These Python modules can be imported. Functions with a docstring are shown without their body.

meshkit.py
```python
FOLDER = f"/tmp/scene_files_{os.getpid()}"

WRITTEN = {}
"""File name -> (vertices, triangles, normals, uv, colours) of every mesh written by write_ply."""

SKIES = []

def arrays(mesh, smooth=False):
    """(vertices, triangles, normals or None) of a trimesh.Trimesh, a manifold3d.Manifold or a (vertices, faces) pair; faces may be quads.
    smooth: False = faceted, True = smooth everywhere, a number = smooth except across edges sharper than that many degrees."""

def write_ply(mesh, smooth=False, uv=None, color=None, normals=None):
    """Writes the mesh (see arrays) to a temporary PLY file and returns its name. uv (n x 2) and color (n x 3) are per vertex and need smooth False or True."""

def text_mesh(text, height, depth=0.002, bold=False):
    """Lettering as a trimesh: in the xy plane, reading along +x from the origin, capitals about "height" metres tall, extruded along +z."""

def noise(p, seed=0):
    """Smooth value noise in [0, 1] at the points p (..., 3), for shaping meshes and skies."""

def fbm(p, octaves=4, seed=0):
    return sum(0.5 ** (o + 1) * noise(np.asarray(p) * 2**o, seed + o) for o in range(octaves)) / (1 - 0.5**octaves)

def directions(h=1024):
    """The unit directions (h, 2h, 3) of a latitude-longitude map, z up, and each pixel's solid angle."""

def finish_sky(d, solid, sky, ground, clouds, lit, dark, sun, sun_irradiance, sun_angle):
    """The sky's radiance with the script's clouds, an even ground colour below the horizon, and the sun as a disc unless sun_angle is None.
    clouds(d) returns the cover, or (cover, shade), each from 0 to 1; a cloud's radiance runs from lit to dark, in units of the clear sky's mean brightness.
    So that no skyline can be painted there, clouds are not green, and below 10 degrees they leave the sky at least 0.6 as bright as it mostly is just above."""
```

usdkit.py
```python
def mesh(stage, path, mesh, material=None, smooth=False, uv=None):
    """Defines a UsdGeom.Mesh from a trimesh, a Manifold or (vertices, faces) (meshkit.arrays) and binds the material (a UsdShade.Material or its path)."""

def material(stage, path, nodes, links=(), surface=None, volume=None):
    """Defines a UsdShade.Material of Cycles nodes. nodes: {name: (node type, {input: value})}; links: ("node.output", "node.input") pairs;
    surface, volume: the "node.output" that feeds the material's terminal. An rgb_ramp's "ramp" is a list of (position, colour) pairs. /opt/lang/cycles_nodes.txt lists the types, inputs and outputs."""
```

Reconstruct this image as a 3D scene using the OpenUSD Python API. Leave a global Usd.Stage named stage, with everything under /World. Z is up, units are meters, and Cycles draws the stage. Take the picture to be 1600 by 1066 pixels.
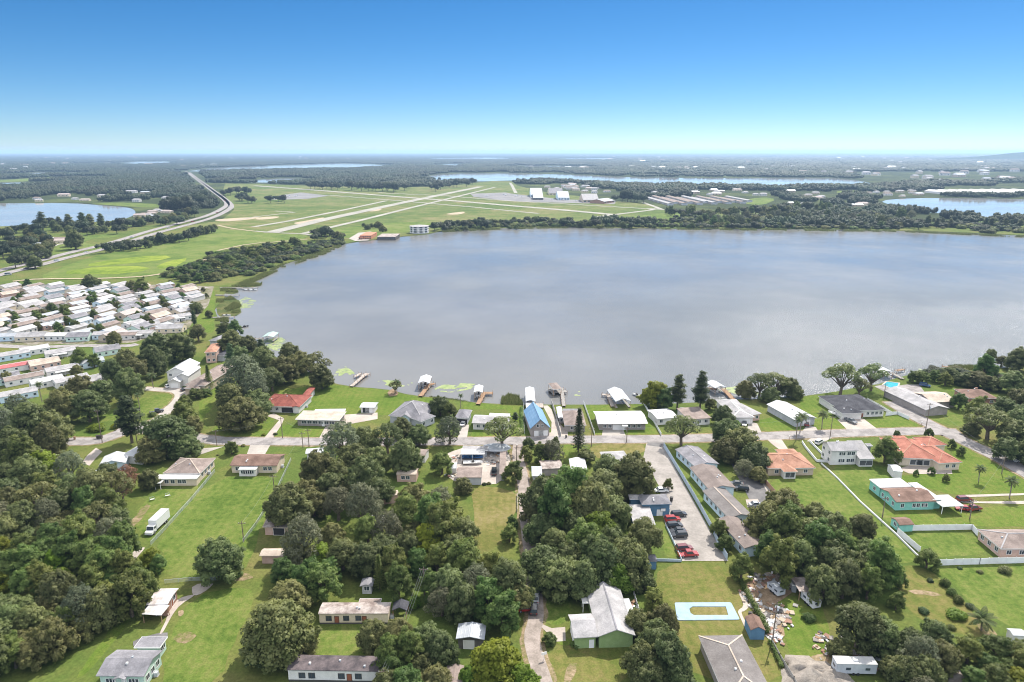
import math, random
import numpy as np, trimesh, usdkit, meshkit
from pxr import Usd, UsdGeom, UsdLux, UsdShade, Gf, Sdf, Vt
from shapely.geometry import Polygon, LineString, Point, MultiPolygon, box as sbox
from shapely.ops import unary_union
from shapely.prepared import prep
from shapely import affinity

stage = Usd.Stage.CreateInMemory()
UsdGeom.SetStageUpAxis(stage, 'Z')
UsdGeom.SetStageMetersPerUnit(stage, 1.0)
W = UsdGeom.Xform.Define(stage, '/World')
stage.SetDefaultPrim(W.GetPrim())
UsdGeom.Scope.Define(stage, '/World/Looks')
rnd = random.Random(7)
rng = np.random.default_rng(11)

# ------------------------------------------------------------------ camera
CAM_H, FPX, PITCH = 108.0, 1067.0, 15.52
cam = UsdGeom.Camera.Define(stage, '/World/camera')
cam.CreateFocalLengthAttr(24.0)
cam.CreateHorizontalApertureAttr(36.0 * 1600 / 1600 * (800.0 / FPX) / 0.75)
cam.CreateClippingRangeAttr((1.0, 200000.0))
cam.AddTranslateOp().Set((0, 0, CAM_H))
cam.AddRotateXOp().Set(90.0 - PITCH)
cam.CreateExposureAttr(0.5)

# ------------------------------------------------------------------ sky and sun
SUN_AZ, SUN_EL = math.radians(30.0), math.radians(50.0)
# clear low sky as in the frame; scattered clouds higher up all round, as the pale lake reflections show, brightened and thickened to add white fill
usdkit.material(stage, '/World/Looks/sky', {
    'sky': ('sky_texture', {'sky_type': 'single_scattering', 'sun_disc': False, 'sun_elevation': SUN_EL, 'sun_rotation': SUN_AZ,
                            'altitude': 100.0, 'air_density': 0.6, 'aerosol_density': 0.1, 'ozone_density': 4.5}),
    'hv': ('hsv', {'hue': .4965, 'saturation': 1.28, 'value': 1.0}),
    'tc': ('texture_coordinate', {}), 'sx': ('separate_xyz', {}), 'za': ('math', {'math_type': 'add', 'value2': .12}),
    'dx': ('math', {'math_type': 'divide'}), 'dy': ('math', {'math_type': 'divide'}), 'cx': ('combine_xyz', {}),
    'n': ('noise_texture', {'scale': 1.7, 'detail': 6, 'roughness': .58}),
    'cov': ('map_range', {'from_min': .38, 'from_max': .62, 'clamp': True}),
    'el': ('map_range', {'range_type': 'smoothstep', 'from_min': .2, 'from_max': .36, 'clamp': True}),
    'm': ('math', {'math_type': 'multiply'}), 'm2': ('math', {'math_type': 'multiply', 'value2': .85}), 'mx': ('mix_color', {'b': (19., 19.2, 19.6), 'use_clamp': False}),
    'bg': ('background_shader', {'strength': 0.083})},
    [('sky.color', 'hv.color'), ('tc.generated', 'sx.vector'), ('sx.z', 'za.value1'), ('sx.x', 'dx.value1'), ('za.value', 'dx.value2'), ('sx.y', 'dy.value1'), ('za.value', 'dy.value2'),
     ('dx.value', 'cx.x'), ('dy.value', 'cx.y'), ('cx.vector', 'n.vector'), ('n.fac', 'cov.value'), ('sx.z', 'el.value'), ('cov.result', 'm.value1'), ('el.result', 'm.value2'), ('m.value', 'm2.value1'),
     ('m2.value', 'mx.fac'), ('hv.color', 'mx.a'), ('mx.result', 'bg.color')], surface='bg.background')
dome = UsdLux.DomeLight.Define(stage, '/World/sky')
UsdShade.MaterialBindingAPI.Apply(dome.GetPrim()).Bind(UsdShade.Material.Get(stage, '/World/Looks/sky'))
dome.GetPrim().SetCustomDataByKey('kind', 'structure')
sun = UsdLux.DistantLight.Define(stage, '/World/sun')
sun.CreateIntensityAttr(1.15); sun.CreateNormalizeAttr(True); sun.CreateAngleAttr(0.5)
sun.CreateColorAttr(Gf.Vec3f(1.0, 0.95, 0.87))
sun.AddRotateZOp().Set(-math.degrees(SUN_AZ))
sun.AddRotateXOp().Set(-(90 - math.degrees(SUN_EL)))

# ------------------------------------------------------------------ helpers
_cp, _sp = math.cos(math.radians(PITCH)), math.sin(math.radians(PITCH))
def P(px, py, z=0.0):
    "the point at height z that the photograph shows at pixel (px, py) of 1600 x 1066"
    a, b = (px - 800) / FPX, (533 - py) / FPX
    dx, dy, dz = a, _cp + b * _sp, -_sp + b * _cp
    t = (z - CAM_H) / dz
    return np.array([dx * t, dy * t, z])
def G(px, py, z=0.0):
    return P(px, py, z)[:2]
def depth_at(p):
    return p[1] * _cp + (CAM_H - (p[2] if len(p) > 2 else 0)) * _sp
def ppm(p):
    "pixels (of the 1600 px picture) per metre at p"
    return FPX / depth_at(p)

_names = {}
def uniq(parent, name):
    k = _names.get((parent, name), 0)
    _names[(parent, name)] = k + 1
    return f'{parent}/{name}' + (f'_{k:03d}' if k else '')
def meta(prim, label=None, cat=None, group=None, kind=None):
    for k, v in (('label', label), ('category', cat), ('group', group), ('kind', kind)):
        if v: prim.SetCustomDataByKey(k, v)
    return prim
def thing(name, label, cat, loc=(0, 0, 0), rz=0.0, group=None, root='/World', kind=None):
    x = UsdGeom.Xform.Define(stage, uniq(root, name))
    x.AddTranslateOp().Set(Gf.Vec3d(*[float(c) for c in (*loc, 0)[:3]]))
    x.AddRotateZOp().Set(math.degrees(rz))
    meta(x.GetPrim(), label, cat, group, kind)
    return str(x.GetPath())
def part(parent, name, mesh, mat, label=None, smooth=False, kind=None):
    m = mesh.get() if isinstance(mesh, MB) else mesh
    nrm = m[2] if isinstance(m, tuple) and len(m) == 3 else None
    p = usdkit.mesh(stage, uniq(parent, name), m[:2] if nrm is not None else m, '/World/Looks/' + mat, smooth=smooth)
    if nrm is not None:
        p.CreateNormalsAttr(Vt.Vec3fArray.FromNumpy(nrm.astype(np.float32))); p.SetNormalsInterpolation('vertex')
    meta(p.GetPrim(), label, kind=kind)
    return str(p.GetPath())
def single(name, mesh, mat, label=None, cat=None, group=None, kind=None, smooth=False):
    m = mesh.get() if isinstance(mesh, MB) else mesh
    p = usdkit.mesh(stage, uniq('/World', name), m, '/World/Looks/' + mat, smooth=smooth)
    meta(p.GetPrim(), label, cat, group, kind)
    return str(p.GetPath())
PROTO = '/World/prototypes'
stage.CreateClassPrim(PROTO)
def copy(proto, name, label, cat, loc, rz=0.0, scale=1.0, group=None):
    x = UsdGeom.Xform.Define(stage, uniq('/World', name))
    x.AddTranslateOp().Set(Gf.Vec3d(float(loc[0]), float(loc[1]), float(loc[2]) if len(loc) > 2 else 0.0))
    x.AddRotateZOp().Set(math.degrees(rz))
    s = scale if np.ndim(scale) else (scale,) * 3
    x.AddScaleOp().Set(Gf.Vec3f(*map(float, s)))
    x.GetPrim().GetReferences().AddInternalReference(proto)
    x.GetPrim().SetInstanceable(True)
    meta(x.GetPrim(), label, cat, group)
    return str(x.GetPath())

class MB:
    "collects simple shapes into one mesh"
    def __init__(s): s.v, s.f, s.n = [], [], 0
    def add(s, v, f):
        s.v.append(np.asarray(v, float)); s.f.append(np.asarray(f, int) + s.n); s.n += len(v); return s
    def get(s): return (np.vstack(s.v), np.vstack(s.f))
    def quad(s, a, b, c, d): return s.add([a, b, c, d], [[0, 1, 2], [0, 2, 3]])
    def tri(s, a, b, c): return s.add([a, b, c], [[0, 1, 2]])
    def box(s, x0, x1, y0, y1, z0, z1):
        v = [(x, y, z) for z in (z0, z1) for x, y in ((x0, y0), (x1, y0), (x1, y1), (x0, y1))]
        return s.add(v, [[0, 2, 1], [0, 3, 2], [4, 5, 6], [4, 6, 7], [0, 1, 5], [0, 5, 4], [1, 2, 6], [1, 6, 5], [2, 3, 7], [2, 7, 6], [3, 0, 4], [3, 4, 7]])
    def bar(s, a, b, w, h):
        "a box-section bar between two points"
        a, b = np.asarray(a, float), np.asarray(b, float); d = b - a; d /= np.linalg.norm(d)
        u = np.cross(d, (0, 0, 1)) if abs(d[2]) < .95 else np.cross(d, (0, 1, 0)); u /= np.linalg.norm(u); n = np.cross(u, d)
        c = [p + u * i * w / 2 + n * j * h / 2 for p in (a, b) for i, j in ((-1, -1), (1, -1), (1, 1), (-1, 1))]
        return s.add(c, [[0, 1, 2], [0, 2, 3], [4, 6, 5], [4, 7, 6], [0, 5, 1], [0, 4, 5], [1, 6, 2], [1, 5, 6], [2, 7, 3], [2, 6, 7], [3, 4, 0], [3, 7, 4]])
    def cyl(s, a, b, r0, r1=None, n=8, caps=True):
        r1 = r0 if r1 is None else r1
        a, b = np.asarray(a, float), np.asarray(b, float); d = b - a; d /= np.linalg.norm(d)
        u = np.cross(d, (0, 0, 1)) if abs(d[2]) < .95 else np.cross(d, (0, 1, 0)); u /= np.linalg.norm(u); w = np.cross(d, u)
        t = np.arange(n) * 2 * math.pi / n
        ring = lambda p, r: p + r * (np.cos(t)[:, None] * u + np.sin(t)[:, None] * w)
        i = np.arange(n); j = (i + 1) % n
        f = np.vstack([np.stack([i, j, n + j], 1), np.stack([i, n + j, n + i], 1)])
        v = np.vstack([ring(a, r0), ring(b, r1), [a], [b]])
        if caps: f = np.vstack([f, np.stack([j, i, 0 * i + 2 * n], 1), np.stack([n + i, n + j, 0 * i + 2 * n + 1], 1)])
        return s.add(v, f)
    def poly(s, poly, z, up=True):
        v, f = tri_poly(poly)
        if len(f): s.add(np.column_stack([v, np.full(len(v), z)]), f)
        return s
    def ext(s, pts, z0, z1):
        "vertical prism over a simple polygon"
        pg = Polygon(pts); 
        if pg.exterior.is_ccw is False: pts = list(pts)[::-1]
        v, f = tri_poly(Polygon(pts)); 
        s.add(np.column_stack([v, np.full(len(v), z1)]), f); s.add(np.column_stack([v, np.full(len(v), z0)]), f[:, ::-1])
        n = len(pts)
        for i in range(n):
            (ax, ay), (bx, by) = pts[i], pts[(i + 1) % n]
            s.quad((ax, ay, z0), (bx, by, z0), (bx, by, z1), (ax, ay, z1))
        return s
    def xform(s, loc=(0, 0, 0), rz=0):
        c, q = math.cos(rz), math.sin(rz); R = np.array([[c, -q, 0], [q, c, 0], [0, 0, 1]])
        s.v = [v @ R.T + np.asarray(loc) for v in s.v]; return s
def tri_poly(pg):
    vs, fs, n = [], [], 0
    for g in getattr(pg, 'geoms', [pg]):
        if g.is_empty or g.area <= 0: continue
        v, f = trimesh.creation.triangulate_polygon(g, engine='earcut')
        v, f = np.asarray(v)[:, :2], np.asarray(f)
        a = v[f[:, 1]] - v[f[:, 0]]; b = v[f[:, 2]] - v[f[:, 0]]
        neg = (a[:, 0] * b[:, 1] - a[:, 1] * b[:, 0]) < 0
        f[neg] = f[neg][:, ::-1]
        vs.append(v); fs.append(f + n); n += len(v)
    return (np.vstack(vs), np.vstack(fs)) if vs else (np.zeros((0, 2)), np.zeros((0, 3), int))
def smooth_px(pts, k=2, closed=True):
    p = np.asarray(pts, float)
    for _ in range(k):
        q = np.roll(p, -1, 0) if closed else p[1:]
        o = p if closed else p[:-1]
        r = np.empty((2 * len(o), 2)); r[0::2] = .75 * o + .25 * q; r[1::2] = .25 * o + .75 * q
        p = r if closed else np.vstack([p[:1], r, p[-1:]])
    return p
def gpoly(pts, k=0):
    "ground polygon from picture points"
    g = np.array([G(*p) for p in pts])
    if k: g = smooth_px(g, k)
    return Polygon(g).buffer(0)
def wobble(pg, amp, step, seed=0):
    "an uneven, natural outline"
    out = []
    for g in getattr(pg, 'geoms', [pg]):
        L = g.exterior.length; n = max(8, int(L / step))
        pts = np.array([g.exterior.interpolate(i / n, True).coords[0] for i in range(n)])
        q = np.column_stack([pts / (step * 2.2), np.full(n, 0.3)])
        d = np.column_stack([meshkit.fbm(q, 3, seed) - .5, meshkit.fbm(q + 40, 3, seed + 9) - .5]) * 2 * amp
        out.append(Polygon(pts + d).buffer(0))
    return unary_union(out)

# ------------------------------------------------------------------ materials
def mat(name, c, c2=None, scale=1.0, rough=.75, spec=.3, detail=3, coord='pos', bump=0, bscale=None, metallic=0, island=0, rand=0, fine=0, lo=.35, hi=.65, seam=None, coat=0):
    """principled with a two-tone noise; coord pos (world) or obj. fine: extra small mottling. seam: (axis, spacing) raised roof seams"""
    n = {'p': ('principled_bsdf', {'roughness': rough, 'specular_ior_level': spec, 'metallic': metallic, 'coat_weight': coat})}
    L = []
    n['g'] = ('geometry', {}) if coord == 'pos' else ('texture_coordinate', {})
    vec = 'g.position' if coord == 'pos' else 'g.object'
    c2 = c if c2 is None else c2
    n['n'] = ('noise_texture', {'scale': scale, 'detail': detail, 'roughness': .6}); L.append((vec, 'n.vector'))
    n['r'] = ('rgb_ramp', {'ramp': [(0, c), (lo, c), (hi, c2), (1, c2)]}); L.append(('n.fac', 'r.fac'))
    col = 'r.color'
    if fine:
        n['n2'] = ('noise_texture', {'scale': scale * 9, 'detail': 2}); L.append((vec, 'n2.vector'))
        n['mr'] = ('map_range', {'from_min': .25, 'from_max': .75, 'to_min': 1 - fine, 'to_max': 1 + fine}); L.append(('n2.fac', 'mr.value'))
        n['hv'] = ('hsv', {}); L += [('mr.result', 'hv.value'), (col, 'hv.color')]; col = 'hv.color'
    if island or rand:
        n['ri'] = ('geometry', {}) if island else ('object_info', {})
        a = island or rand
        n['mi'] = ('map_range', {'from_min': 0, 'from_max': 1, 'to_min': 1 - a, 'to_max': 1 + a}); L.append(('ri.random_per_island' if island else 'ri.random', 'mi.value'))
        n['hi'] = ('hsv', {}); L += [('mi.result', 'hi.value'), (col, 'hi.color')]; col = 'hi.color'
    L.append((col, 'p.base_color'))
    if bump:
        n['nb'] = ('noise_texture', {'scale': bscale or scale * 4, 'detail': 3}); L.append((vec, 'nb.vector'))
        n['b'] = ('bump', {'strength': 1.0, 'distance': bump}); L += [('nb.fac', 'b.height'), ('b.normal', 'p.normal')]
    if seam:
        n['sx'] = ('separate_xyz', {}); n['tc'] = ('texture_coordinate', {}); L.append(('tc.object', 'sx.vector'))
        n['m1'] = ('math', {'math_type': 'multiply', 'value2': 1 / seam[1]}); L.append((f'sx.{seam[0]}', 'm1.value1'))
        n['m2'] = ('math', {'math_type': 'pingpong', 'value2': .5}); L.append(('m1.value', 'm2.value1'))
        n['m3'] = ('map_range', {'from_min': .38, 'from_max': .5, 'to_min': 0, 'to_max': 1, 'clamp': True}); L.append(('m2.value', 'm3.value'))
        n['bs'] = ('bump', {'strength': .8, 'distance': .05}); L += [('m3.result', 'bs.height'), ('bs.normal', 'p.normal')]
    usdkit.material(stage, '/World/Looks/' + name, n, L, surface='p.BSDF')
    return name
def leafmat(name, c, c2, trans=.42, rand=.28, var=.3, hue=.035):
    n = {'tc': ('texture_coordinate', {}), 'n': ('noise_texture', {'scale': .45, 'detail': 2}), 'r': ('rgb_ramp', {'ramp': [(0, c), (.36, c), (.64, c2), (1, c2)]}),
         'ge': ('geometry', {}), 'm1': ('map_range', {'to_min': 1 - var, 'to_max': 1 + var}), 'h1': ('hsv', {}),
         'oi': ('object_info', {}), 'm2': ('map_range', {'to_min': 1 - rand, 'to_max': 1 + rand}), 'm3': ('map_range', {'to_min': .5 - hue, 'to_max': .5 + hue}), 'h2': ('hsv', {}),
         'wn': ('math', {'math_type': 'multiply', 'value2': 7.13}), 'fr': ('math', {'math_type': 'fraction'}),
         'p': ('principled_bsdf', {'roughness': .6, 'specular_ior_level': .35}), 't': ('translucent_bsdf', {}), 'mx': ('mix_closure', {'fac': trans})}
    L = [('tc.object', 'n.vector'), ('n.fac', 'r.fac'), ('ge.random_per_island', 'm1.value'), ('m1.result', 'h1.value'), ('r.color', 'h1.color'),
         ('oi.random', 'm2.value'), ('oi.random', 'wn.value1'), ('wn.value', 'fr.value1'), ('fr.value', 'm3.value'), ('m2.result', 'h2.value'), ('m3.result', 'h2.hue'), ('h1.color', 'h2.color'),
         ('h2.color', 'p.base_color'), ('h2.color', 't.color'), ('p.BSDF', 'mx.closure1'), ('t.BSDF', 'mx.closure2')]
    usdkit.material(stage, '/World/Looks/' + name, n, L, surface='mx.closure')
    return name
# ------------------------------------------------------------------ materials of the setting
def ground_mat():
    n = {'g': ('geometry', {}), 's': ('separate_xyz', {}),
         'n1': ('noise_texture', {'scale': .022, 'detail': 4, 'roughness': .6}), 'n2': ('noise_texture', {'scale': .16, 'detail': 4, 'roughness': .65}), 'n3': ('noise_texture', {'scale': 1.3, 'detail': 3}),
         'r1': ('rgb_ramp', {'ramp': [(0, (.07, .105, .02)), (.4, (.09, .13, .028)), (.55, (.125, .145, .036)), (.72, (.17, .155, .055)), (1, (.21, .17, .085))]}),
         'a': ('math', {'math_type': 'multiply_add', 'value2': .45, 'value3': -.22}), 'b': ('math', {'math_type': 'add', 'use_clamp': True}),
         'c': ('map_range', {'from_min': .3, 'from_max': .7, 'to_min': .8, 'to_max': 1.2}), 'h': ('hsv', {}),
         'f1': ('noise_texture', {'scale': .006, 'detail': 5, 'roughness': .65}),
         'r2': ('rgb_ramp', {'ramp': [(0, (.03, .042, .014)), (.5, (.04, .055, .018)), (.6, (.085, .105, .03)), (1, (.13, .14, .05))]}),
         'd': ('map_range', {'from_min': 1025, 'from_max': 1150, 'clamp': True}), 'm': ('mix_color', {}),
         'bp': ('bump', {'strength': .6, 'distance': .12}), 'p': ('principled_bsdf', {'roughness': .95, 'specular_ior_level': .1})}
    L = [('g.position', 's.vector'), ('g.position', 'n1.vector'), ('g.position', 'n2.vector'), ('g.position', 'n3.vector'), ('g.position', 'f1.vector'),
         ('n2.fac', 'a.value1'), ('a.value', 'b.value1'), ('n1.fac', 'b.value2'), ('b.value', 'r1.fac'), ('n3.fac', 'c.value'), ('c.result', 'h.value'), ('r1.color', 'h.color'),
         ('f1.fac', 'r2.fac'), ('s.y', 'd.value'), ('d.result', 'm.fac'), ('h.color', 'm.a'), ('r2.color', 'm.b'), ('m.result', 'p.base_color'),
         ('n3.fac', 'bp.height'), ('bp.normal', 'p.normal')]
    usdkit.material(stage, '/World/Looks/grass_ground', n, L, surface='p.BSDF')
ground_mat()
def lawn_mat(name, c1, c2, c3, s1=.05, s2=.5):
    n = {'g': ('geometry', {}), 'n1': ('noise_texture', {'scale': s1, 'detail': 4, 'roughness': .6}), 'n2': ('noise_texture', {'scale': s2, 'detail': 4, 'roughness': .7}), 'n3': ('noise_texture', {'scale': 2.2, 'detail': 3}),
         'a': ('math', {'math_type': 'multiply_add', 'value2': 1.0, 'value3': -.48}), 'b': ('math', {'math_type': 'add', 'use_clamp': True}),
         'r': ('rgb_ramp', {'ramp': [(0, c1), (.33, c1), (.52, c2), (.72, c3), (1, c3)]}), 'c': ('map_range', {'from_min': .3, 'from_max': .7, 'to_min': .84, 'to_max': 1.16}), 'h': ('hsv', {}),
         'wv': ('wave_texture', {'scale': .13, 'distortion': 1.2, 'detail': 2, 'detail_scale': .4, 'bands_direction': 'x'}), 'wm': ('math', {'math_type': 'multiply_add', 'value2': .09, 'value3': -.045}), 'wa': ('math', {'math_type': 'add'}),
         'bp': ('bump', {'strength': .6, 'distance': .08}), 'p': ('principled_bsdf', {'roughness': .95, 'specular_ior_level': .1})}
    L = [('g.position', 'wv.vector'), ('wv.fac', 'wm.value1'), ('wm.value', 'wa.value1'), ('g.position', 'n1.vector'), ('g.position', 'n2.vector'), ('g.position', 'n3.vector'), ('n2.fac', 'a.value1'), ('a.value', 'b.value1'), ('n1.fac', 'b.value2'), ('b.value', 'r.fac'),
         ('n3.fac', 'c.value'), ('c.result', 'wa.value2'), ('wa.value', 'h.value'), ('r.color', 'h.color'), ('h.color', 'p.base_color'), ('n3.fac', 'bp.height'), ('bp.normal', 'p.normal')]
    usdkit.material(stage, '/World/Looks/' + name, n, L, surface='p.BSDF')
lawn_mat('lawn_bright', (.085, .14, .019), (.115, .162, .027), (.155, .172, .04))
lawn_mat('lawn_green', (0.071, 0.118, 0.019), (0.118, 0.161, 0.032), (0.164, 0.181, 0.050))
lawn_mat('lawn_mixed', (.105, .13, .028), (.15, .152, .042), (.195, .165, .06))
lawn_mat('lawn_dry', (.125, .132, .034), (.18, .162, .053), (.235, .195, .085))
lawn_mat('lawn_dark', (.03, .06, .012), (.045, .07, .016), (.07, .075, .025))
lawn_mat('field_bright', (0.104, 0.162, 0.021), (0.170, 0.228, 0.029), (0.244, 0.285, 0.043), .012, .08)
lawn_mat('field_green', (0.076, 0.126, 0.024), (0.127, 0.173, 0.038), (0.171, 0.195, 0.058), .008, .05)
lawn_mat('field_air', (.082, .125, .028), (.125, .155, .042), (.2, .185, .078), .006, .04)
lawn_mat('worn', (.13, .145, .04), (.23, .18, .10), (.36, .27, .18), .15, .9)
lawn_mat('marsh', (.05, .075, .02), (.085, .10, .03), (.14, .13, .05), .06, .5)
mat('asphalt', (.24, .22, .21), (.34, .312, .298), .22, .9, .2, detail=7, fine=.14, lo=.42, hi=.56)
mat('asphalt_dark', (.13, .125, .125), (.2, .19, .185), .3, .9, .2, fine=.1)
mat('lane_mat', (.26, .22, .19), (.38, .32, .285), .25, .9, .2, detail=6, fine=.16, lo=.4, hi=.58)
mat('concrete', (.36, .325, .29), (.45, .41, .365), .3, .85, .2, fine=.06)
mat('concrete_pale', (.40, .345, .30), (.47, .41, .36), .18, .85, .2, detail=7, fine=.1, lo=.4, hi=.58)
mat('runway_mat', (.30, .285, .24), (.39, .37, .32), .02, .9, .2)
mat('apron_mat', (.19, .185, .185), (.26, .25, .245), .02, .9, .2)
mat('sand', (.38, .3, .21), (.5, .41, .3), .4, .95, .1, fine=.15)
mat('dirt', (.2, .14, .08), (.33, .24, .16), .5, .95, .1, fine=.2)
mat('heap_sand', (.24, .21, .18), (.34, .30, .26), .6, .95, .1, fine=.2, bump=.1)
mat('lot_mat', (.27, .245, .222), (.36, .325, .295), .16, .85, .2, detail=7, fine=.12, lo=.4, hi=.6)
mat('paint_white', (.75, .75, .72), rough=.6)
mat('paint_yellow', (.6, .42, .06), rough=.6)
def water_mat(name, rough0, rough1, bump, c1, c2, ripple):
    n = {'g': ('geometry', {}), 'mp': ('mapping', {'scale': (1.0, .6, 1.0), 'rotation': (0, 0, .35)}), 's': ('separate_xyz', {}),
         'n1': ('noise_texture', {'scale': 1.1, 'detail': 3, 'roughness': .6}), 'n2': ('noise_texture', {'scale': .1, 'detail': 3, 'roughness': .55}),
         'n3': ('noise_texture', {'scale': .012, 'detail': 3}), 'rr': ('map_range', {'from_min': .35, 'from_max': .65, 'to_min': rough0, 'to_max': rough1}),
         'mx': ('math', {'math_type': 'multiply_add', 'value2': 1.6}), 'b': ('bump', {'strength': 1.0, 'distance': bump}),
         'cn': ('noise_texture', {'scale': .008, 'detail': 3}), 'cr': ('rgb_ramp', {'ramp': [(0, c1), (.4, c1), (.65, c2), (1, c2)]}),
         'p': ('principled_bsdf', {'ior': 1.33, 'specular_ior_level': .5})}
    L = [('g.position', 'mp.vector'), ('mp.vector', 'n1.vector'), ('mp.vector', 'n2.vector'), ('g.position', 'n3.vector'), ('n3.fac', 'rr.value'), ('rr.result', 'p.roughness'),
         ('n2.fac', 'mx.value1'), ('n1.fac', 'mx.value3'), ('mx.value', 'b.height'), ('g.position', 'cn.vector'), ('cn.fac', 'cr.fac'), ('cr.color', 'p.base_color')]
    if ripple:      # the breeze ruffles the water in the near right part of the lake
        n |= {'x': ('map_range', {'range_type': 'smoothstep', 'from_min': -60, 'from_max': 230, 'clamp': True}), 'y': ('map_range', {'range_type': 'smoothstep', 'from_min': 330, 'from_max': 680, 'to_min': 1, 'to_max': 0, 'clamp': True}),
              'xy': ('math', {'math_type': 'multiply'}), 'k': ('math', {'math_type': 'multiply', 'value2': .9}), 'n4': ('noise_texture', {'scale': 1.5, 'detail': 2}), 'b2': ('bump', {'distance': .95})}
        L += [('g.position', 's.vector'), ('s.x', 'x.value'), ('s.y', 'y.value'), ('x.result', 'xy.value1'), ('y.result', 'xy.value2'), ('xy.value', 'k.value1'), ('k.value', 'b2.strength'), ('mp.vector', 'n4.vector'), ('n4.fac', 'b2.height'), ('b.normal', 'b2.normal'), ('b2.normal', 'p.normal')]
    else: L.append(('b.normal', 'p.normal'))
    usdkit.material(stage, '/World/Looks/' + name, n, L, surface='p.BSDF')
water_mat('water', .14, .24, .08, (.165, .163, .155), (.215, .209, .195), True)  # grey base lifted to carry the brightness of reflected clouds
water_mat('water_calm', .06, .12, .01, (.29, .28, .26), (.34, .33, .305), False)  # silver of the reflected pale sky put into the base colour

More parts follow.
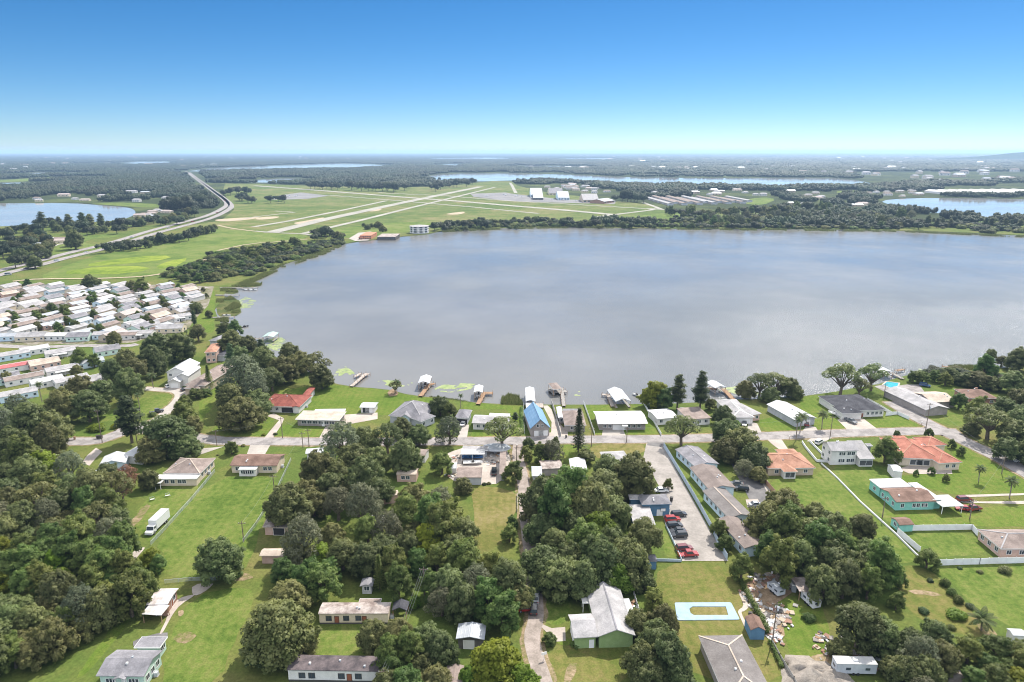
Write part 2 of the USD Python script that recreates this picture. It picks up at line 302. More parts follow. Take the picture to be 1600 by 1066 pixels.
# ------------------------------------------------------------------ lakes and the ground
LAKES = [
 ('lake', 2, [(520,598),(548,603.5),(600,608),(628,613),(655,618.5),(690,622),(721,626),(760,630),(818,634),(849,631.5),(881,634),(912,631),(951,631.5),(985,631),(1006,631),(1050,630),(1080,629),(1110,627),(1134,624),(1172,625),(1207,621),(1240,621),(1267,615),(1307,612),(1340,606),(1375,601),(1397,592),(1420,585),(1470,574),(1519,574),(1568,576),(1610,570),(1720,540),(1950,500),(2050,440),(1900,385),(1700,371),(1600,368),(1500,363),(1400,360),(1300,358),(1200,357.5),(1100,357),(1000,356.5),(900,354),(800,355.5),(740,357),(690,360.5),(668,366),(640,368),(612,371),(590,374),(560,377),(530,382),(505,393),(472,405),(440,413),(418,425),(396,432),(384,440),(366,448),(350,460),(340,476),(337,495),(345,508),(362,520),(380,530),(392,542),(420,556),(450,566),(470,576),(500,590)]),
 ('lake', 1, [(0,354),(60,351.5),(130,347),(180,345.5),(203,340),(213,333),(209,326),(195,323),(162,320.5),(112,316.5),(0,317),(-200,318),(-330,330),(-250,350),(-100,356)]),
 ('lake', 1, [(286,267.5),(340,262),(400,260),(480,256.5),(540,255),(600,257),(616,260),(570,263.5),(480,265),(400,266),(320,268.5)]),
 ('lake', 1, [(356,284),(400,281),(440,278.5),(490,279.5),(480,284),(430,286)]),
 ('lake', 1, [(655,280),(672,274),(700,271),(800,270.5),(900,273),(980,277),(1100,278),(1200,278),(1300,278),(1345,282),(1375,290.5),(1330,292.5),(1250,293.5),(1180,292.5),(1100,290.5),(1030,288.5),(980,288.5),(930,285),(860,280.5),(800,282),(740,284),(690,282)]),
 ('lake', 1, [(1372,313),(1420,309),(1500,309),(1600,311),(1800,312),(1900,330),(1800,348),(1600,345),(1550,341),(1500,336),(1440,331),(1395,322)]),
 ('lake', 1, [(18,272.5),(60,269),(117,269),(118,273),(40,274.5)]),
 ('lake', 1, [(-60,287),(0,285.5),(50,284.5),(108,284.5),(60,289),(0,291),(-60,292)]),
 ('lake', 1, [(188,255.5),(215,252),(264,252),(266,256),(195,258.5)]),
 ('lake', 1, [(688,257.5),(705,255.5),(725,256.5),(720,260.5),(695,261)]),
 ('lake', 0, [(660,248.2),(760,246.2),(800,247.2),(780,249.2),(680,249.8)]),
 ('lake', 0, [(870,249.2),(890,247),(955,247),(950,249.6)]),
 ('lake', 0, [(775,260.5),(820,258.8),(920,259.8),(935,262),(840,263.5)]),
 ('lake', 0, [(110,255.3),(160,254),(165,255.5),(120,256.6)]),
]
lake_pg = []
for i, (nm, k, pts) in enumerate(LAKES):
    pg = gpoly(pts, k)
    if i == 0: pg = wobble(pg, 3.5, 9, 3)
    lake_pg.append(pg)
lakes_all = unary_union(lake_pg)
LAKE_LABEL = ['broad grey blue lake filling the middle of the view behind the docks', 'lake beyond the highway at the left edge of the view', 'long pale lake where the highway meets the far woods', 'narrow pond on the near side of the long pale lake, left of the airfield',
 'long silvery lake stretching behind the airfield apron', 'lake at the right edge behind the tree covered spit', 'thin lake strip among woods at the far left', 'sliver of water at the left edge behind the left lake', 'small far lake left of the highway near the skyline', 'small round lake behind the left end of the silvery lake',
 'thin far lake strip right of centre near the skyline', 'tiny far lake above the airfield apron', 'narrow lake strip between the silvery lake and the skyline', 'tiny far water strip at the upper left below the skyline']
for i, pg in enumerate(lake_pg):
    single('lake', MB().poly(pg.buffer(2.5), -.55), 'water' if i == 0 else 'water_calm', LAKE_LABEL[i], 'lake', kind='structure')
land = Polygon([(-45000, -60), (45000, -60), (45000, 62000), (-45000, 62000)]).difference(lakes_all)
gm = MB().poly(land, 0.0)
def skirt(mb, ring):
    c = np.array(ring.coords)
    for a, b in zip(c[:-1], c[1:]):
        mb.quad((*a, 0), (*b, 0), (*b, -1.4), (*a, -1.4))
for g in getattr(land, 'geoms', [land]):
    for r in g.interiors: skirt(gm, r)
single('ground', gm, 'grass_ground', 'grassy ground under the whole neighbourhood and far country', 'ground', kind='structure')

Z = dict(lawn=.02, lawn2=.035, dirt=.05, drive=.065, path=.08, road=.095, mark=.11)
_laid = {}
def sheet(name, pts, matname, z=.02, label=None, cat=None, k=0, wob=0, seed=0, kind='structure'):
    pg = pts if hasattr(pts, 'area') else gpoly(pts, k)
    if wob: pg = wobble(pg, wob, wob * 2.2, seed)
    for q in _laid.get(round(z, 4), []):      # sheets of one height never overlap
        if q.intersects(pg): pg = pg.difference(q)
    _laid.setdefault(round(z, 4), []).append(pg)
    return single(name, MB().poly(pg, z), matname, label, cat, kind=kind), pg
def road(name, pts, w, matname, z=.095, label=None, cat='road', k=1, taper=None):
    g = np.array([G(*p) for p in pts])
    if k: g = smooth_px(g, k, closed=False)
    if taper:
        s = np.r_[0, np.cumsum(np.linalg.norm(np.diff(g, axis=0), axis=1))]; s /= s[-1]
        pg = unary_union([LineString(g[i:i + 2]).buffer((w + (taper - w) * s[i]) / 2, cap_style=2) for i in range(len(g) - 1)] + [Point(g[i]).buffer((w + (taper - w) * s[i]) / 2) for i in range(1, len(g) - 1)])
    else:
        pg = LineString(g).buffer(w / 2, cap_style=2, join_style=1)
    single(name, MB().poly(pg, z), matname, label, cat, kind='structure')
    return pg

# fields beyond the lake
FIELD = []
def field(pts, m, z, label, k=1, wob=0): 
    pg = gpoly(pts, k)
    if wob: pg = wobble(pg, wob, wob * 3, 5)
    pg = pg.difference(lake_pg[0].buffer(3))
    for q in _laid.get(('field', z), []): pg = pg.difference(q)
    _laid.setdefault(('field', z), []).append(pg)
    FIELD.append(pg); single('field', MB().poly(pg, z), m, label, 'field', kind='structure'); return pg
field([(345,345),(300,352),(280,354),(430,364),(520,372),(560,376),(600,372),(650,364),(690,358),(740,353),(800,350),(900,348),(1000,348),(1060,350),(1200,346),(1205,336),(1120,330),(1040,331),(1035,326),(1010,318),(960,314),(900,306),(850,300),(808,290),(800,284),(770,283.5),(740,286),(690,292),(600,293),(500,291),(400,287.5),(352,287),(348,300),(360,318),(366,328)], 'field_air', .10, 'yellow green airfield grass between the runways', 0)
field([(50,437),(120,436),(260,432),(300,412),(340,392),(400,380),(470,377),(486,366),(430,363),(340,353),(310,366),(250,378),(165,396),(110,412)], 'field_green', .10, 'green field between the highway and the left lake shore', 1)
for pts_, l_ in (([(88,428),(150,429),(215,427),(240,418),(190,415),(120,420)], 'bright yellow green streak along the dirt track of the left field'), ([(120,417),(190,413),(262,406),(270,398),(220,400),(150,409)], 'bright yellow streak in the middle of the left field'), ([(230,424),(285,414),(300,402),(262,408)], 'bright green streak at the lake side of the left field')): field(pts_, 'field_bright', .16, l_, 1, 7)
field([(88,398),(140,392),(190,384),(185,378),(150,383),(128,379),(150,372),(180,372),(196,366),(120,368),(80,384),(60,400)], 'field_green', .12, 'grass verge on the far side of the highway', 1)
field([(0,286),(105,279),(180,281),(130,275),(0,281)], 'field_green', .2, 'grassy clearing by the far left lakes', 1)
field([(100,326),(130,318),(185,322),(240,325),(252,322),(240,318),(160,316)], 'lawn_green', .12, 'grassy point at the end of the left lake', 1)
field([(1148,315),(1190,308),(1215,311),(1190,322),(1160,318)], 'field_green', .2, 'grass patch beside the hangar rows', 1)
field([(1300,300),(1330,297),(1360,303),(1330,306)], 'lawn_green', .2, 'grass clearing among the woods right of the hangars', 1)
field([(500,363),(560,352),(640,346),(690,350),(640,362),(590,370),(540,374)], 'field_green', .16, 'greener lakeside grass beside the runway end', 1, 6)
field([(930,342),(1010,336),(1035,333),(1100,337),(1098,343),(1000,345)], 'field_green', .16, 'green strip at the end of the airfield', 1, 4)
# pale bare patches of the airfield
for pts in ([(455,349),(480,345),(510,339),(500,344),(470,351)], [(330,344),(365,341),(410,339),(395,343),(350,347)], [(400,340),(440,338),(430,342),(400,344)], [(560,330),(600,325),(590,331)], [(690,335),(730,330),(720,336)]):
    sheet('bare_patch', pts, 'sand', .2, 'pale bare patch worn in the airfield grass', 'ground', k=2)
sheet('runway_apron', [(735,303),(790,301),(800,303),(880,312),(963,314),(960,319),(870,317),(800,314.5),(740,308)], 'apron_mat', .26, 'grey paved aircraft apron in front of the hangars', 'apron', k=0)
sheet('runway_apron', [(440,305),(470,301),(515,306),(480,311),(450,312),(415,312)], 'apron_mat', .26, 'worn grey apron at the left end of the airfield', 'apron', k=0)
RW = []
def runway(pts, w, z, label): RW.append(road('runway', pts, w, 'runway_mat', z, label, 'runway', k=0))
runway([(423,364),(500,345),(560,332),(620,319),(690,304.5),(751,292)], 22, .42, 'main pale runway crossing the airfield diagonally')
runway([(474,365.5),(560,345.5),(640,325.5),(700,311),(773,293)], 11, .40, 'taxiway alongside the right side of the main runway')
runway([(396,355),(450,346),(530,330),(604,314)], 10, .38, 'taxiway left of the main runway')
runway([(398,290.5),(500,298),(600,306),(650,310),(720,315),(800,322),(880,328.5),(960,336)], 20, .46, 'second runway crossing the main one towards the right')
runway([(515,305.5),(600,312),(670,318),(740,324),(800,330),(842,334)], 9, .36, 'thin taxiway on the lake side of the second runway')
runway([(590,301.5),(700,306.5),(800,314.5),(900,320),(1012,326.5),(1022,328),(990,332),(930,339.5)], 10, .34, 'taxiway on the far side of the second runway that bends back to its end')
runway([(398,361.5),(430,364),(474,366),(496,369)], 6, .32, 'service lane along the near end of the runways')
runway([(1005,317),(1020,322),(1035,328),(1015,325.5)], 9, .30, 'short lane between the apron and the taxiway bend')
runway([(797,286),(800,290),(803,296),(806,302)], 9, .30, 'short road from the far woods to the apron')
runway([(340,345),(370,344),(400,339),(460,332),(430,330)], 5, .28, 'curving farm track in the airfield grass')

# the highway and its neighbours
HW = [(-60,445),(0,427),(60,413),(110,399),(160,388),(200,376),(240,363),(290,350),(330,339),(352,328),(361,321),(352,311),(335,299),(318,286),(303,275),(294,268)]
hwy = [road('highway', [(x + 2.4, y + 2) for x, y in HW], 11, 'asphalt', .36, 'near carriageway of the highway running to the far woods', 'highway'),
       road('highway', [(x - 4, y - 3.4 * min(1, max(.15, (y - 262) / 130))) for x, y in HW], 11, 'asphalt', .36, 'far carriageway of the highway running to the far woods', 'highway')]
track = road('dirt_track', [(20,440),(60,436),(140,436),(200,434),(240,431),(270,424),(310,410),(345,398),(365,392),(400,386)], 4, 'sand', .3, 'pale dirt track along the edge of the green field', 'track')
road('side_road', [(60,397),(85,383),(100,381),(130,380)], 6, 'concrete', .28, 'side road curving off the highway by the left lake', 'road')
road('side_road', [(340,352),(360,357),(400,362),(425,364)], 4, 'sand', .28, 'sandy track joining the highway side to the runways', 'track')
road('side_road', [(340,392),(390,381),(440,378),(480,374)], 3.5, 'sand', .3, 'thin track through the lakeside scrub', 'track')
keep_clear = unary_union(FIELD + RW + hwy + [lakes_all, track])

# ------------------------------------------------------------------ streets of the neighbourhood
near_road = [road('street', [(104,690),(150,690),(175,682),(200,672),(255,672),(322,689),(420,690),(520,690.5),(620,690.5),(700,690),(810,689),(900,687),(1000,686.5),(1100,685),(1240,680),(1352,676),(1442,673.5),(1500,676)], 7.2, 'asphalt', Z['road'], 'pale street running across the neighbourhood in front of the lake houses', 'street'),
 road('street', [(1392,628),(1424,648),(1450,662),(1476,675),(1516,694),(1560,715),(1600,737),(1660,770)], 7.4, 'asphalt', Z['road'] + .012, 'street coming down from the lake to the right corner', 'street'),
 road('street', [(811,692),(808,712),(815,738),(819,765),(821,790),(824,830),(832,880),(837,940),(838,968),(830,995),(836,1024),(850,1066),(858,1090)], 4.2, 'lane_mat', Z['road'] - .012, 'narrow lane running down between the oaks to the lower edge', 'lane', taper=3.6),
 road('street', [(104,690),(80,690),(50,692)], 6, 'asphalt', Z['road'] - .012, 'end of the street under the trees at the left', 'street'),
 road('street', [(185,678),(196,668),(230,664),(255,650),(262,640),(275,630),(283,618),(278,612),(268,610),(248,609),(225,607)], 4.6, 'concrete', Z['road'] - .024, 'looping driveway lane round the lawn in front of the white metal roofs', 'lane'),
 road('street', [(1140,690),(1160,730),(1180,765),(1192,790),(1200,815)], 7, 'asphalt_dark', Z['road'] - .012, 'shaded lane beside the row of duplexes', 'lane'),
 road('street', [(-40,536),(0,541),(60,543),(130,540),(200,541),(215,538)], 6, 'asphalt', Z['road'], 'street between the mobile homes and the front row', 'street'),
 road('street', [(60,566),(100,600),(120,602),(150,592)], 6, 'asphalt', Z['road'], 'short street bend among the trees behind the mobile homes', 'street'),
]
drive = lambda pts, label, m='concrete', z=Z['drive'], k=0: sheet('driveway', pts, m, z, label, 'driveway', k=k)
drive([(1010,693),(1036,697),(1110,830),(1138,877),(1064,877),(1040,822),(1031,784),(1032,764),(1005,716)], 'wide concrete parking lot beside the blue office building', 'lot_mat', .06)
drive([(1012,690),(1036,690),(1040,700),(1011,696)], 'grey asphalt strip at the street end of the parking lot', 'asphalt_dark', .075)
drive([(385,712),(413,712),(424,693),(392,693)], 'concrete driveway between the street and the brown gabled house', 'concrete')
drive([(410,688),(424,688),(440,664),(444,654),(428,646),(416,650),(436,657)], 'driveway leading to the red roofed house', 'concrete_pale')
drive([(498,686),(514,686),(524,667),(540,664),(590,655),(590,645),(540,648),(528,660),(508,668)], 'driveway beside the tan flat roofed house', 'concrete_pale')
drive([(714,688),(729,688),(733,664),(722,663)], 'driveway of the small house with the open garage', 'concrete')
drive([(834,686),(890,686),(884,672),(868,655),(862,640),(856,634),(848,634),(862,660),(861,676),(842,679)], 'concrete driveway beside the blue roofed house', 'concrete_pale')
drive([(876,686),(888,686),(886,668),(874,668)], 'short driveway of the grey hip roofed house', 'concrete')
drive([(940,682),(978,682),(974,672),(942,672)], 'wide driveway of the long white roofed house', 'concrete')
drive([(1160,684),(1194,684),(1183,662),(1170,658),(1168,668)], 'driveway at the white hip roofed house', 'concrete')
drive([(1194,682),(1218,682),(1232,703),(1248,712),(1222,706),(1206,694)], 'driveway curving to the orange roofed house', 'concrete_pale')
drive([(1246,684),(1262,684),(1282,682),(1275,668),(1262,663)], 'driveway at the white metal gable house', 'concrete')
drive([(1308,656),(1326,674),(1374,673),(1350,655),(1330,650)], 'wide white driveway of the dark roofed house', 'concrete_pale')
drive([(1418,601),(1436,601),(1444,612),(1440,640),(1424,648),(1385,614),(1366,604),(1376,602),(1400,603)], 'paved yard between the swimming pool and the grey house', 'asphalt')
drive([(1260,690),(1290,690),(1300,684),(1270,683)], 'driveway of the white two storey house', 'concrete')
drive([(1440,741),(1488,741),(1486,728),(1420,728),(1402,732),(1420,740)], 'concrete patio behind the terracotta house', 'concrete_pale')
drive([(1480,784),(1512,786),(1600,788),(1680,790),(1680,782),(1600,783),(1530,784),(1505,779)], 'pale driveway running to the turquoise house', 'concrete_pale')
drive([(1494,778),(1600,774),(1680,772),(1680,770),(1600,771),(1500,774)], 'thin concrete strip across the palm lawn', 'concrete_pale', .08)
drive([(862,982),(883,980),(884,1002),(868,1003),(846,980),(848,976)], 'concrete driveway of the green house', 'concrete_pale')
drive([(258,708),(290,702),(330,700),(350,698),(318,709),(296,716),(262,714)], 'shaded driveway of the brown hip roofed house', 'concrete')
drive([(150,716),(160,706),(150,700),(136,712),(128,724),(140,728)], 'driveway of the white metal roofed house under the trees', 'concrete_pale')
drive([(1185,745),(1190,770),(1205,800),(1215,800),(1204,770),(1200,752)], 'pale car park beside the duplex lane', 'concrete')
drive([(263,605),(276,604),(290,607),(300,612),(288,620),(280,622)], 'driveway of the white metal roofed pair', 'concrete_pale')
for pts, lb in (([(300,914),(336,910),(326,921),(309,931),(300,930)], 'grey concrete slab on the lawn under an oak'), ([(298,930),(306,930),(282,945),(270,960),(262,975),(254,990),(248,992),(262,965),(262,950),(280,935)], 'curving concrete path across the lower left lawn'),
    ([(208,1000),(262,986),(262,998),(220,1013),(208,1012)], 'dark grey terrace slab behind the grey house'), ([(200,870),(214,858),(226,855),(226,858),(215,870),(210,878)], 'small concrete pad beside the box truck'),
    ([(1153,925),(1158,924),(1170,944),(1169,951),(1162,956),(1158,956),(1161,965),(1172,984),(1165,984),(1155,962),(1152,955),(1162,948),(1160,940)], 'winding path from the pool slab to the blue shed')):
    sheet('path', pts, 'concrete_pale' if 'dark' not in lb else 'asphalt_dark', Z['path'], lb, 'path', k=1)

# lawns and worn ground
for i, pg in enumerate(near_road[:5]):
    single('verge', MB().poly(wobble(pg.buffer(.9), .7, 1.4, 30 + i), .043), 'worn', ('sandy verge of the street in front of the lake houses', 'sandy verge of the street to the lake', 'sandy verge of the narrow lane', 'sandy verge at the street end', 'sandy verge of the looping lane')[i], 'verge', kind='structure')
lawn = lambda pts, m, label, z=Z['lawn'], k=1, wob=.7, cat='lawn': sheet('lawn', pts, m, z, label, cat, k=k, wob=wob)
def lakeclip(pts, k=0): return gpoly(pts, k).difference(lake_pg[0].buffer(1.0))
lawn(lakeclip([(500,597),(548,605),(600,609),(628,614),(655,620),(690,624),(690,650),(560,648),(455,650),(450,640),(488,612)]), 'lawn_bright', 'bright green lakeside lawn beside the red roofed house')
lawn([(352,652),(400,632),(430,652),(426,665),(410,686),(352,686),(322,680)], 'lawn_bright', 'green lawn with tree shadows in front of the red roofed house')
lawn([(430,664),(510,664),(500,686),(422,686)], 'lawn_bright', 'green front lawn of the tan flat roofed house')
lawn(lakeclip([(722,627),(760,631),(818,635),(818,678),(800,684),(735,686),(740,664),(800,650),(790,640),(725,640)]), 'lawn_bright', 'green lakeside lawn with the hedge behind the grey roofed house')
lawn(lakeclip([(850,632),(881,635),(912,632),(951,632),(985,632),(1006,632),(1040,682),(930,684),(912,634)]), 'lawn_bright', 'green lawns round the long white roofed house')
lawn([(1180,658),(1212,650),(1230,658),(1246,674),(1232,678),(1200,678)], 'lawn_bright', 'green lawn in front of the white hip roofed house')
lawn(lakeclip([(1250,622),(1280,615),(1290,640),(1330,668),(1336,676),(1290,678),(1262,660),(1250,646)]), 'lawn_bright', 'bright strip of lawn left of the dark roofed house')
lawn([(1352,656),(1384,648),(1412,646),(1446,668),(1376,674)], 'lawn_bright', 'bright front lawn of the dark roofed house')
lawn([(1436,648),(1450,640),(1510,648),(1518,660),(1498,666),(1476,664)], 'lawn_green', 'lawn in front of the grey L shaped house')
lawn([(1452,592),(1490,594),(1512,606),(1478,614)], 'lawn_bright', 'sunny lawn behind the grey L shaped house')
lawn([(1480,694),(1512,694),(1560,728),(1600,750),(1680,790),(1680,770),(1500,774),(1470,770),(1430,756),(1380,744),(1440,742),(1500,730)], 'lawn_bright', 'lawn with palms between the terracotta and turquoise houses')
lawn([(1490,794),(1600,790),(1700,792),(1700,826),(1520,822),(1440,822),(1400,812),(1380,800)], 'lawn_bright', 'lawn in front of the turquoise house')
lawn([(1290,726),(1370,724),(1420,742),(1364,752),(1400,804),(1410,818),(1385,818),(1330,766)], 'lawn_green', 'back lawn behind the white two storey house')
lawn([(1200,745),(1275,745),(1290,728),(1330,766),(1425,862),(1440,876),(1396,882),(1300,800),(1214,790)], 'lawn_green', 'large back lawn of the orange roofed house')
lawn([(1408,830),(1520,832),(1560,866),(1436,872)], 'lawn_green', 'fenced lawn beside the grey house at the right edge')
lawn([(1440,884),(1600,880),(1700,884),(1700,1010),(1600,990),(1520,950),(1490,910)], 'lawn_green', 'meadow behind the white fence at the right edge')
lawn([(1396,884),(1440,884),(1490,920),(1530,970),(1540,1000),(1490,990),(1420,960),(1404,920)], 'lawn_mixed', 'rough dry garden plot with weeds', wob=.8)
lawn([(736,762),(775,760),(808,770),(810,795),(795,815),(790,845),(760,862),(738,850),(742,810)], 'lawn_dry', 'yellowing vacant lot beside the lane', wob=.5)
lawn([(920,694),(1004,692),(1010,708),(960,716),(926,716)], 'lawn_dry', 'dry yellow lawn by the street', wob=.3)
lawn([(880,694),(920,694),(928,730),(890,730),(870,706)], 'lawn_bright', 'green lawn below the tall conifer')
lawn([(1046,710),(1056,706),(1130,822),(1134,838),(1118,826)], 'lawn_green', 'strip of lawn between the blue fence and the duplexes')
lawn([(1036,822),(1046,824),(1058,872),(1036,872)], 'lawn_green', 'grass strip left of the parked cars')
lawn([(1030,880),(1140,880),(1170,940),(1200,1000),(1240,1066),(1090,1066),(1040,1000),(1020,940)], 'lawn_mixed', 'mown yellow green lawn round the pool slab', wob=.4)
lawn([(840,1010),(985,1010),(995,1066),(850,1090),(880,1080)], 'lawn_mixed', 'dry front yard below the green house', wob=.5)
lawn([(870,998),(980,995),(985,1008),(900,1010),(866,1006)], 'lawn_bright', 'green strip of grass below the green house', .035)
lawn([(845,905),(890,905),(895,955),(880,978),(848,974)], 'lawn_green', 'shaded side lawn of the green house')
lawn([(500,978),(590,975),(582,1030),(500,1030),(485,1000)], 'lawn_green', 'lawn between the two mobile homes')
lawn([(240,850),(330,745),(440,745),(420,790),(400,850),(380,900),(250,905),(262,870)], 'lawn_green', 'large open lawn behind the brown roofed houses')
lawn([(205,810),(246,762),(330,748),(240,848),(228,846)], 'lawn_green', 'lawn strip with the box truck')
lawn([(300,930),(390,915),(400,940),(365,1000),(345,1066),(250,1090),(262,1000)], 'lawn_green', 'sloping lawn at the lower left')
lawn([(1200,935),(1280,930),(1300,990),(1290,1050),(1250,1050),(1230,1010)], 'lawn_bright', 'green grass patch in the junk yard')
lawn([(190,960),(216,945),(235,930),(160,1025),(130,1060),(115,1060)], 'lawn_bright', 'shaded green strip beside the woods')
lawn([(312,620),(340,600),(352,612),(330,640),(310,660)], 'lawn_bright', 'green yard left of the big oaks')
lawn([(325,452),(338,455),(334,500),(336,520),(318,520),(300,505),(318,480)], 'lawn_bright', 'lawn strip between the mobile homes and the lake')
lawn([(210,624),(260,614),(272,622),(256,640),(230,648),(150,662),(130,662)], 'lawn_green', 'oval lawn inside the looping driveway')
lawn([(100,680),(165,672),(176,678),(150,685),(100,687)], 'lawn_green', 'grass verge beside the street at the left')
lawn([(350,565),(400,560),(420,590),(440,610),(500,600),(478,618),(420,618),(352,580)], 'lawn_bright', 'sunny grass under the lakeside oaks')
soil = lambda pts, m, label, z=Z['dirt'], wob=1.3: sheet('bare_soil', pts, m, z, label, 'bare soil', k=1, wob=wob)
soil([(190,830),(225,790),(236,785),(228,800),(205,832),(195,842)], 'worn', 'brown bare strip along the edge of the woods')
soil([(272,992),(292,986),(310,995),(290,1006),(270,1004)], 'worn', 'brown worn patch on the lower left lawn')
soil([(277,955),(287,953),(288,960),(280,965)], 'worn', 'small pale worn square on the lower left lawn', wob=.15)
soil([(888,1040),(905,1036),(900,1052),(884,1075),(878,1066)], 'worn', 'pale sandy scar in the dry front yard')
soil([(345,898),(395,896),(395,906),(340,910)], 'worn', 'brown strip of leaf litter below the lawn oak')
soil([(1160,905),(1240,900),(1240,925),(1200,950),(1228,985),(1222,1005),(1195,985),(1165,930)], 'dirt', 'trampled brown ground of the junk yard')
soil([(1245,1030),(1300,1020),(1320,1050),(1340,1090),(1250,1090)], 'worn', 'heap of pale sand at the lower right')
soil([(698,735),(700,700),(790,700),(800,720),(788,756),(735,758),(702,750)], 'concrete_pale' , 'cluttered concrete yard with boats and sheds', wob=.3)
soil([(1420,922),(1470,926),(1475,932),(1425,931)], 'worn', 'sandy rows in the rough garden plot')
soil([(1520,960),(1545,968),(1570,1000),(1550,1005),(1530,985)], 'worn', 'dry sandy bank beside the young palm')
soil([(560,590),(620,586),(640,604),(600,609)] if False else [(604,612),(616,606),(626,616),(606,622)], 'dirt', 'brown ground under the lakeside tree')

# hill on the skyline
hv = []
hm = MB()
nx, ny = 60, 14
X, Y = np.linspace(4700, 9500, nx), np.linspace(8200, 10600, ny)
gx, gy = np.meshgrid(X, Y, indexing='ij')
hz = (44 * np.exp(-((gx - 6900) / 500) ** 2) + 66 * np.exp(-((gx - 7400) / 1500) ** 2)) * np.exp(-((gy - 9400) / 650) ** 2) * np.sin(np.clip((gy - 8200) / 2400, 0, 1) * np.pi) - 1
idx = lambda i, j: i * ny + j
f = [[idx(i, j), idx(i + 1, j), idx(i + 1, j + 1)] for i in range(nx - 1) for j in range(ny - 1)] + [[idx(i, j), idx(i + 1, j + 1), idx(i, j + 1)] for i in range(nx - 1) for j in range(ny - 1)]
hm.add(np.column_stack([gx.ravel(), gy.ravel(), hz.ravel()]), f)
mat('hill_mat', (.03, .045, .018), (.05, .065, .025), .01, .95, .1)
single('hill', hm, 'hill_mat', 'low wooded hill on the skyline at the right', 'hill', kind='structure', smooth=True)

# air
usdkit.material(stage, '/World/Looks/air', {'v': ('principled_volume', {'color': (.5, .72, 1.0), 'density': 6e-5, 'anisotropy': .25})}, [], volume='v.volume')
single('haze', trimesh.creation.box(bounds=[(-44000, -200, -2.6), (44000, 61000, 150)]), 'air', 'thin blue haze over the far country', 'haze', kind='stuff')
# ------------------------------------------------------------------ trees: shared models
leafmat('leaf_oak', (.15, .185, .05), (.315, .34, .125))
leafmat('leaf_green', (.145, .22, .04), (.285, .355, .092))
leafmat('leaf_bright', (.22, .32, .02), (.34, .44, .04), .45)
leafmat('leaf_grey', (.2, .225, .12), (.3, .325, .18))
leafmat('leaf_rust', (.22, .125, .065), (.36, .2, .115))
leafmat('leaf_dark', (.09, .14, .05), (.18, .235, .085))
leafmat('leaf_palm', (.11, .17, .05), (.21, .26, .1))
leafmat('leaf_wood', (.055, .083, .034), (.105, .135, .057), .35, .3, .35)
mat('bark', (.09, .07, .05), (.16, .13, .10), 3, .9, .1, coord='obj')
mat('palm_bark', (.17, .14, .11), (.26, .22, .18), 4, .9, .1, coord='obj')

def leaves(centers, outs, size, r, flat=.35):
    "leaf sprays: one bent quad each, facing roughly outwards"
    n = len(centers)
    nn = outs + r.normal(0, flat + .25, (n, 3)); nn[:, 2] += .5
    nn /= np.linalg.norm(nn, axis=1, keepdims=True)
    nn = np.where((nn * outs).sum(1, keepdims=True) < 0, -nn, nn)
    t = np.cross(nn, r.normal(0, 1, (n, 3))); t /= np.linalg.norm(t, axis=1, keepdims=True)
    b = np.cross(nn, t)
    s = (size * r.uniform(.65, 1.35, n))[:, None]
    asp = r.uniform(.55, 1.0, n)[:, None]
    v = np.stack([centers - t * s * .5, centers - b * s * asp * .5 + nn * s * .12, centers + t * s * .5, centers + b * s * asp * .5 + nn * s * .12], 1).reshape(-1, 3)
    i = np.arange(n)[:, None] * 4
    o = outs / (np.linalg.norm(outs, axis=1, keepdims=True) + 1e-9); sn = o * .62 + nn * .38 + (0, 0, .4); sn /= np.linalg.norm(sn, axis=1, keepdims=True)
    return v, np.vstack([i + [0, 1, 2], i + [0, 2, 3]]), np.repeat(sn, 4, 0)
def sph(n, r):
    d = r.normal(0, 1, (n, 3)); return d / np.linalg.norm(d, axis=1, keepdims=True)
def crown_blobs(blobs, r, dens, size, low=-.35, core=True):
    "blobs: (cx,cy,cz, rx,ry,rz)"
    cs, os_ = [], []
    B = np.array(blobs)
    for k, (cx, cy, cz, rx, ry, rz) in enumerate(blobs):
        n = int(dens * (rx * ry + rx * rz + ry * rz))
        d = sph(n, r); rad = r.uniform(.72, 1.06, n) ** .8
        p = d * rad[:, None] * (rx, ry, rz) + (cx, cy, cz)
        q = np.ones(n, bool)
        for j in range(len(B)):
            if j != k: q &= (((p - B[j, :3]) / B[j, 3:]) ** 2).sum(1) > .5
        q &= (d[:, 2] > low) | (r.uniform(0, 1, n) < .35)
        cs.append(p[q]); os_.append(d[q])
    v, f, nm = leaves(np.vstack(cs), np.vstack(os_), size, r)
    if core:
        ico = trimesh.creation.icosphere(1); vv, ff, m, nv = [v], [f], len(v), [nm]
        for cx, cy, cz, rx, ry, rz in blobs:
            q = ico.vertices * np.array((rx, ry, rz)) * .66 * r.uniform(.85, 1.1, (len(ico.vertices), 1)) + (cx, cy, cz)
            vv.append(q); ff.append(ico.faces + m); m += len(q); nv.append(ico.vertices)
        v, f, nm = np.vstack(vv), np.vstack(ff), np.vstack(nv)
    return v, f, nm
def proto_tree(key, lmat, blobs, trunk, dens, size, seed, low=-.35, bark='bark', core=True):
    r = np.random.default_rng(seed)
    root = str(UsdGeom.Xform.Define(stage, f'{PROTO}/{key}').GetPath())
    part(root, 'crown', crown_blobs(blobs, r, dens, size, low, core), lmat)
    t = MB()
    for a, b, r0, r1 in trunk: t.cyl(a, b, r0, r1, 7)
    part(root, 'trunk', t, bark, smooth=50)
    return root
PR = {}
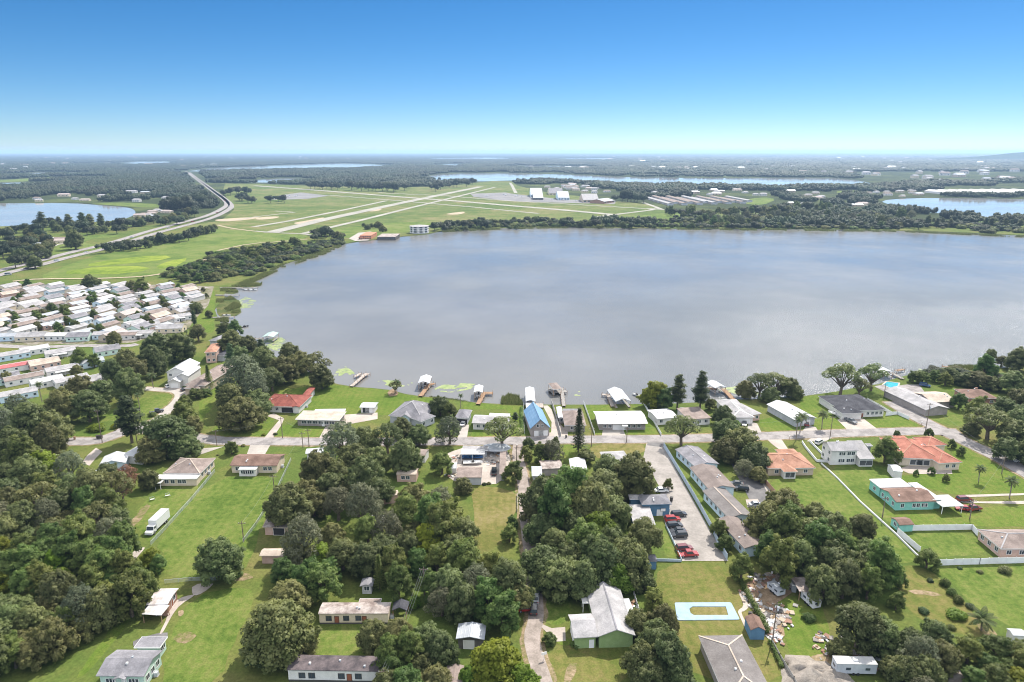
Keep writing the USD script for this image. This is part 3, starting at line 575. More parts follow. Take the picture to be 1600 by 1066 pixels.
def oak_shape(seed, w=10.0, h=12.0, n=26, flat=.55, spread=1.0):
    "a broad crown of radius about w/2... returns blobs and limbs"
    r = np.random.default_rng(seed); bl, tr = [], []
    R = w / 2; fork = h * .22
    lean = r.normal(0, .25, 2)
    tr.append(((0, 0, -.2), (lean[0] * .5, lean[1] * .5, fork), .05 * w, .042 * w))
    for i in range(n):
        a = i * 2.39996 + r.uniform(-.35, .35); q = math.sqrt((i + .5) / n)
        rr = R * q * r.uniform(.72, .98) * .82
        top = h * (1 - flat * q ** 2) * r.uniform(.86, 1.0)
        br = R * r.uniform(.22, .36) * (1.1 - .25 * q)
        c = np.array([math.cos(a) * rr, math.sin(a) * rr, top - br * .8])
        bl.append((*c, br * r.uniform(.9, 1.25), br * r.uniform(.9, 1.25), br * r.uniform(.68, .9)))
        if q > .55 and r.uniform() < .65:      # lower skirts
            b2 = br * r.uniform(.7, 1.0)
            bl.append((c[0] * 1.02, c[1] * 1.02, max(h * .2, c[2] - br * r.uniform(1.0, 1.7)), b2, b2, b2 * .8))
        for _ in range(2):     # outlying tufts break the outline
            d = r.normal(0, 1, 3); d[2] = abs(d[2]) * .8; d /= np.linalg.norm(d); b3 = br * r.uniform(.3, .5)
            bl.append((*(c + d * br * 1.05), b3, b3, b3 * .8))
        if i % 3 == 1:
            m = np.array([c[0] * .45, c[1] * .45, fork + (c[2] - fork) * .45]) + r.normal(0, .2, 3)
            tr += [((lean[0] * .5, lean[1] * .5, fork * .95), m, .022 * w, .015 * w), (m, c - (0, 0, br * .3), .015 * w, .006 * w)]
    return bl, tr
for i in range(5):
    bl, tr = oak_shape(100 + i, 10, 7.6 if i % 2 else 8.8, 20 + 2 * i)
    PR.setdefault('oak', []).append(proto_tree(f'oak_{i}', 'leaf_oak', bl, tr, 52, .4, 200 + i))
for i in range(3):
    bl, tr = oak_shape(300 + i, 10, 10.5, 18 + 2 * i, .6)
    PR.setdefault('green', []).append(proto_tree(f'green_{i}', 'leaf_green', bl, tr, 52, .4, 310 + i))
bl, tr = oak_shape(401, 10, 8.5, 24); PR['bright'] = [proto_tree('bright_0', 'leaf_bright', bl, tr, 50, .42, 402)]
bl, tr = oak_shape(405, 10, 10.5, 24, .5); PR['grey'] = [proto_tree('grey_0', 'leaf_grey', bl, tr, 50, .36, 406, core=False)]
bl, tr = oak_shape(407, 10, 14, 16, .6); PR['rust'] = [proto_tree('rust_0', 'leaf_rust', bl, tr, 20, .5, 408, core=False)]
for i in range(3):     # airy crown whose limbs show from the side
    r = np.random.default_rng(500 + i); bl, tr = [], [((0, 0, -.2), (.2, 0, 2.2), .42, .34)]
    for k in range(15):
        a = k * 2.4 + r.uniform(-.3, .3); q = math.sqrt((k + .5) / 15)
        c = np.array([math.cos(a) * 3.9 * q, math.sin(a) * 3.9 * q, 7.2 - 2.4 * q * q + r.uniform(-.5, .5)])
        s = r.uniform(1.0, 1.5); bl.append((*c, s, s, s * .62))
        m = np.array([c[0] * .4, c[1] * .4, 3.6]); tr += [((.2, 0, 2.1), m, .2, .14), (m, c, .14, .05)]
    PR.setdefault('open', []).append(proto_tree(f'open_{i}', 'leaf_oak', bl, tr, 56, .38, 510 + i, core=False))
for i in range(3):     # tall cypress like trees: crown of stacked tufts
    r = np.random.default_rng(600 + i); bl, tr = [], [((0, 0, -.2), (0, 0, 17), .34, .08)]
    for k in range(22):
        z = 3.5 + 14 * (k + .5) / 22; q = (1 - ((z - 7) / 11.5) ** 2) if z > 7 else .55 + .45 * (z - 3.5) / 3.5
        a = k * 2.4; rr = 2.5 * max(q, .12) * r.uniform(.4, .8)
        s = r.uniform(1.2, 1.8) * (.55 + .45 * max(q, 0)); bl.append((math.cos(a) * rr, math.sin(a) * rr, z, s, s, s * .85))
    PR.setdefault('cypress', []).append(proto_tree(f'cypress_{i}', 'leaf_dark' if i < 2 else 'leaf_oak', bl, tr, 26, .5, 610 + i))
for i in range(2):     # layered Norfolk-pine form: whorls of branches
    r = np.random.default_rng(640 + i); cs, os_, tr = [], [], [((0, 0, -.2), (0, 0, 18), .28, .03)]
    for k in range(26):
        z = 2.2 + k * .62; R = 3.0 * (1 - (z - 2) / 17.5) + .15
        for j in range(7):
            a = j * 2 * math.pi / 7 + k * .45; L = R * r.uniform(.8, 1.1)
            if k % 2 == 0: tr.append(((0, 0, z), (math.cos(a) * L, math.sin(a) * L, z + .15), .05, .02))
            for t in np.linspace(.2, 1, 6):
                for _ in range(2):
                    cs.append((math.cos(a) * L * t + r.normal(0, .13), math.sin(a) * L * t + r.normal(0, .13), z + .25 * t * t + r.normal(0, .07))); os_.append((math.cos(a) * .3, math.sin(a) * .3, 1))
    root = str(UsdGeom.Xform.Define(stage, f'{PROTO}/norfolk_{i}').GetPath())
    part(root, 'crown', leaves(np.array(cs), np.array(os_), .6, r), 'leaf_dark' if i == 0 else 'leaf_green')
    t = MB(); [t.cyl(a, b, r0, r1, 5) for a, b, r0, r1 in tr]; part(root, 'trunk', t, 'bark')
    PR.setdefault('norfolk', []).append(root)
def palm_proto(i, h, L, nf, droop, old=0):
    r = np.random.default_rng(700 + i)
    root = str(UsdGeom.Xform.Define(stage, f'{PROTO}/palm_{i}').GetPath())
    t = MB(); pts = [np.array([.25 * math.sin(k * .5), .12 * k * .3, h * k / 6]) for k in range(7)]
    pts[0][2] = -.2
    for a, b in zip(pts[:-1], pts[1:]): t.cyl(a, b, .24 - .01, .22, 8)
    part(root, 'trunk', t, 'palm_bark', smooth=50)
    top = pts[-1]
    for k in range(nf):
        fm = MB(); a = k * 2.4; e0 = 1.15 - 1.5 * k / nf; p = top.copy(); prev = None
        n = 9; ax = np.array([math.cos(a), math.sin(a), 0]); sd = np.array([-math.sin(a), math.cos(a), 0])
        for s in range(n + 1):
            e = e0 - droop * (s / n) ** 1.3
            wd = .62 * L / 3 * math.sin(math.pi * min(1, .12 + .88 * s / n)) ** .6
            up = np.array([-math.cos(a) * math.sin(e), -math.sin(a) * math.sin(e), math.cos(e)])
            cur = (p - sd * wd - up * wd * .45, p.copy(), p + sd * wd - up * wd * .45)
            if prev is not None and s % 1 == 0:
                # leaflets: narrow blades with gaps on both sides
                for side in (0, 2):
                    q0 = prev[1] * .62 + cur[1] * .38
                    fm.quad(prev[1], q0, prev[side] * .55 + cur[side] * .45 + (cur[1] - prev[1]) * .5, prev[side] + (cur[1] - prev[1]) * .5)
                    q1 = prev[1] * .38 + cur[1] * .62
                    fm.quad(q1, cur[1], cur[side] + (cur[1] - prev[1]) * .5, cur[side] * .55 + prev[side] * .45 + (cur[1] - prev[1]) * .55)
            prev = cur; d = ax * math.cos(e) + np.array([0, 0, math.sin(e)]); p = p + d * L / n
        part(root, 'frond', fm, 'leaf_palm')
    PR.setdefault('palm', []).append(root)
palm_proto(0, 7.5, 3.2, 22, 1.5); palm_proto(1, 10.5, 2.6, 20, 1.2); palm_proto(2, 3.0, 3.4, 16, 1.1)
for i in range(4):     # bushes
    r = np.random.default_rng(800 + i); bl = []
    for k in range(7):
        a = k * 2.4; q = math.sqrt((k + .3) / 7); bl.append((math.cos(a) * .62 * q, math.sin(a) * .62 * q, .62 - .25 * q, .5, .5, .48))
    root = proto_tree(f'bush_{i}', ['leaf_green', 'leaf_dark', 'leaf_bright', 'leaf_oak'][i], bl, [((0, 0, -.1), (0, 0, .6), .06, .03)], 260, .17, 810 + i, -.9)
    PR.setdefault('bush', []).append(root)
# light models for far trees, and patches of far wood
def far_blobs(r, n, R, h):
    return [(r.normal(0, R * .42), r.normal(0, R * .42), h * r.uniform(.5, .82), R * r.uniform(.45, .65), R * r.uniform(.45, .65), h * r.uniform(.2, .28)) for _ in range(n)]
for i in range(4):
    r = np.random.default_rng(900 + i)
    bl = far_blobs(r, 9, 4.6, 9) 
    PR.setdefault('far', []).append(proto_tree(f'far_{i}', 'leaf_wood', bl, [((0, 0, -.2), (0, 0, 6), .35, .15)], 9, 1.0, 910 + i))
def patch(key, seed, side, n, hmin, hmax, rr):
    r = np.random.default_rng(seed); vv, ff, nv, m = [], [], [], 0
    ico = trimesh.creation.icosphere(1)
    for k in range(n):
        x, y = r.uniform(-side / 2, side / 2, 2); h = r.uniform(hmin, hmax); R = r.uniform(*rr)
        for j in range(3):
            q = ico.vertices * (1 + .22 * r.normal(0, 1, (len(ico.vertices), 1)))
            ox, oy = r.normal(0, R * .45, 2)
            q = q * (R * .75, R * .75, h * .36) + (x + ox, y + oy, h * r.uniform(.5, .68))
            vv.append(q); nv.append(ico.vertices); ff.append(ico.faces + m); m += len(q)
        nl = 26; d = sph(nl, r); d[:, 2] = abs(d[:, 2])
        lv, lf, ln = leaves(d * (R * 1.05, R * 1.05, h * .42) + (x, y, h * .6), d, R * .42, r)
        nv.append(ln); vv.append(lv); ff.append(lf + m); m += len(lv)
    root = str(UsdGeom.Xform.Define(stage, f'{PROTO}/{key}').GetPath())
    part(root, 'crowns', (np.vstack(vv), np.vstack(ff), np.vstack(nv)), 'leaf_wood')
    return root
PATCH = [patch(f'wood_{i}', 950 + i, 60, 46, 7, 13, (3.2, 5.5)) for i in range(4)]
PATCH += [patch(f'grove_{i}', 970 + i, 60, 16, 6, 12, (3.0, 5.2)) for i in range(2)]

# ------------------------------------------------------------------ far woods (one object per belt, nobody could count them)
def instancer(name, label, protos, pos, idx, scl, ang, cat='wood'):
    pi = UsdGeom.PointInstancer.Define(stage, uniq('/World', name))
    pi.CreatePrototypesRel().SetTargets([Sdf.Path(p) for p in protos])
    pi.CreatePositionsAttr(Vt.Vec3fArray.FromNumpy(np.asarray(pos, np.float32)))
    pi.CreateProtoIndicesAttr(Vt.IntArray.FromNumpy(np.asarray(idx, np.int32)))
    pi.CreateScalesAttr(Vt.Vec3fArray.FromNumpy(np.asarray(scl, np.float32)))
    q = np.zeros((len(pos), 4), np.float32); q[:, 0] = np.cos(np.asarray(ang) / 2); q[:, 3] = np.sin(np.asarray(ang) / 2)
    pi.CreateOrientationsAttr(Vt.QuathArray([Gf.Quath(float(a), 0, 0, float(d)) for a, _, _, d in q]))
    meta(pi.GetPrim(), label, cat, kind='stuff')
# instancer prototypes must be real prims: keep them under the first wood
WOODS = '/World/wood_models'
kc = {}
def belt(y0, y1, step, cover, seed, label, zs, blocked, nscale, xlim=.9):
    r = np.random.default_rng(seed); pos, idx, scl, ang = [], [], [], []
    pr = prep(blocked)
    y = y0
    while y < y1:
        s = step(y); half = xlim * y + 60
        xs = np.arange(-half, half, s) + r.uniform(-.5, .5) * s
        c = meshkit.fbm(np.column_stack([xs / nscale, np.full(len(xs), y / nscale), np.zeros(len(xs))]), 4, 21)
        for x, cc in zip(xs, c):
            px, py = x + r.normal(0, s * .34), y + r.normal(0, s * .34)
            if cc < cover: continue
            if pr.intersects(sbox(px - s * .5, py - s * .5, px + s * .5, py + s * .5)): continue
            pos.append((px, py, 0)); idx.append(r.integers(0, 4) if cc > cover + .07 else r.integers(4, 6)); k = s / 58; scl.append((k, k, zs * r.uniform(.85, 1.2))); ang.append(r.uniform(0, 6.28))
        y += s * .9
    return pos, idx, scl, ang
woods = []
def plant_belt(name, label, data):
    pos, idx, scl, ang = data
    base = uniq('/World', name); _names[('/World', name)] -= 1
    pi = UsdGeom.PointInstancer.Define(stage, base)
    ps = []
    for k, p in enumerate(PATCH):
        x = UsdGeom.Xform.Define(stage, f'{base}/wood_patch_{k + 1:03d}'); x.GetPrim().GetReferences().AddInternalReference(p); ps.append(str(x.GetPath()))
    _names[('/World', name)] += 1
    pi.CreatePrototypesRel().SetTargets([Sdf.Path(p) for p in ps])
    pi.CreatePositionsAttr(Vt.Vec3fArray.FromNumpy(np.asarray(pos, np.float32)))
    pi.CreateProtoIndicesAttr(Vt.IntArray.FromNumpy(np.asarray(idx, np.int32)))
    pi.CreateScalesAttr(Vt.Vec3fArray.FromNumpy(np.asarray(scl, np.float32)))
    a = np.asarray(ang) / 2
    pi.CreateOrientationsAttr(Vt.QuathArray([Gf.Quath(float(math.cos(t)), 0, 0, float(math.sin(t))) for t in a]))
    meta(pi.GetPrim(), label, 'wood', kind='stuff')
    return len(pos)
built_up = unary_union([gpoly(p) for p in (
    [(735,303),(790,301),(840,296),(905,292),(960,300),(965,320),(880,318),(800,315)], [(840,290),(900,288),(905,296),(840,297)],
    [(1000,312),(1130,306),(1195,308),(1220,312),(1200,330),(1130,331),(1035,324)], [(440,305),(470,301),(515,306),(480,311),(415,312)],
    [(1480,294),(1600,291),(1700,290),(1700,306),(1600,306),(1500,305)], [(1340,270),(1600,262),(1600,278),(1420,285),(1370,288)], [(0,333),(340,333),(340,500),(-300,500)])])
blk = unary_union([keep_clear.buffer(4), built_up])
_rh = random.Random(31); _kp = prep(unary_union([lakes_all.buffer(8)] + RW + hwy)); FARH = []
def scatter_houses(pts, n, label, group, s=(.9, 1.3), zs=(1, 1.2), cat='house'):
    pg = Polygon(pts); x0, y0, x1, y1 = pg.bounds; k = 0; tries = 0
    while k < n and tries < n * 50:
        tries += 1; x, y = _rh.uniform(x0, x1), _rh.uniform(y0, y1)
        if not pg.contains(Point(x, y)) or _kp.contains(Point(*G(x, y))): continue
        FARH.append((G(x, y), label, group, _rh.uniform(-.5, .5), _rh.uniform(*s), _rh.uniform(*zs), cat)); k += 1
scatter_houses([(0,318),(110,305),(240,300),(300,310),(280,318),(150,314)], 14, 'house among the woods behind the left lake', 'houses behind the left lake', (.8, 1.1))
scatter_houses([(200,352),(240,345),(275,338),(300,332),(250,328),(215,336)], 10, 'house between the left lake and the highway', 'houses between the left lake and the highway', (.6, .85))
scatter_houses([(10,385),(60,372),(120,377),(90,385),(30,398)], 6, 'house beside the highway at the left edge', 'houses beside the highway at the left edge', (.6, .85))
scatter_houses([(840,292),(905,288),(960,296),(950,303),(870,299)], 26, 'house in the small town behind the apron', 'houses in the small town behind the apron', (.8, 1.1))
scatter_houses([(970,300),(1060,298),(1200,296),(1290,303),(1280,312),(1120,305),(1000,308)], 20, 'pale house under the trees behind the hangar rows', 'houses behind the hangar rows', (.8, 1.1))
scatter_houses([(1200,312),(1300,315),(1360,322),(1300,328),(1210,325)], 8, 'house at the back of the wooded spit', 'houses at the back of the wooded spit', (.7, 1.0))
scatter_houses([(1330,300),(1400,296),(1460,302),(1440,312),(1380,310)], 10, 'house by the right lake', 'houses by the right lake', (.7, 1.1))
scatter_houses([(1180,262),(1400,258),(1600,262),(1600,284),(1450,286),(1380,276),(1250,272)], 40, 'long pale building in the far town at the right', 'pale buildings in the far town at the right', (1.2, 2.4), (2.0, 2.8), 'building')
scatter_houses([(780,262),(1150,262),(1200,268),(900,268)], 16, 'pale building beyond the silvery lake', 'pale buildings beyond the silvery lake', (1.2, 2.2), (2.2, 2.8), 'building')
scatter_houses([(0,256),(330,250),(340,262),(180,262),(0,268)], 16, 'pale building in the far woods at the left', 'pale buildings in the far woods at the left', (1.4, 2.6), (2.2, 2.9), 'building')
scatter_houses([(900,244),(1600,244),(1600,256),(900,254)], 34, 'pale building on the far plain near the skyline', 'pale buildings near the skyline', (1.8, 3.2), (2.6, 3.4), 'building')
scatter_houses([(0,244),(800,244),(800,250),(0,250)], 18, 'pale building near the skyline left of centre', 'pale buildings near the skyline left of centre', (1.8, 3.2), (2.6, 3.4), 'building')
blk = unary_union([blk] + [sbox(g[0] - 22, g[1] - 75, g[0] + 22, g[1] + 12) for g, *_ in FARH if g[1] < 2000])
counts = [plant_belt('wood', 'dark mixed wood and gardens just beyond the airfield and the lakes', belt(1058, 1870, lambda y: 42, .33, 1, '', .95, blk, 160, .95)),
          plant_belt('wood', 'bluish band of woods in the middle distance behind the silvery lake', belt(1870, 3960, lambda y: 60 + (y - 1870) * .02, .31, 2, '', 1.05, blk, 420)),
          plant_belt('wood', 'hazy woods stretching to the skyline', belt(3960, 26000, lambda y: 100 * (y / 3960) ** 1.12, .25, 3, '', 1.15, lakes_all, 900))]
print('wood patches', counts)

def scrub(label, pts, width_px, n, hmin, hmax, seed):
    r = np.random.default_rng(seed); L = LineString([G(*p) for p in pts]); base = uniq('/World', 'scrub'); pi = UsdGeom.PointInstancer.Define(stage, base); ps = []
    for k, p in enumerate(PR['far'][:2] + PR['bush'][:1] + PR['bush'][3:]):
        x = UsdGeom.Xform.Define(stage, f'{base}/shrub_{k + 1:03d}'); x.GetPrim().GetReferences().AddInternalReference(p); ps.append(str(x.GetPath()))
    pos, idx, scl, ang = [], [], [], []
    while len(pos) < n:
        q = L.interpolate(r.uniform(), True); x, y = q.x + r.normal(0, width_px), q.y + r.normal(0, width_px)
        if lake_pg[0].buffer(2).contains(Point(x, y)): continue
        h = r.uniform(hmin, hmax); k = int(r.integers(0, 4)); b = h / (8.5 if k < 2 else 1.25); w = b * r.uniform(.9, 1.6)
        pos.append((x, y, 0)); idx.append(k); scl.append((w, w, b)); ang.append(r.uniform(0, 6.28))
    pi.CreatePrototypesRel().SetTargets([Sdf.Path(p) for p in ps]); pi.CreatePositionsAttr(Vt.Vec3fArray.FromNumpy(np.asarray(pos, np.float32))); pi.CreateProtoIndicesAttr(Vt.IntArray.FromNumpy(np.asarray(idx, np.int32))); pi.CreateScalesAttr(Vt.Vec3fArray.FromNumpy(np.asarray(scl, np.float32)))
    pi.CreateOrientationsAttr(Vt.QuathArray([Gf.Quath(float(math.cos(t / 2)), 0, 0, float(math.sin(t / 2))) for t in ang])); meta(pi.GetPrim(), label, 'scrub', kind='stuff')
scrub('continuous bushy scrub along the left shore of the lake', [(300,432),(340,432),(372,428),(400,415),(435,405),(470,396),(500,386),(530,379)], 9, 420, 2, 6, 1)
scrub('lower bushes behind the left shore scrub', [(285,430),(320,415),(350,402),(400,392),(450,385)], 9, 220, 2, 6, 2)
scrub('continuous low scrub along the far shore', [(690,358.5),(740,355.5),(800,353.8),(900,352),(1000,354),(1100,355),(1200,355.5),(1300,356),(1400,357.5)], 8, 520, 2, 6.5, 3)
scrub('thick undergrowth of the wooded spit', [(1050,347),(1150,346),(1250,345),(1350,345),(1440,350),(1520,356),(1600,361)], 26, 520, 3, 8, 4)
scrub('undergrowth between the lakeside oaks on the left', [(360,540),(380,545),(410,558),(440,566),(470,578)], 3, 60, 1, 2.6, 5)
scrub('undergrowth on the bank at the right end of the shore', [(1425,588),(1470,582),(1520,586),(1570,592)], 3, 120, 1, 3, 6)
# ------------------------------------------------------------------ houses
for k, c, c2 in (('wall_white', (.54,.52,.49), (.62,.6,.565)), ('wall_cream', (.52,.44,.32), (.58,.5,.38)), ('wall_tan', (.4,.32,.24), (.46,.38,.29)), ('wall_pink', (.45,.3,.24), (.5,.36,.3)),
    ('wall_grey', (.33,.34,.35), (.4,.41,.42)), ('wall_blue', (.075,.15,.23), (.09,.18,.27)), ('wall_paleblue', (.42,.52,.58), (.5,.6,.65)), ('wall_green', (.2,.28,.11), (.24,.32,.14)), ('wall_mint', (.40,.52,.45), (.48,.6,.53)),
    ('wall_turquoise', (.17,.42,.35), (.22,.48,.41)), ('wall_dark', (.09,.08,.075), (.13,.12,.11)), ('wall_brick', (.25,.14,.10), (.32,.19,.14)), ('wall_taupe', (.25,.22,.2), (.3,.27,.25)), ('block', (.4,.39,.37), (.5,.49,.47))):
    mat(k, c, c2, .6, .8, .2, coord='obj', fine=.06)
for k, c, c2 in (('roof_grey', (0.181,0.176,0.189), (0.292,0.281,0.297)), ('roof_lightgrey', (0.292,0.284,0.284), (0.454,0.432,0.432)), ('roof_dark', (0.043,0.043,0.052), (0.092,0.092,0.103)), ('roof_brown', (0.146,0.090,0.069), (0.259,0.167,0.130)), ('roof_taupe', (0.206,0.163,0.142), (0.335,0.270,0.238)),
    ('roof_greybrown', (.165,.148,.14), (.225,.205,.195)), ('roof_dullbrown', (.18,.145,.13), (.255,.21,.188)), ('roof_red', (0.189,0.056,0.043), (0.324,0.108,0.081)), ('roof_orange', (0.318,0.163,0.107), (0.486,0.270,0.189)), ('roof_terracotta', (0.310,0.120,0.082), (0.486,0.205,0.146)), ('roof_tan', (0.396,0.327,0.267), (0.594,0.497,0.410)), ('roof_mottled', (0.189,0.146,0.129), (0.540,0.475,0.432)), ('roof_streaked', (0.060,0.052,0.056), (0.173,0.140,0.140))):
    mat(k, c, c2, .32, .85, .2, coord='obj', detail=6, fine=.16, bump=.04, bscale=5)
for k, c, c2 in (('metal_white', (.48,.49,.5), (.59,.59,.59)), ('metal_grey', (.36,.38,.41), (.46,.48,.5)), ('metal_blue', (.16,.30,.47), (.22,.37,.54)), ('metal_green', (.36,.5,.42), (.45,.58,.5)), ('metal_rusty', (.42,.36,.33), (.72,.7,.68)), ('metal_red', (.42,.10,.10), (.5,.15,.14))):
    mat(k, c, c2, .35, .45, .4, coord='obj', fine=.05, seam=('x', .9))
mat('white_flat_roof', (.47,.46,.445), (.575,.565,.55), .3, .7, .3, coord='obj', fine=.05)
mat('trim_white', (.72,.71,.69), rough=.6); mat('trim_dark', (.06,.055,.05), rough=.6); mat('timber', (.28,.17,.10), (.38,.25,.16), 2, .85, .2, coord='obj', fine=.15)
mat('timber_grey', (.26,.24,.22), (.36,.34,.31), 2, .85, .2, coord='obj', fine=.15)
mat('glass_dark', (.03,.04,.05), (.05,.06,.07), .3, .08, .6, coord='obj'); mat('door_brown', (.22,.075,.04), rough=.5); mat('door_white', (.68,.67,.65), rough=.5); mat('painted_shade', (.03,.03,.032), rough=.9)
mat('screen', (.055,.058,.06), (.08,.083,.085), 1, .7, .3, coord='obj')
mat('pool_water', (.05,.36,.42), (.08,.45,.5), .8, .06, .6)
mat('slab_blue', (.27,.375,.46), (.33,.43,.51), .4, .7, .3, fine=.04)

def rect_of(A, B, C, h):
    a, b, c = P(*A, h)[:2], P(*B, h)[:2], P(*C, h)[:2]
    u = b - a; w = np.linalg.norm(u); u = u / w; v = np.array([-u[1], u[0]])
    d = max(1.5, float((c - b) @ v))
    return a + u * w / 2 + v * d / 2, math.atan2(u[1], u[0]), w, d
def slab(mb, a, b, c, d, t=.16):
    "a plank of thickness t below the quad a b c d"
    q = [np.array(x, float) for x in (a, b, c, d)]; n = np.cross(q[1] - q[0], q[3] - q[0]); n /= np.linalg.norm(n)
    if n[2] < 0: q = q[::-1]; n = -n
    l = [x - (0, 0, t) for x in q]
    mb.quad(*q); mb.quad(*l[::-1])
    for i in range(4): j = (i + 1) % 4; mb.quad(l[i], l[j], q[j], q[i])
WIN = dict(w=1.15, z0=1.0, z1=2.15)
def opening(parent, name, side, s, z0, z1, wd, w2, d2, xf, fmat, pmat, proud=.05, bars=True, sub='pane'):
    """a framed opening on a wall of half sizes w2, d2. side f, b, l, r; s its place along the wall (-1..1)"""
    fr, pn = MB(), MB(); t = .09
    def put(mb, a0, a1, za, zb, o0, o1):
        if side in 'fb':
            y = (-d2 - o1, -d2 - o0) if side == 'f' else (d2 + o0, d2 + o1); mb.box(a0, a1, *y, za, zb)
        else:
            x = (-w2 - o1, -w2 - o0) if side == 'l' else (w2 + o0, w2 + o1); mb.box(*x, a0, a1, za, zb)
    half = w2 if side in 'fb' else d2
    c = s * (half - wd * .5 - .3)
    put(fr, c - wd / 2 - t, c + wd / 2 + t, z1, z1 + t, -.05, proud); put(fr, c - wd / 2 - t, c + wd / 2 + t, z0 - t, z0, -.05, proud + .02)
    put(fr, c - wd / 2 - t, c - wd / 2, z0, z1, -.05, proud); put(fr, c + wd / 2, c + wd / 2 + t, z0, z1, -.05, proud)
    if bars: put(fr, c - .03, c + .03, z0, z1, -.02, proud - .01)
    put(pn, c - wd / 2, c + wd / 2, z0, z1, -.05, .015)
    fr.xform(*xf); pn.xform(*xf)
    p = part(parent, name, fr, fmat); part(p, sub, pn, pmat)
def section(t, R0, s):
    """one block of a house: dict(px=(A,B,C), h, roof, wall, rm, ...)"""
    c, rz, w, d = rect_of(*s['px'], s['h']); c0, rz0 = R0
    dx = c - c0; cc, sn = math.cos(-rz0), math.sin(-rz0)
    xf = ((dx[0] * cc - dx[1] * sn, dx[0] * sn + dx[1] * cc, 0), rz - rz0)
    h, kind, pit = s['h'], s.get('roof', 'hip'), s.get('pitch', .32)
    oh = s.get('oh', .45); w2, d2 = w / 2 - oh, d / 2 - oh; hb = h - .2
    wall, roof, trim = MB(), MB(), MB()
    ridges = []
    open_ = s.get('open')
    if kind == 'hip':
        X, Y = w / 2, d / 2; rise = min(X, Y) * pit; k = min(X, Y)
        e = [(-X, -Y, h), (X, -Y, h), (X, Y, h), (-X, Y, h)]
        if w >= d: r = [(-X + k, 0, h + rise), (X - k, 0, h + rise)]
        else: r = [(0, -Y + k, h + rise), (0, Y - k, h + rise)]
        if abs(X - Y) < .05: r[1] = (r[0][0] + .05, r[0][1], r[0][2])
        if w >= d:
            roof.quad(e[0], e[1], r[1], r[0]); roof.quad(e[2], e[3], r[0], r[1]); roof.tri(e[1], e[2], r[1]); roof.tri(e[3], e[0], r[0])
            ridges = [(r[0], r[1]), (e[0], r[0]), (e[3], r[0]), (e[1], r[1]), (e[2], r[1])]
        else:
            roof.tri(e[0], e[1], r[0]); roof.quad(e[1], e[2], r[1], r[0]); roof.tri(e[2], e[3], r[1]); roof.quad(e[3], e[0], r[0], r[1])
            ridges = [(r[0], r[1]), (e[0], r[0]), (e[1], r[0]), (e[2], r[1]), (e[3], r[1])]
        roof.quad(*[(x, y, hb) for x, y, _ in e[::-1]])
        for i in range(4): j = (i + 1) % 4; roof.quad((*e[i][:2], hb), (*e[j][:2], hb), e[j], e[i])
    elif kind == 'gable':
        ax = s.get('axis', 'x'); X, Y = w / 2, d / 2
        half = Y if ax == 'x' else X; rise = half * pit
        def pt(a, b, z): return (a, b, z) if ax == 'x' else (b, a, z)
        Lh = X if ax == 'x' else Y
        for sg in (-1, 1):
            slab(roof, pt(-Lh, sg * half, h), pt(Lh, sg * half, h), pt(Lh, 0, h + rise), pt(-Lh, 0, h + rise), .17)
        ridges = [(pt(-Lh, 0, h + rise), pt(Lh, 0, h + rise))]
        wl, wh = Lh - oh, half - oh; zt = h + oh * pit - .17
        if not open_:
            for sg in (-1, 1):
                a, b, cpt = pt(sg * wl, -wh, hb), pt(sg * wl, wh, hb), pt(sg * wl, 0, h + rise - .18)
                a2, b2 = pt(sg * wl, -wh, zt), pt(sg * wl, wh, zt)
                wall.add([a, b, b2, cpt, a2], [[0, 1, 2], [0, 2, 3], [0, 3, 4]])
            for sg in (-1, 1):
                wall.quad(pt(-wl, sg * wh, hb), pt(wl, sg * wh, hb), pt(wl, sg * wh, zt), pt(-wl, sg * wh, zt))
    elif kind == 'shed':
        rise = d * pit; X, Y = w / 2, d / 2
        slab(roof, (-X, -Y, h), (X, -Y, h), (X, Y, h + rise), (-X, Y, h + rise), .16)
        if not open_:
            z0, z1 = h + oh * pit - .17, h + rise - oh * pit - .17
            wall.quad((-w2, d2, hb), (w2, d2, hb), (w2, d2, z1), (-w2, d2, z1))
            for sg in (-1, 1): wall.tri((sg * w2, -d2, hb), (sg * w2, d2, hb), (sg * w2, d2, z1))
    else:
        roof.box(-w / 2, w / 2, -d / 2, d / 2, h - .22, h)
    if open_:
        for x in np.linspace(-w / 2 + .25, w / 2 - .25, max(2, int(w / 4) + 1)):
            for y in (-d / 2 + .25, d / 2 - .25):
                part(t, 'post', MB().box(x - .07, x + .07, y - .07, y + .07, 0, h - .18).xform(*xf), s.get('postm', 'trim_white'))
        if open_ == 'half': wall.box(-w2, w2, d2 - .15, d2, 0, h - .2)
    else:
        wall.box(-w2, w2, -d2, d2, s.get('base', 0) - .1, h - .19)
    if wall.v: part(t, 'wall', wall.xform(*xf), s['wall'])
    part(t, 'roof', roof.xform(*xf), s['rm'])
    if s.get('cap') and ridges:
        m = MB()
        for a, b in ridges: m.bar(np.array(a) + (0, 0, .03), np.array(b) + (0, 0, .03), .34, .09)
        part(t, 'ridge_cap', m.xform(*xf), s['cap'])
    if not open_ and s.get('skirt'): part(t, 'skirting', MB().box(-w2 - .02, w2 + .02, -d2 - .02, d2 + .02, -.1, s['skirt']).xform(*xf), 'trim_dark')
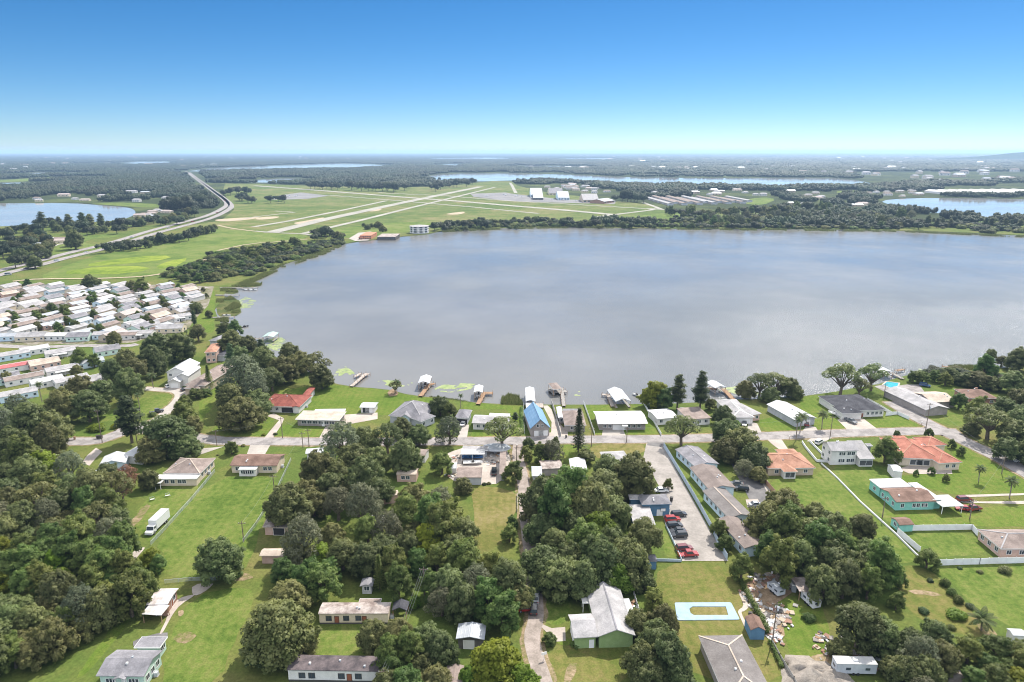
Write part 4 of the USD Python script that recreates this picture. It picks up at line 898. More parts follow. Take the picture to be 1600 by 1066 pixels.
    if kind in ('hip', 'flat') and s.get('fascia', 1):
        X, Y = w / 2 + .02, d / 2 + .02; m = MB(); za, zb = (h - .2, h - .03) if kind == 'hip' else (h - .24, h + .05)
        for q in ((-X, X, -Y, -Y + .06), (-X, X, Y - .06, Y), (-X, -X + .06, -Y + .06, Y - .06), (X - .06, X, -Y + .06, Y - .06)): m.box(*q, za, zb)
        part(t, 'fascia', m.xform(*xf), s.get('trim', 'trim_white'))
    fm = s.get('frame', 'trim_white'); b0 = s.get('base', 0)
    for side, n in s.get('win', {}).items():
        places = n if isinstance(n, (list, tuple)) else list(np.linspace(-.8, .8, n) if n > 1 else [0.])
        for q in places: opening(t, 'window', side, q, b0 + 1.0, min(b0 + 2.2, h - .35), s.get('ww', 1.25), w2, d2, xf, fm, 'glass_dark')
        if h > 5:
            for q in places: opening(t, 'window', side, q, h - 1.9, h - .75, s.get('ww', 1.25), w2, d2, xf, fm, 'glass_dark')
    for side, q, kindo in s.get('doors', []):
        if kindo == 'garage': opening(t, 'garage_door', side, q, .06, 2.25, s.get('gw', 2.6), w2, d2, xf, fm, s.get('gm', 'door_white'), bars=False, sub='panel')
        elif kindo == 'open': opening(t, 'garage_opening', side, q, .06, 2.3, s.get('gw', 3.2), w2, d2, xf, fm, 'painted_shade', bars=False, sub='shade')  # closed dark panel, its colour stands for the shaded garage inside
        elif kindo == 'screen': opening(t, 'screen', side, q, .5, 2.35, s.get('gw', 3.2), w2, d2, xf, fm, 'screen', bars=True)
        else: opening(t, 'door', side, q, .1, 2.1, .95, w2, d2, xf, fm, kindo, bars=False, sub='leaf')
    for q in s.get('gwin', []):   # windows in the front gable
        opening(t, 'window', 'f', q, h + .4, h + 1.5, .9, w2, d2, xf, fm, 'glass_dark')
    rv = random.Random(int(w * 977) + int(d * 331))
    for k in range(s.get('vents', 2 if kind in ('gable', 'hip') and w > 9 else 0)):
        if kind not in ('gable', 'flat', 'hip'): break
        x, y = rv.uniform(-w * .35, w * .35), rv.uniform(-d * .3, d * .1)
        if kind == 'gable': z = h + ((d / 2 - abs(y)) if s.get('axis', 'x') == 'x' else (w / 2 - abs(x))) * pit
        elif kind == 'hip': z = h + min(w / 2 - abs(x), d / 2 - abs(y)) * pit
        else: z = h
        part(t, 'vent', MB().box(x - .2, x + .2, y - .2, y + .2, z - .15, z + .3).xform(*xf), 'trim_white' if rv.random() < .5 else 'metal_grey')
    if not open_ and kind in ('gable', 'hip') and w > 9:      # air conditioner on a pad by the wall
        a = part(t, 'air_conditioner', MB().box(w2 + .15, w2 + .95, -.3, .5, .08, .95).xform(*xf), 'metal_grey'); part(a, 'pad', MB().box(w2 + .05, w2 + 1.05, -.4, .6, -.05, .08).xform(*xf), 'concrete')
    if s.get('chimney'):
        x, y = s['chimney']; part(t, 'chimney', MB().box(x * w2 - .5, x * w2 + .5, y * d2 - .4, y * d2 + .4, h - .3, h + 2.4).xform(*xf), s.get('chm', 'wall_brick'))
    FOOT.append(affinity.translate(affinity.rotate(sbox(-w / 2, -d / 2, w / 2, d / 2), rz, (0, 0), use_radians=True), *c))
FOOT = []
def house(label, *secs, name='house', cat='house', group=None):
    c, rz, w, d = rect_of(*secs[0]['px'], secs[0]['h'])
    t = thing(name, label, cat, (*c, 0), rz, group)
    for s in secs: section(t, (c, rz), s)
    return t
def S(A, B, C, h=3.0, roof='hip', wall='wall_white', rm='roof_grey', **k): return dict(px=(A, B, C), h=h, roof=roof, wall=wall, rm=rm, **k)

# lower left
house('pale green house with grey shingle roof and small portico in the lower left corner', S((149.5,1056),(225,1057),(246,1016),3.3,'gable','wall_mint','roof_grey',axis='x',pitch=.3,vents=2,win={'f':[-.75,-.55,.55,.75],'r':3},doors=[('f',.1,'door_white')]),
      S((209,1012),(250,1012),(264,995),2.9,'flat','wall_mint','roof_grey',win={'r':2}), S((176,1062),(195,1062),(197,1050),3.1,'gable','wall_mint','roof_grey',axis='y',pitch=.4,open=True))
house('long shed with patchy white metal roofs and an open bay beside the dark woods', S((228,945),(262,944),(280,919),2.9,'gable','wall_brick','metal_rusty',axis='x',pitch=.1,doors=[('r',0,'door_brown')],win={'r':[.6]}),
      S((220.5,959.5),(252,961),(262,946),2.6,'shed','wall_brick','metal_rusty',pitch=.03,open='half',postm='timber'), name='shed', cat='shed')
house('small pink shed half under the green trees below the large lawn', S((405,868.6),(448,868.6),(449,857),2.7,'gable','wall_pink','roof_tan',axis='x',pitch=.3), name='shed', cat='shed')
house('low grey roofed house with an open carport beside a parked pickup', S((410,823.5),(456,824),(452,806),2.9,'gable','wall_pink','roof_mottled',axis='x',pitch=.2,doors=[('f',.1,'open')]))
house('white mobile home with dark streaked roof and shuttered windows at the lower edge', S((448,1046.5),(597,1049),(583,1025),3.1,'gable','wall_white','roof_streaked',axis='x',pitch=.14,oh=.15,vents=3,skirt=.5,frame='trim_dark',win={'f':[-.78,-.55,.15,.55]},doors=[('f',.33,'door_brown')]), name='mobile_home', cat='mobile home')
house('tan mobile home with mottled brown roof below the dark oaks', S((497,959),(607,958.5),(610,941),3.0,'gable','wall_cream','roof_mottled',axis='x',pitch=.16,oh=.15,vents=2,skirt=.4,frame='trim_dark',win={'f':[-.82,-.25,.15]},doors=[('f',-.55,'door_brown'),('f',.34,'door_brown')]),
      S((560,943),(594,943),(596,935),2.6,'flat','wall_tan','roof_taupe'), name='mobile_home', cat='mobile home')
house('dark sided house with sun streaked grey roof beside the bright green tree', S((712,998),(757,999.5),(764,976),3.0,'gable','wall_dark','metal_grey',axis='y',pitch=.2,doors=[('f',-.3,'garage')],gw=2.4))
house('brown roofed shed cut off by the lower edge beside the bright green tree', S((694,1075),(722,1075),(724,1040),2.8,'gable','wall_dark','roof_taupe',axis='y',pitch=.3), name='shed', cat='shed')
house('small black roofed shelter beside the tan mobile home', S((612,954),(636,954),(636,940),2.4,'gable','wall_dark','roof_dark',axis='y',pitch=.5,open=True,postm='timber'), name='shelter', cat='shelter')
house('small grey shed under the oaks behind the tan mobile home', S((562,916),(582,916),(582,904),2.6,'gable','wall_grey','roof_grey',axis='y',pitch=.3,win={'f':1}), name='shed', cat='shed')
# left, along the street
house('brown hip roofed house with a white porch roof facing the large lawn', S((254.4,739.5),(312.6,740),(335,716),3.1,'hip','wall_cream','roof_taupe',pitch=.42,win={'r':4},doors=[('f',-.4,'door_brown')],cap='roof_tan'),
      S((241,748.5),(307,748),(312,741),2.75,'flat','wall_cream','white_flat_roof',win={'f':[-.55,-.2,.2,.45]},oh=.3), S((240,755),(250.5,755),(256,748.5),2.4,'flat','wall_cream','white_flat_roof',open=True))
house('brown gable roofed house with a white sunroom at the back', S((358.5,727.5),(433,727.5),(446,709.5),3.0,'gable','wall_cream','roof_brown',axis='x',pitch=.28,vents=2,win={'f':[-.85,.55,.8]},doors=[('f',-.65,'door_white')]),
      S((372,733.8),(399.5,733.8),(402,727.6),2.6,'flat','wall_white','white_flat_roof',oh=.15,win={'f':[-.78,-.4,0,.4,.78]},ww=1.5))
house('white metal roofed house half hidden by the brown leaved tree', S((190,711),(221,714),(219,698),3.3,'hip','wall_white','metal_white',pitch=.45,win={'r':2}), S((154,728),(196,723),(207,708),3.0,'gable','wall_paleblue','metal_white',axis='y',pitch=.35), S((140,742),(160,742),(164,728),3.0,'gable','wall_paleblue','metal_white',axis='y',pitch=.4))
house('red roofed house with a carport behind the lawn with tree shadows', S((406,634),(468,636),(474,617),3.0,'hip','wall_white','roof_red',pitch=.36,doors=[('f',.55,'open')],gw=5,win={'f':[-.6,-.2]},cap='roof_red',chimney=(-.1,.2)), S((456,636),(468,636),(480,606),3.1,'gable','wall_white','roof_red',axis='y',pitch=.3))
house('long tan flat roofed house with dark windows beside the bright lawn', S((461,655.5),(530,657),(537,643),3.0,'flat','wall_taupe','roof_tan',win={'f':6},ww=1.8,doors=[('f',.28,'door_white')],oh=.7), S((490,644),(538,643.5),(540,639),2.8,'flat','wall_white','white_flat_roof'))
house('white metal roofed two storey house with a small garage by the driveway loop', S((259,582),(291,582),(303,567),5.8,'gable','wall_white','metal_white',axis='y',pitch=.5,win={'f':2,'l':2},oh=.3), S((261,597),(281,597),(285,586),3.2,'gable','wall_white','metal_white',axis='y',pitch=.5,doors=[('f',0,'garage')],gw=3.4), S((275,588),(294,588),(300,574),5,'gable','wall_white','metal_white',axis='y',pitch=.5))
house('large brown roofed house beside the white metal roofed house', S((288,602),(320,603),(342,571),4.0,'hip','wall_tan','roof_taupe',pitch=.45,doors=[('f',.2,'garage')],gm='door_white',gw=4,win={'r':3}), S((287,607),(312,607),(318,594),3.2,'hip','wall_tan','roof_taupe',pitch=.45,doors=[('f',.3,'open')]))
house('two storey house with orange tile roof among the lakeside oaks', S((319,551),(338,550),(337,537),6.0,'hip','wall_pink','roof_orange',pitch=.35,win={'f':2}))
house('grey roofed house hidden among the oaks behind the orange tile roof', S((326,532),(343,533),(346,518),3.4,'hip','wall_grey','roof_grey',pitch=.4), S((337,556),(352,556),(353,543),3.2,'hip','wall_grey','roof_dark',pitch=.3))
# lakefront, centre
house('small white metal roofed garage on the driveway behind the bright lawn', S((561.5,636.5),(586,637),(588,629),2.7,'gable','wall_white','metal_white',axis='x',pitch=.15,doors=[('f',-.6,'open'),('f',.5,'garage')],gw=2.8), name='garage', cat='garage')
house('large grey hip roofed lake house with front gable', S((607,649.5),(660,655),(664,631),3.3,'hip','wall_grey','roof_grey',pitch=.55,cap='roof_lightgrey'), S((625,653),(641,653),(641,640),3.6,'gable','wall_paleblue','roof_grey',axis='y',pitch=.7,win={'f':1}), S((658,659),(681,650),(668,632),3.2,'hip','wall_grey','roof_grey',pitch=.4,win={'f':2}))
house('small grey house with an open garage and a white car', S((710.6,652.5),(731.5,653.5),(742,641),3.0,'hip','wall_grey','roof_grey',pitch=.5,doors=[('f',0,'open')],gw=4.4))
house('long grey roofed bungalow behind the round street oak', S((737,661),(795,663),(801,650),3.0,'gable','wall_white','roof_lightgrey',axis='x',pitch=.25,win={'f':5},vents=1), S((764,650),(796,651),(798,646.5),2.6,'flat','wall_white','white_flat_roof',open=True))
house('steep blue metal roofed lake house with two garage doors', S((828.6,670),(860,668.5),(857,640),3.5,'gable','wall_taupe','metal_blue',axis='y',pitch=.95,oh=.35,doors=[('f',-.35,'garage'),('f',.75,'garage')],gw=3.6,gwin=[-.3,.3],cap='metal_blue'))
house('narrow white roofed shed beside the grey boundary wall', S((872,653),(881,653),(878,636),2.8,'gable','wall_taupe','metal_white',axis='y',pitch=.3,win={'f':1}), name='shed', cat='shed')
house('taupe hip roofed house behind the tall conifer', S((882,664.5),(916,664.5),(912,642),3.0,'hip','wall_taupe','roof_taupe',pitch=.45,win={'f':[-.4,.3]}), S((881,650),(905,650),(903,641),2.8,'shed','wall_taupe','roof_grey',pitch=.1))
house('long low white roofed house with wide driveway', S((934,662.5),(1012.5,662),(1005,642),3.0,'gable','wall_taupe','white_flat_roof',axis='x',pitch=.14,win={'f':[-.85,-.6,.3,.55,.8]},doors=[('f',-.2,'garage')],gw=5,oh=.8), S((973,666),(981,666),(977,655),2.6,'flat','wall_white','white_flat_roof',open=True))
house('small white roofed house left of the round street oak by the lake', S((1027,655),(1060,652),(1054,637),2.9,'gable','wall_white','white_flat_roof',axis='x',pitch=.12,win={'f':2}))
house('grey roofed house with a white roof edge behind the street oaks', S((1076,656),(1112,653),(1107,636),3.0,'shed','wall_white','roof_taupe',pitch=.05,fascia=1,win={'f':3}), S((1072,652),(1079,652),(1073,637),3.1,'flat','wall_white','white_flat_roof'))
house('white hip roofed lake house with a garage beside the lawn', S((1144,652.5),(1179,652),(1163,624),3.1,'hip','wall_white','roof_lightgrey',pitch=.3,cap='trim_white',doors=[('f',.5,'garage')],gw=4.4), S((1166,650),(1190,646),(1172,628),3.1,'hip','wall_pink','roof_lightgrey',pitch=.3,win={'f':2}))
house('house under a big white metal gable roof at the lake end of the lots', S((1243,657),(1276,653),(1240,627),3.1,'gable','wall_grey','metal_white',axis='y',pitch=.3,doors=[('f',.3,'garage')],gw=3.2))
house('charcoal roofed house with brown garage doors and white driveway', S((1317,643),(1384,640),(1352,615.5),3.2,'hip','wall_white','roof_dark',pitch=.36,doors=[('f',-.75,'garage'),('f',-.3,'garage')],gm='door_brown',gw=4.2,win={'f':[.25,.5,.72,.95]},ww=1.1), S((1316,646),(1349,645),(1342,634),3.1,'hip','wall_white','roof_dark',pitch=.4))
house('grey roofed L shaped house beside the street to the lake', S((1447,641),(1484,638),(1430,606),3.0,'gable','wall_taupe','roof_lightgrey',axis='y',pitch=.26), S((1456,629),(1495,627),(1472,611),3.0,'gable','wall_taupe','roof_tan',axis='x',pitch=.24), S((1404,613),(1420,610),(1412,602),3.0,'flat','wall_taupe','roof_lightgrey'))
house('brown roofed house among the trees at the far right of the shore', S((1514,622),(1560,623),(1561,609),3.2,'hip','wall_brick','roof_brown',pitch=.35,win={'f':3},chimney=(.1,.2)))
# right side
house('white two storey house with grey roof and screened porch', S((1299,705),(1342.5,704),(1338,690),5.6,'gable','wall_white','roof_lightgrey',axis='x',pitch=.5,win={'f':[-.3,-.05,.5,.9],'l':2}), S((1343,717.5),(1367.5,717),(1360,699),3.2,'shed','wall_white','roof_lightgrey',pitch=.3,doors=[('f',0,'screen')],gw=4.6), S((1356,697),(1364,697),(1363,693),5.2,'flat','wall_grey','roof_grey'))
house('orange hip roofed house in front of the large back lawn', S((1199.5,732),(1274.5,731),(1252,707),3.0,'hip','wall_tan','roof_orange',pitch=.36,cap='roof_orange',win={'f':[-.7,.75]}), S((1225,737.5),(1247,737),(1240,724),2.9,'hip','wall_white','roof_orange',pitch=.4,doors=[('f',.3,'screen')],gw=3.2), S((1220,711),(1250,710),(1246,701),3.0,'hip','wall_tan','roof_orange',pitch=.36))
house('terracotta tiled house with a dark open patio', S((1405,715),(1470,718),(1450,687),3.2,'hip','wall_cream','roof_terracotta',pitch=.4,cap='roof_orange',doors=[('f',-.15,'screen'),('f',.35,'screen')],gw=4.5), S((1467,724),(1503.5,722),(1470,695),3.1,'hip','wall_cream','roof_terracotta',pitch=.4,cap='roof_orange',win={'f':[-.2,.6]}), S((1450,697),(1480,695),(1463,681),3.1,'hip','wall_cream','roof_terracotta',pitch=.4,cap='roof_orange'), S((1405,690),(1425,690),(1420,681),3.0,'hip','wall_cream','roof_terracotta',pitch=.4))
house('turquoise house with brown gable roof, white flat roofs and carport', S((1400,784.5),(1463.5,783),(1438,761),3.1,'gable','wall_turquoise','roof_brown',axis='x',pitch=.26,win={'f':[-.75,-.05,.2,.5,.65],'l':3},oh=.35,ww=1.0), S((1375,762),(1424,760),(1404,747),3.4,'flat','wall_turquoise','white_flat_roof',win={'l':1},oh=.25), S((1458,781),(1472,780),(1442,753),3.3,'flat','wall_turquoise','white_flat_roof',oh=.2), S((1473,791.5),(1506,790),(1484,773),2.8,'flat','wall_turquoise','white_flat_roof',open=True))
house('small turquoise shed with a brown roof by the white fence', S((1405.5,820.5),(1429,819.5),(1420,807.5),2.4,'gable','wall_turquoise','roof_brown',axis='x',pitch=.3,oh=.2,win={'l':1}), name='shed', cat='shed')
house('grey hip roofed house at the right edge inside the white fence', S((1564,857.5),(1660,857.5),(1612,827),3.0,'hip','wall_pink','roof_taupe',pitch=.34,cap='roof_lightgrey',win={'f':[-.8,-.3],'l':3}))
house('small white shed at the right edge of the meadow', S((1583,993),(1606,994),(1600,983),2.2,'gable','wall_white','metal_white',axis='x',pitch=.3,oh=.15), name='shed', cat='shed')
house('white garden shed behind the terracotta house', S((1396,736),(1411,737),(1406,726.5),2.6,'gable','wall_white','metal_white',axis='x',pitch=.2,oh=.1), name='shed', cat='shed')
# duplex row and office
dup = 'duplexes in a row beside the lane'
house('northernmost duplex of the row, under the shade of the street oak', S((1086,729.5),(1124,725),(1098,697),3.0,'gable','wall_paleblue','roof_grey',axis='y',pitch=.24,win={'l':4},cap='roof_lightgrey'), name='duplex', cat='house')
house('second duplex of the row, with a brown roof joined to the grey roofed ones', S((1107.5,765),(1150,762),(1126,727),3.14,'gable','wall_paleblue','roof_dullbrown',axis='y',pitch=.24,win={'l':4,'f':1},vents=3), name='duplex', cat='house')
house('third duplex of the row, with a grey roof and a pale ridge line', S((1138.5,810),(1177,806),(1147,762),3.0,'gable','wall_paleblue','roof_greybrown',axis='y',pitch=.24,win={'l':5,'f':1},cap='roof_tan'), name='duplex', cat='house')
house('last brown roofed duplex of the row, half under the big oaks', S((1163,857),(1197,853),(1166,806),3.14,'gable','wall_paleblue','roof_dullbrown',axis='y',pitch=.24,win={'l':4},vents=2), name='duplex', cat='house')
house('blue office building with a grey hip roof beside the parking lot', S((1003,789),(1049.5,787.6),(1040,772),4.2,'hip','wall_blue','roof_grey',pitch=.4,doors=[('f',.45,'door_white'),('f',.25,'door_white')],trim='wall_blue'), S((984,780),(1008,780),(1003,771.5),3.9,'hip','wall_blue','roof_lightgrey',pitch=.3), S((990,819),(1024,819.5),(1013,789),3.3,'flat','wall_blue','roof_lightgrey'), name='office_building', cat='office')
house('dark blue shed under the oaks left of the parking lot', S((998,877),(1027,877),(1023,866),2.6,'gable','wall_blue','roof_grey',axis='x',pitch=.25,oh=.15), name='shed', cat='shed')
house('light green house with a large grey gable roof and side garage', S((934,995),(993,993),(976,917),3.4,'gable','wall_green','roof_lightgrey',axis='y',pitch=.4,cap='roof_grey'), S((896,997),(934.5,995),(934,958),3.25,'gable','wall_green','roof_lightgrey',axis='x',pitch=.36,doors=[('f',.93,'door_white'),('l',0,'garage')],gw=4.4), S((910,942),(925,942),(924,931),2.9,'flat','wall_green','white_flat_roof',open=True), S((977,962),(993,961),(986,935),2.4,'flat','wall_grey','metal_white',open=True))
house('house with a large grey brown hip roof at the lower edge', S((1136,1096),(1213,1094),(1164,992),3.1,'hip','wall_taupe','roof_greybrown',pitch=.3,cap='roof_tan'))
house('small blue garden shed with a brown barrel roof', S((1173,984.5),(1196.5,985),(1186,964),2.7,'gable','wall_blue','roof_brown',axis='y',pitch=.55,oh=.12), name='shed', cat='shed')
# under the trees, centre
house('small grey mobile home behind the round tree in the central oaks', S((634,710.5),(664,712.5),(665,702),2.9,'gable','wall_white','roof_taupe',axis='x',pitch=.2,oh=.15), name='mobile_home', cat='mobile home')
house('pink walled mobile home in the gap of the central oaks', S((619,741),(650.5,741.5),(653,732),2.9,'gable','wall_pink','roof_tan',axis='x',pitch=.2,oh=.15,win={'f':[-.5,.2]}), name='mobile_home', cat='mobile home')
house('mobile home with a pale roof peeping out of the central oaks', S((598,776),(623,773),(626,765),2.9,'gable','wall_pink','roof_tan',axis='x',pitch=.2,oh=.15), name='mobile_home', cat='mobile home')
house('pale roof barely visible below the central oaks', S((576,812),(600,812),(602,805),2.8,'gable','wall_white','roof_lightgrey',axis='x',pitch=.2), name='mobile_home', cat='mobile home')
house('white roof under the left edge of the central oaks by the street', S((477,709),(505,707),(510,699),2.8,'gable','wall_white','metal_white',axis='x',pitch=.15), name='garage', cat='garage')
house('grey workshop at the lower edge of the cluttered yard', S((713,746),(752.5,746),(752,730),2.9,'gable','wall_grey','roof_taupe',axis='x',pitch=.15,oh=.2), name='workshop', cat='workshop')
house('white flat canopy over the blue boat in the cluttered yard', S((720,709.5),(757,709.5),(757,702.5),3.0,'flat','wall_white','white_flat_roof',open=True), name='canopy', cat='canopy')
house('long grey trailer behind the white canopy in the cluttered yard', S((722,703.5),(762,704),(761,697),2.8,'flat','wall_grey','roof_lightgrey'), name='trailer_home', cat='trailer')
house('long grey lean-to along the lane side of the cluttered yard', S((780,741),(790.5,741),(788,709),2.6,'shed','wall_grey','roof_taupe',pitch=.05), name='shed', cat='shed')
house('tiny white shed at the left of the cluttered yard', S((703,732),(713,732),(713,723),2.3,'gable','wall_white','metal_white',axis='x',pitch=.3,oh=.1), name='shed', cat='shed')
house('cabin with a mottled roof between the lane and the oaks', S((847,733),(880,731),(877,718),2.9,'gable','wall_taupe','roof_mottled',axis='x',pitch=.2), name='cabin', cat='cabin')
house('small square cabin with grey blue metal roof beside the lane', S((831,744),(847.5,744),(847,731),2.7,'shed','wall_grey','metal_grey',pitch=.1), name='cabin', cat='cabin')
house('pale blue metal roofed cabin below the tall conifer', S((892,735),(918,735),(914,717),2.8,'gable','wall_grey','metal_white',axis='y',pitch=.25), name='cabin', cat='cabin')
house('grey roofed house beside the dry lawn and the big round oak', S((946,722),(985,720),(981,704),3.0,'hip','wall_grey','roof_lightgrey',pitch=.2))
house('brown roofed shack with rubbish on top in the junk yard', S((1249,924),(1290,924),(1282,903),2.8,'shed','wall_brick','roof_mottled',pitch=.05,open='half',postm='timber'), name='shack', cat='shack')
house('white travel trailer roof peeping out of the shack side in the junk yard', S((1238,914),(1246,915),(1248,902),2.2,'flat','wall_grey','white_flat_roof',oh=.1), name='trailer_home', cat='trailer')
# ------------------------------------------------------------------ trees of the neighbourhood
KIND = {  # nominal width, height, name, look
 'oak': (9.6, 8.2, 'oak_tree', 'dark green oak'), 'green': (9.6, 10, 'broadleaf_tree', 'mid green broadleaf tree'), 'bright': (9.6, 8.2, 'broadleaf_tree', 'bright yellow green tree'),
 'grey': (9.6, 9.6, 'broadleaf_tree', 'grey green feathery tree'), 'rust': (9.6, 13, 'broadleaf_tree', 'rusty brown tree'), 'open': (9.4, 8, 'oak_tree', 'open crowned oak'),
 'cypress': (6.2, 18, 'cypress_tree', 'tall dark narrow tree'), 'norfolk': (6.2, 18.3, 'conifer_tree', 'tall tiered conifer'), 'bush': (2.1, 1.25, 'bush', 'round green bush'), 'far': (9, 9, 'tree', 'tree')}
foot = prep(unary_union(FOOT).buffer(.8))
waterp = prep(lake_pg[0].buffer(-1))
TREES = []
def put(kind, px, py, wpx, label=None, group=None, hs=1.0, var=None, ws=1.0, name=None):
    w0, h0, nm, look = KIND[kind]
    p = P(px, py, 4)
    for _ in range(3):
        wm = wpx / ppm(p); s = wm / w0; p = P(px, py, h0 * s * hs * .55)
    v = PR[kind]; k = var if var is not None else rnd.randrange(len(v))
    z = -.15 if not waterp.contains(Point(p[0], p[1])) else -.5
    TREES.append((kind, p[0], p[1], s))
    return copy(v[k % len(v)], name or nm, label or look, {'bush': 'bush'}.get(kind, 'tree'), (p[0], p[1], z), rnd.uniform(0, 6.28), (s * ws, s * ws, s * hs * rnd.uniform(.94, 1.06)), group)
def fill(pts, step, mix, label, group, w=1.28, hs=1.0, seed=1, avoid=True, jit=.22):
    r = random.Random(seed); pg = Polygon(pts); x0, y0, x1, y1 = pg.bounds; n = 0
    y = y0; row = 0; kinds = [k for k, q in mix for _ in range(q)]
    while y <= y1:
        x = x0 + (row % 2) * step / 2
        while x <= x1:
            a, b = x + r.uniform(-jit, jit) * step, y + r.uniform(-jit, jit) * step * .6
            if pg.contains(Point(a, b)):
                k = r.choice(kinds); g = G(a, b + step * .25); dep = ('rear', 'middle', 'front')[min(2, int(3 * (b - y0) / (y1 - y0 + .1)))]; sd = ('left', 'centre', 'right')[min(2, int(3 * (a - x0) / (x1 - x0 + .1)))]
                if not (avoid and foot.contains(Point(*g))):
                    put(k, a, b, step * w * r.uniform(.85, 1.42), f'{KIND[k][3]} at the {dep} {sd} {label}', f'{KIND[k][3]}s at the {dep} {sd} {group}', hs * r.uniform(.98, 1.25)); n += 1
            x += step
        y += step * .62; row += 1
    return n
O, Gn = 'oak', 'green'
# the dense wood at the lower left
n1 = fill([(-25,740),(60,742),(130,752),(190,765),(204,795),(200,822),(188,838),(-25,838)], 38, [(O,7),(Gn,2),('grey',2),('open',1)], 'of the upper lower-left wood', 'of the upper lower-left wood', seed=2)
n2 = fill([(-25,838),(192,838),(228,868),(240,888),(225,915),(196,935),(-25,920)], 37, [(O,2),(Gn,7),('bright',1)], 'of the middle lower-left wood', 'of the middle lower-left wood', seed=3)
n3 = fill([(-25,920),(184,925),(165,950),(150,975),(112,1005),(60,1030),(-25,1040)], 41, [(O,7),('grey',2),(Gn,2)], 'of the lowest lower-left wood', 'of the lowest lower-left wood', seed=4)
put('bright', 235, 868, 34, 'bright green tree at the right tip of the lower left wood'); put(Gn, 248, 880, 30, 'small green tree at the edge of the lower left wood beside the large lawn')
# the left side along the street
n4 = fill([(-20,640),(60,635),(110,668),(95,700),(40,735),(-20,738)], 42, [(O,8),('grey',1),(Gn,1)], 'of the grove at the street end', 'of the grove at the street end', seed=5)
n5 = fill([(60,612),(130,600),(160,560),(225,540),(285,536),(300,546),(255,554),(232,575),(205,606),(160,630),(110,655),(80,648)], 38, [(O,9),(Gn,1)], 'of the grove above the oval lawn', 'of the grove above the oval lawn', w=1.12, seed=6)
put('bright', 58, 722, 66, 'bright lime green tree in the woods at the left edge', hs=.8); put('bright', 40, 735, 40, 'smaller lime green tree beside the larger one at the left edge', hs=.8)
put('rust', 198, 742, 40, 'rusty brown tree in front of the white metal roofed house', hs=.8); put('rust', 190, 765, 34, 'second rusty brown tree beside the wood', hs=.8)
put('cypress', 200, 652, 38, 'dense conical tree on the bend of the street', hs=.72, var=0, ws=1.15); put('grey', 108, 728, 52, 'grey green tree below the street end'); put(O, 168, 738, 40, 'oak beside the white metal roofed house'); put(O, 232, 748, 36, 'small oak left of the brown hip roofed house')
put(O, 258, 676, 84, 'big spreading oak by the street left of the brown hip roofed house', hs=.95); put(O, 290, 694, 52, 'oak leaning over the street beside the brown hip roofed house', hs=.9); put(O, 236, 700, 52, 'oak behind the brown hip roofed house')
put(Gn, 286, 646, 44, 'light green tree below the driveway loop'); put(O, 300, 662, 34, 'small oak in the yard by the driveway loop'); put(Gn, 306, 614, 26, 'leafy green tree below the brown roofed house', hs=.6); put(Gn, 322, 612, 20, 'small green tree beside the norfolk pine', hs=.6); put(Gn, 288, 628, 24, 'clump of green by the driveway loop')
put('norfolk', 325, 588, 16, 'slim norfolk pine beside the large brown roofed house', hs=.85)
put(O, 374, 640, 74, 'big oak with long shadows on the lawn', hs=.95, var=1); put(O, 398, 626, 56, 'oak left of the red roofed house'); put(O, 362, 622, 58, 'oak above the lawn with tree shadows'); put('grey', 378, 590, 74, 'feathery grey green tree among the lakeside oaks'); put('grey', 396, 612, 56, 'grey green tree behind the red roofed house'); put(O, 356, 610, 38, 'oak beside the large brown roofed house')
put(O, 410, 562, 54, 'lakeside oak behind the grey green tree', hs=1.05); put(O, 440, 572, 56, 'lakeside oak above the bright lawn', hs=1.05); put(O, 468, 562, 46, 'lakeside oak by the lily pads', hs=1.05); put('open', 492, 574, 56, 'lakeside oak with a forked trunk at the end of the oaks', hs=1.1); put(O, 502, 588, 44, 'last lakeside oak next to the bright lawn'); put(O, 424, 592, 44, 'oak behind the red roofed house'); put(O, 452, 550, 36, 'small oak near the lily pads')
put(O, 352, 512, 26, 'dark tree above the grey roofed house by the lake'); put(Gn, 366, 512, 28, 'green tree by the marsh'); put(O, 362, 534, 42, 'oak above the orange tile roof'); put(O, 386, 534, 38, 'oak by the green roofed boathouse'); put('cypress', 408, 545, 20, 'dark tree by the water below the green roofed boathouse', hs=.6); put('cypress', 360, 556, 18, 'tall dark conifer beside the orange tile roof', hs=.9); put(O, 374, 556, 36, 'oak below the orange tile roof')
put(O, 309, 520, 30, 'dark oak at the end of the lakeside lawn strip'); put(O, 306, 478, 24, 'round dark oak on the lakeside lawn strip'); put('cypress', 303, 497, 9, 'thin tall tree at the mobile homes'); put(O, 326, 490, 14, 'small dark tree by the lakeside lawn strip')
put(Gn, 361, 698, 25, 'round clipped green tree in front of the brown gable roofed house', hs=.85)
# lawn trees and the centre
put(O, 342, 868, 84, 'oak standing alone on the large lawn', hs=1.0, var=3); put('open', 322, 880, 40, 'small oak leaning beside the lone lawn oak')
n6 = fill([(562,668),(598,662),(640,690),(648,712),(612,735),(604,756),(590,795),(540,800),(470,800),(432,780),(440,752),(472,716)], 40, [('oak',8),('grey',2),('open',1)], 'of the upper central oaks', 'of the upper central oaks', w=1.4, seed=7)
n7 = fill([(630,770),(680,755),(724,770),(740,815),(738,865),(700,885),(560,880),(556,840),(600,800)], 38, [('oak',5),('green',6),('grey',1),('bright',1)], 'of the right central oaks', 'of the right central oaks', w=1.35, seed=8)
n8 = fill([(424,870),(452,848),(500,815),(560,835),(556,890),(520,912),(545,930),(480,930),(440,915)], 38, [('oak',5),('green',6),('grey',1),('bright',1)], 'of the lower left central oaks', 'of the lower left central oaks', w=1.3, seed=9)
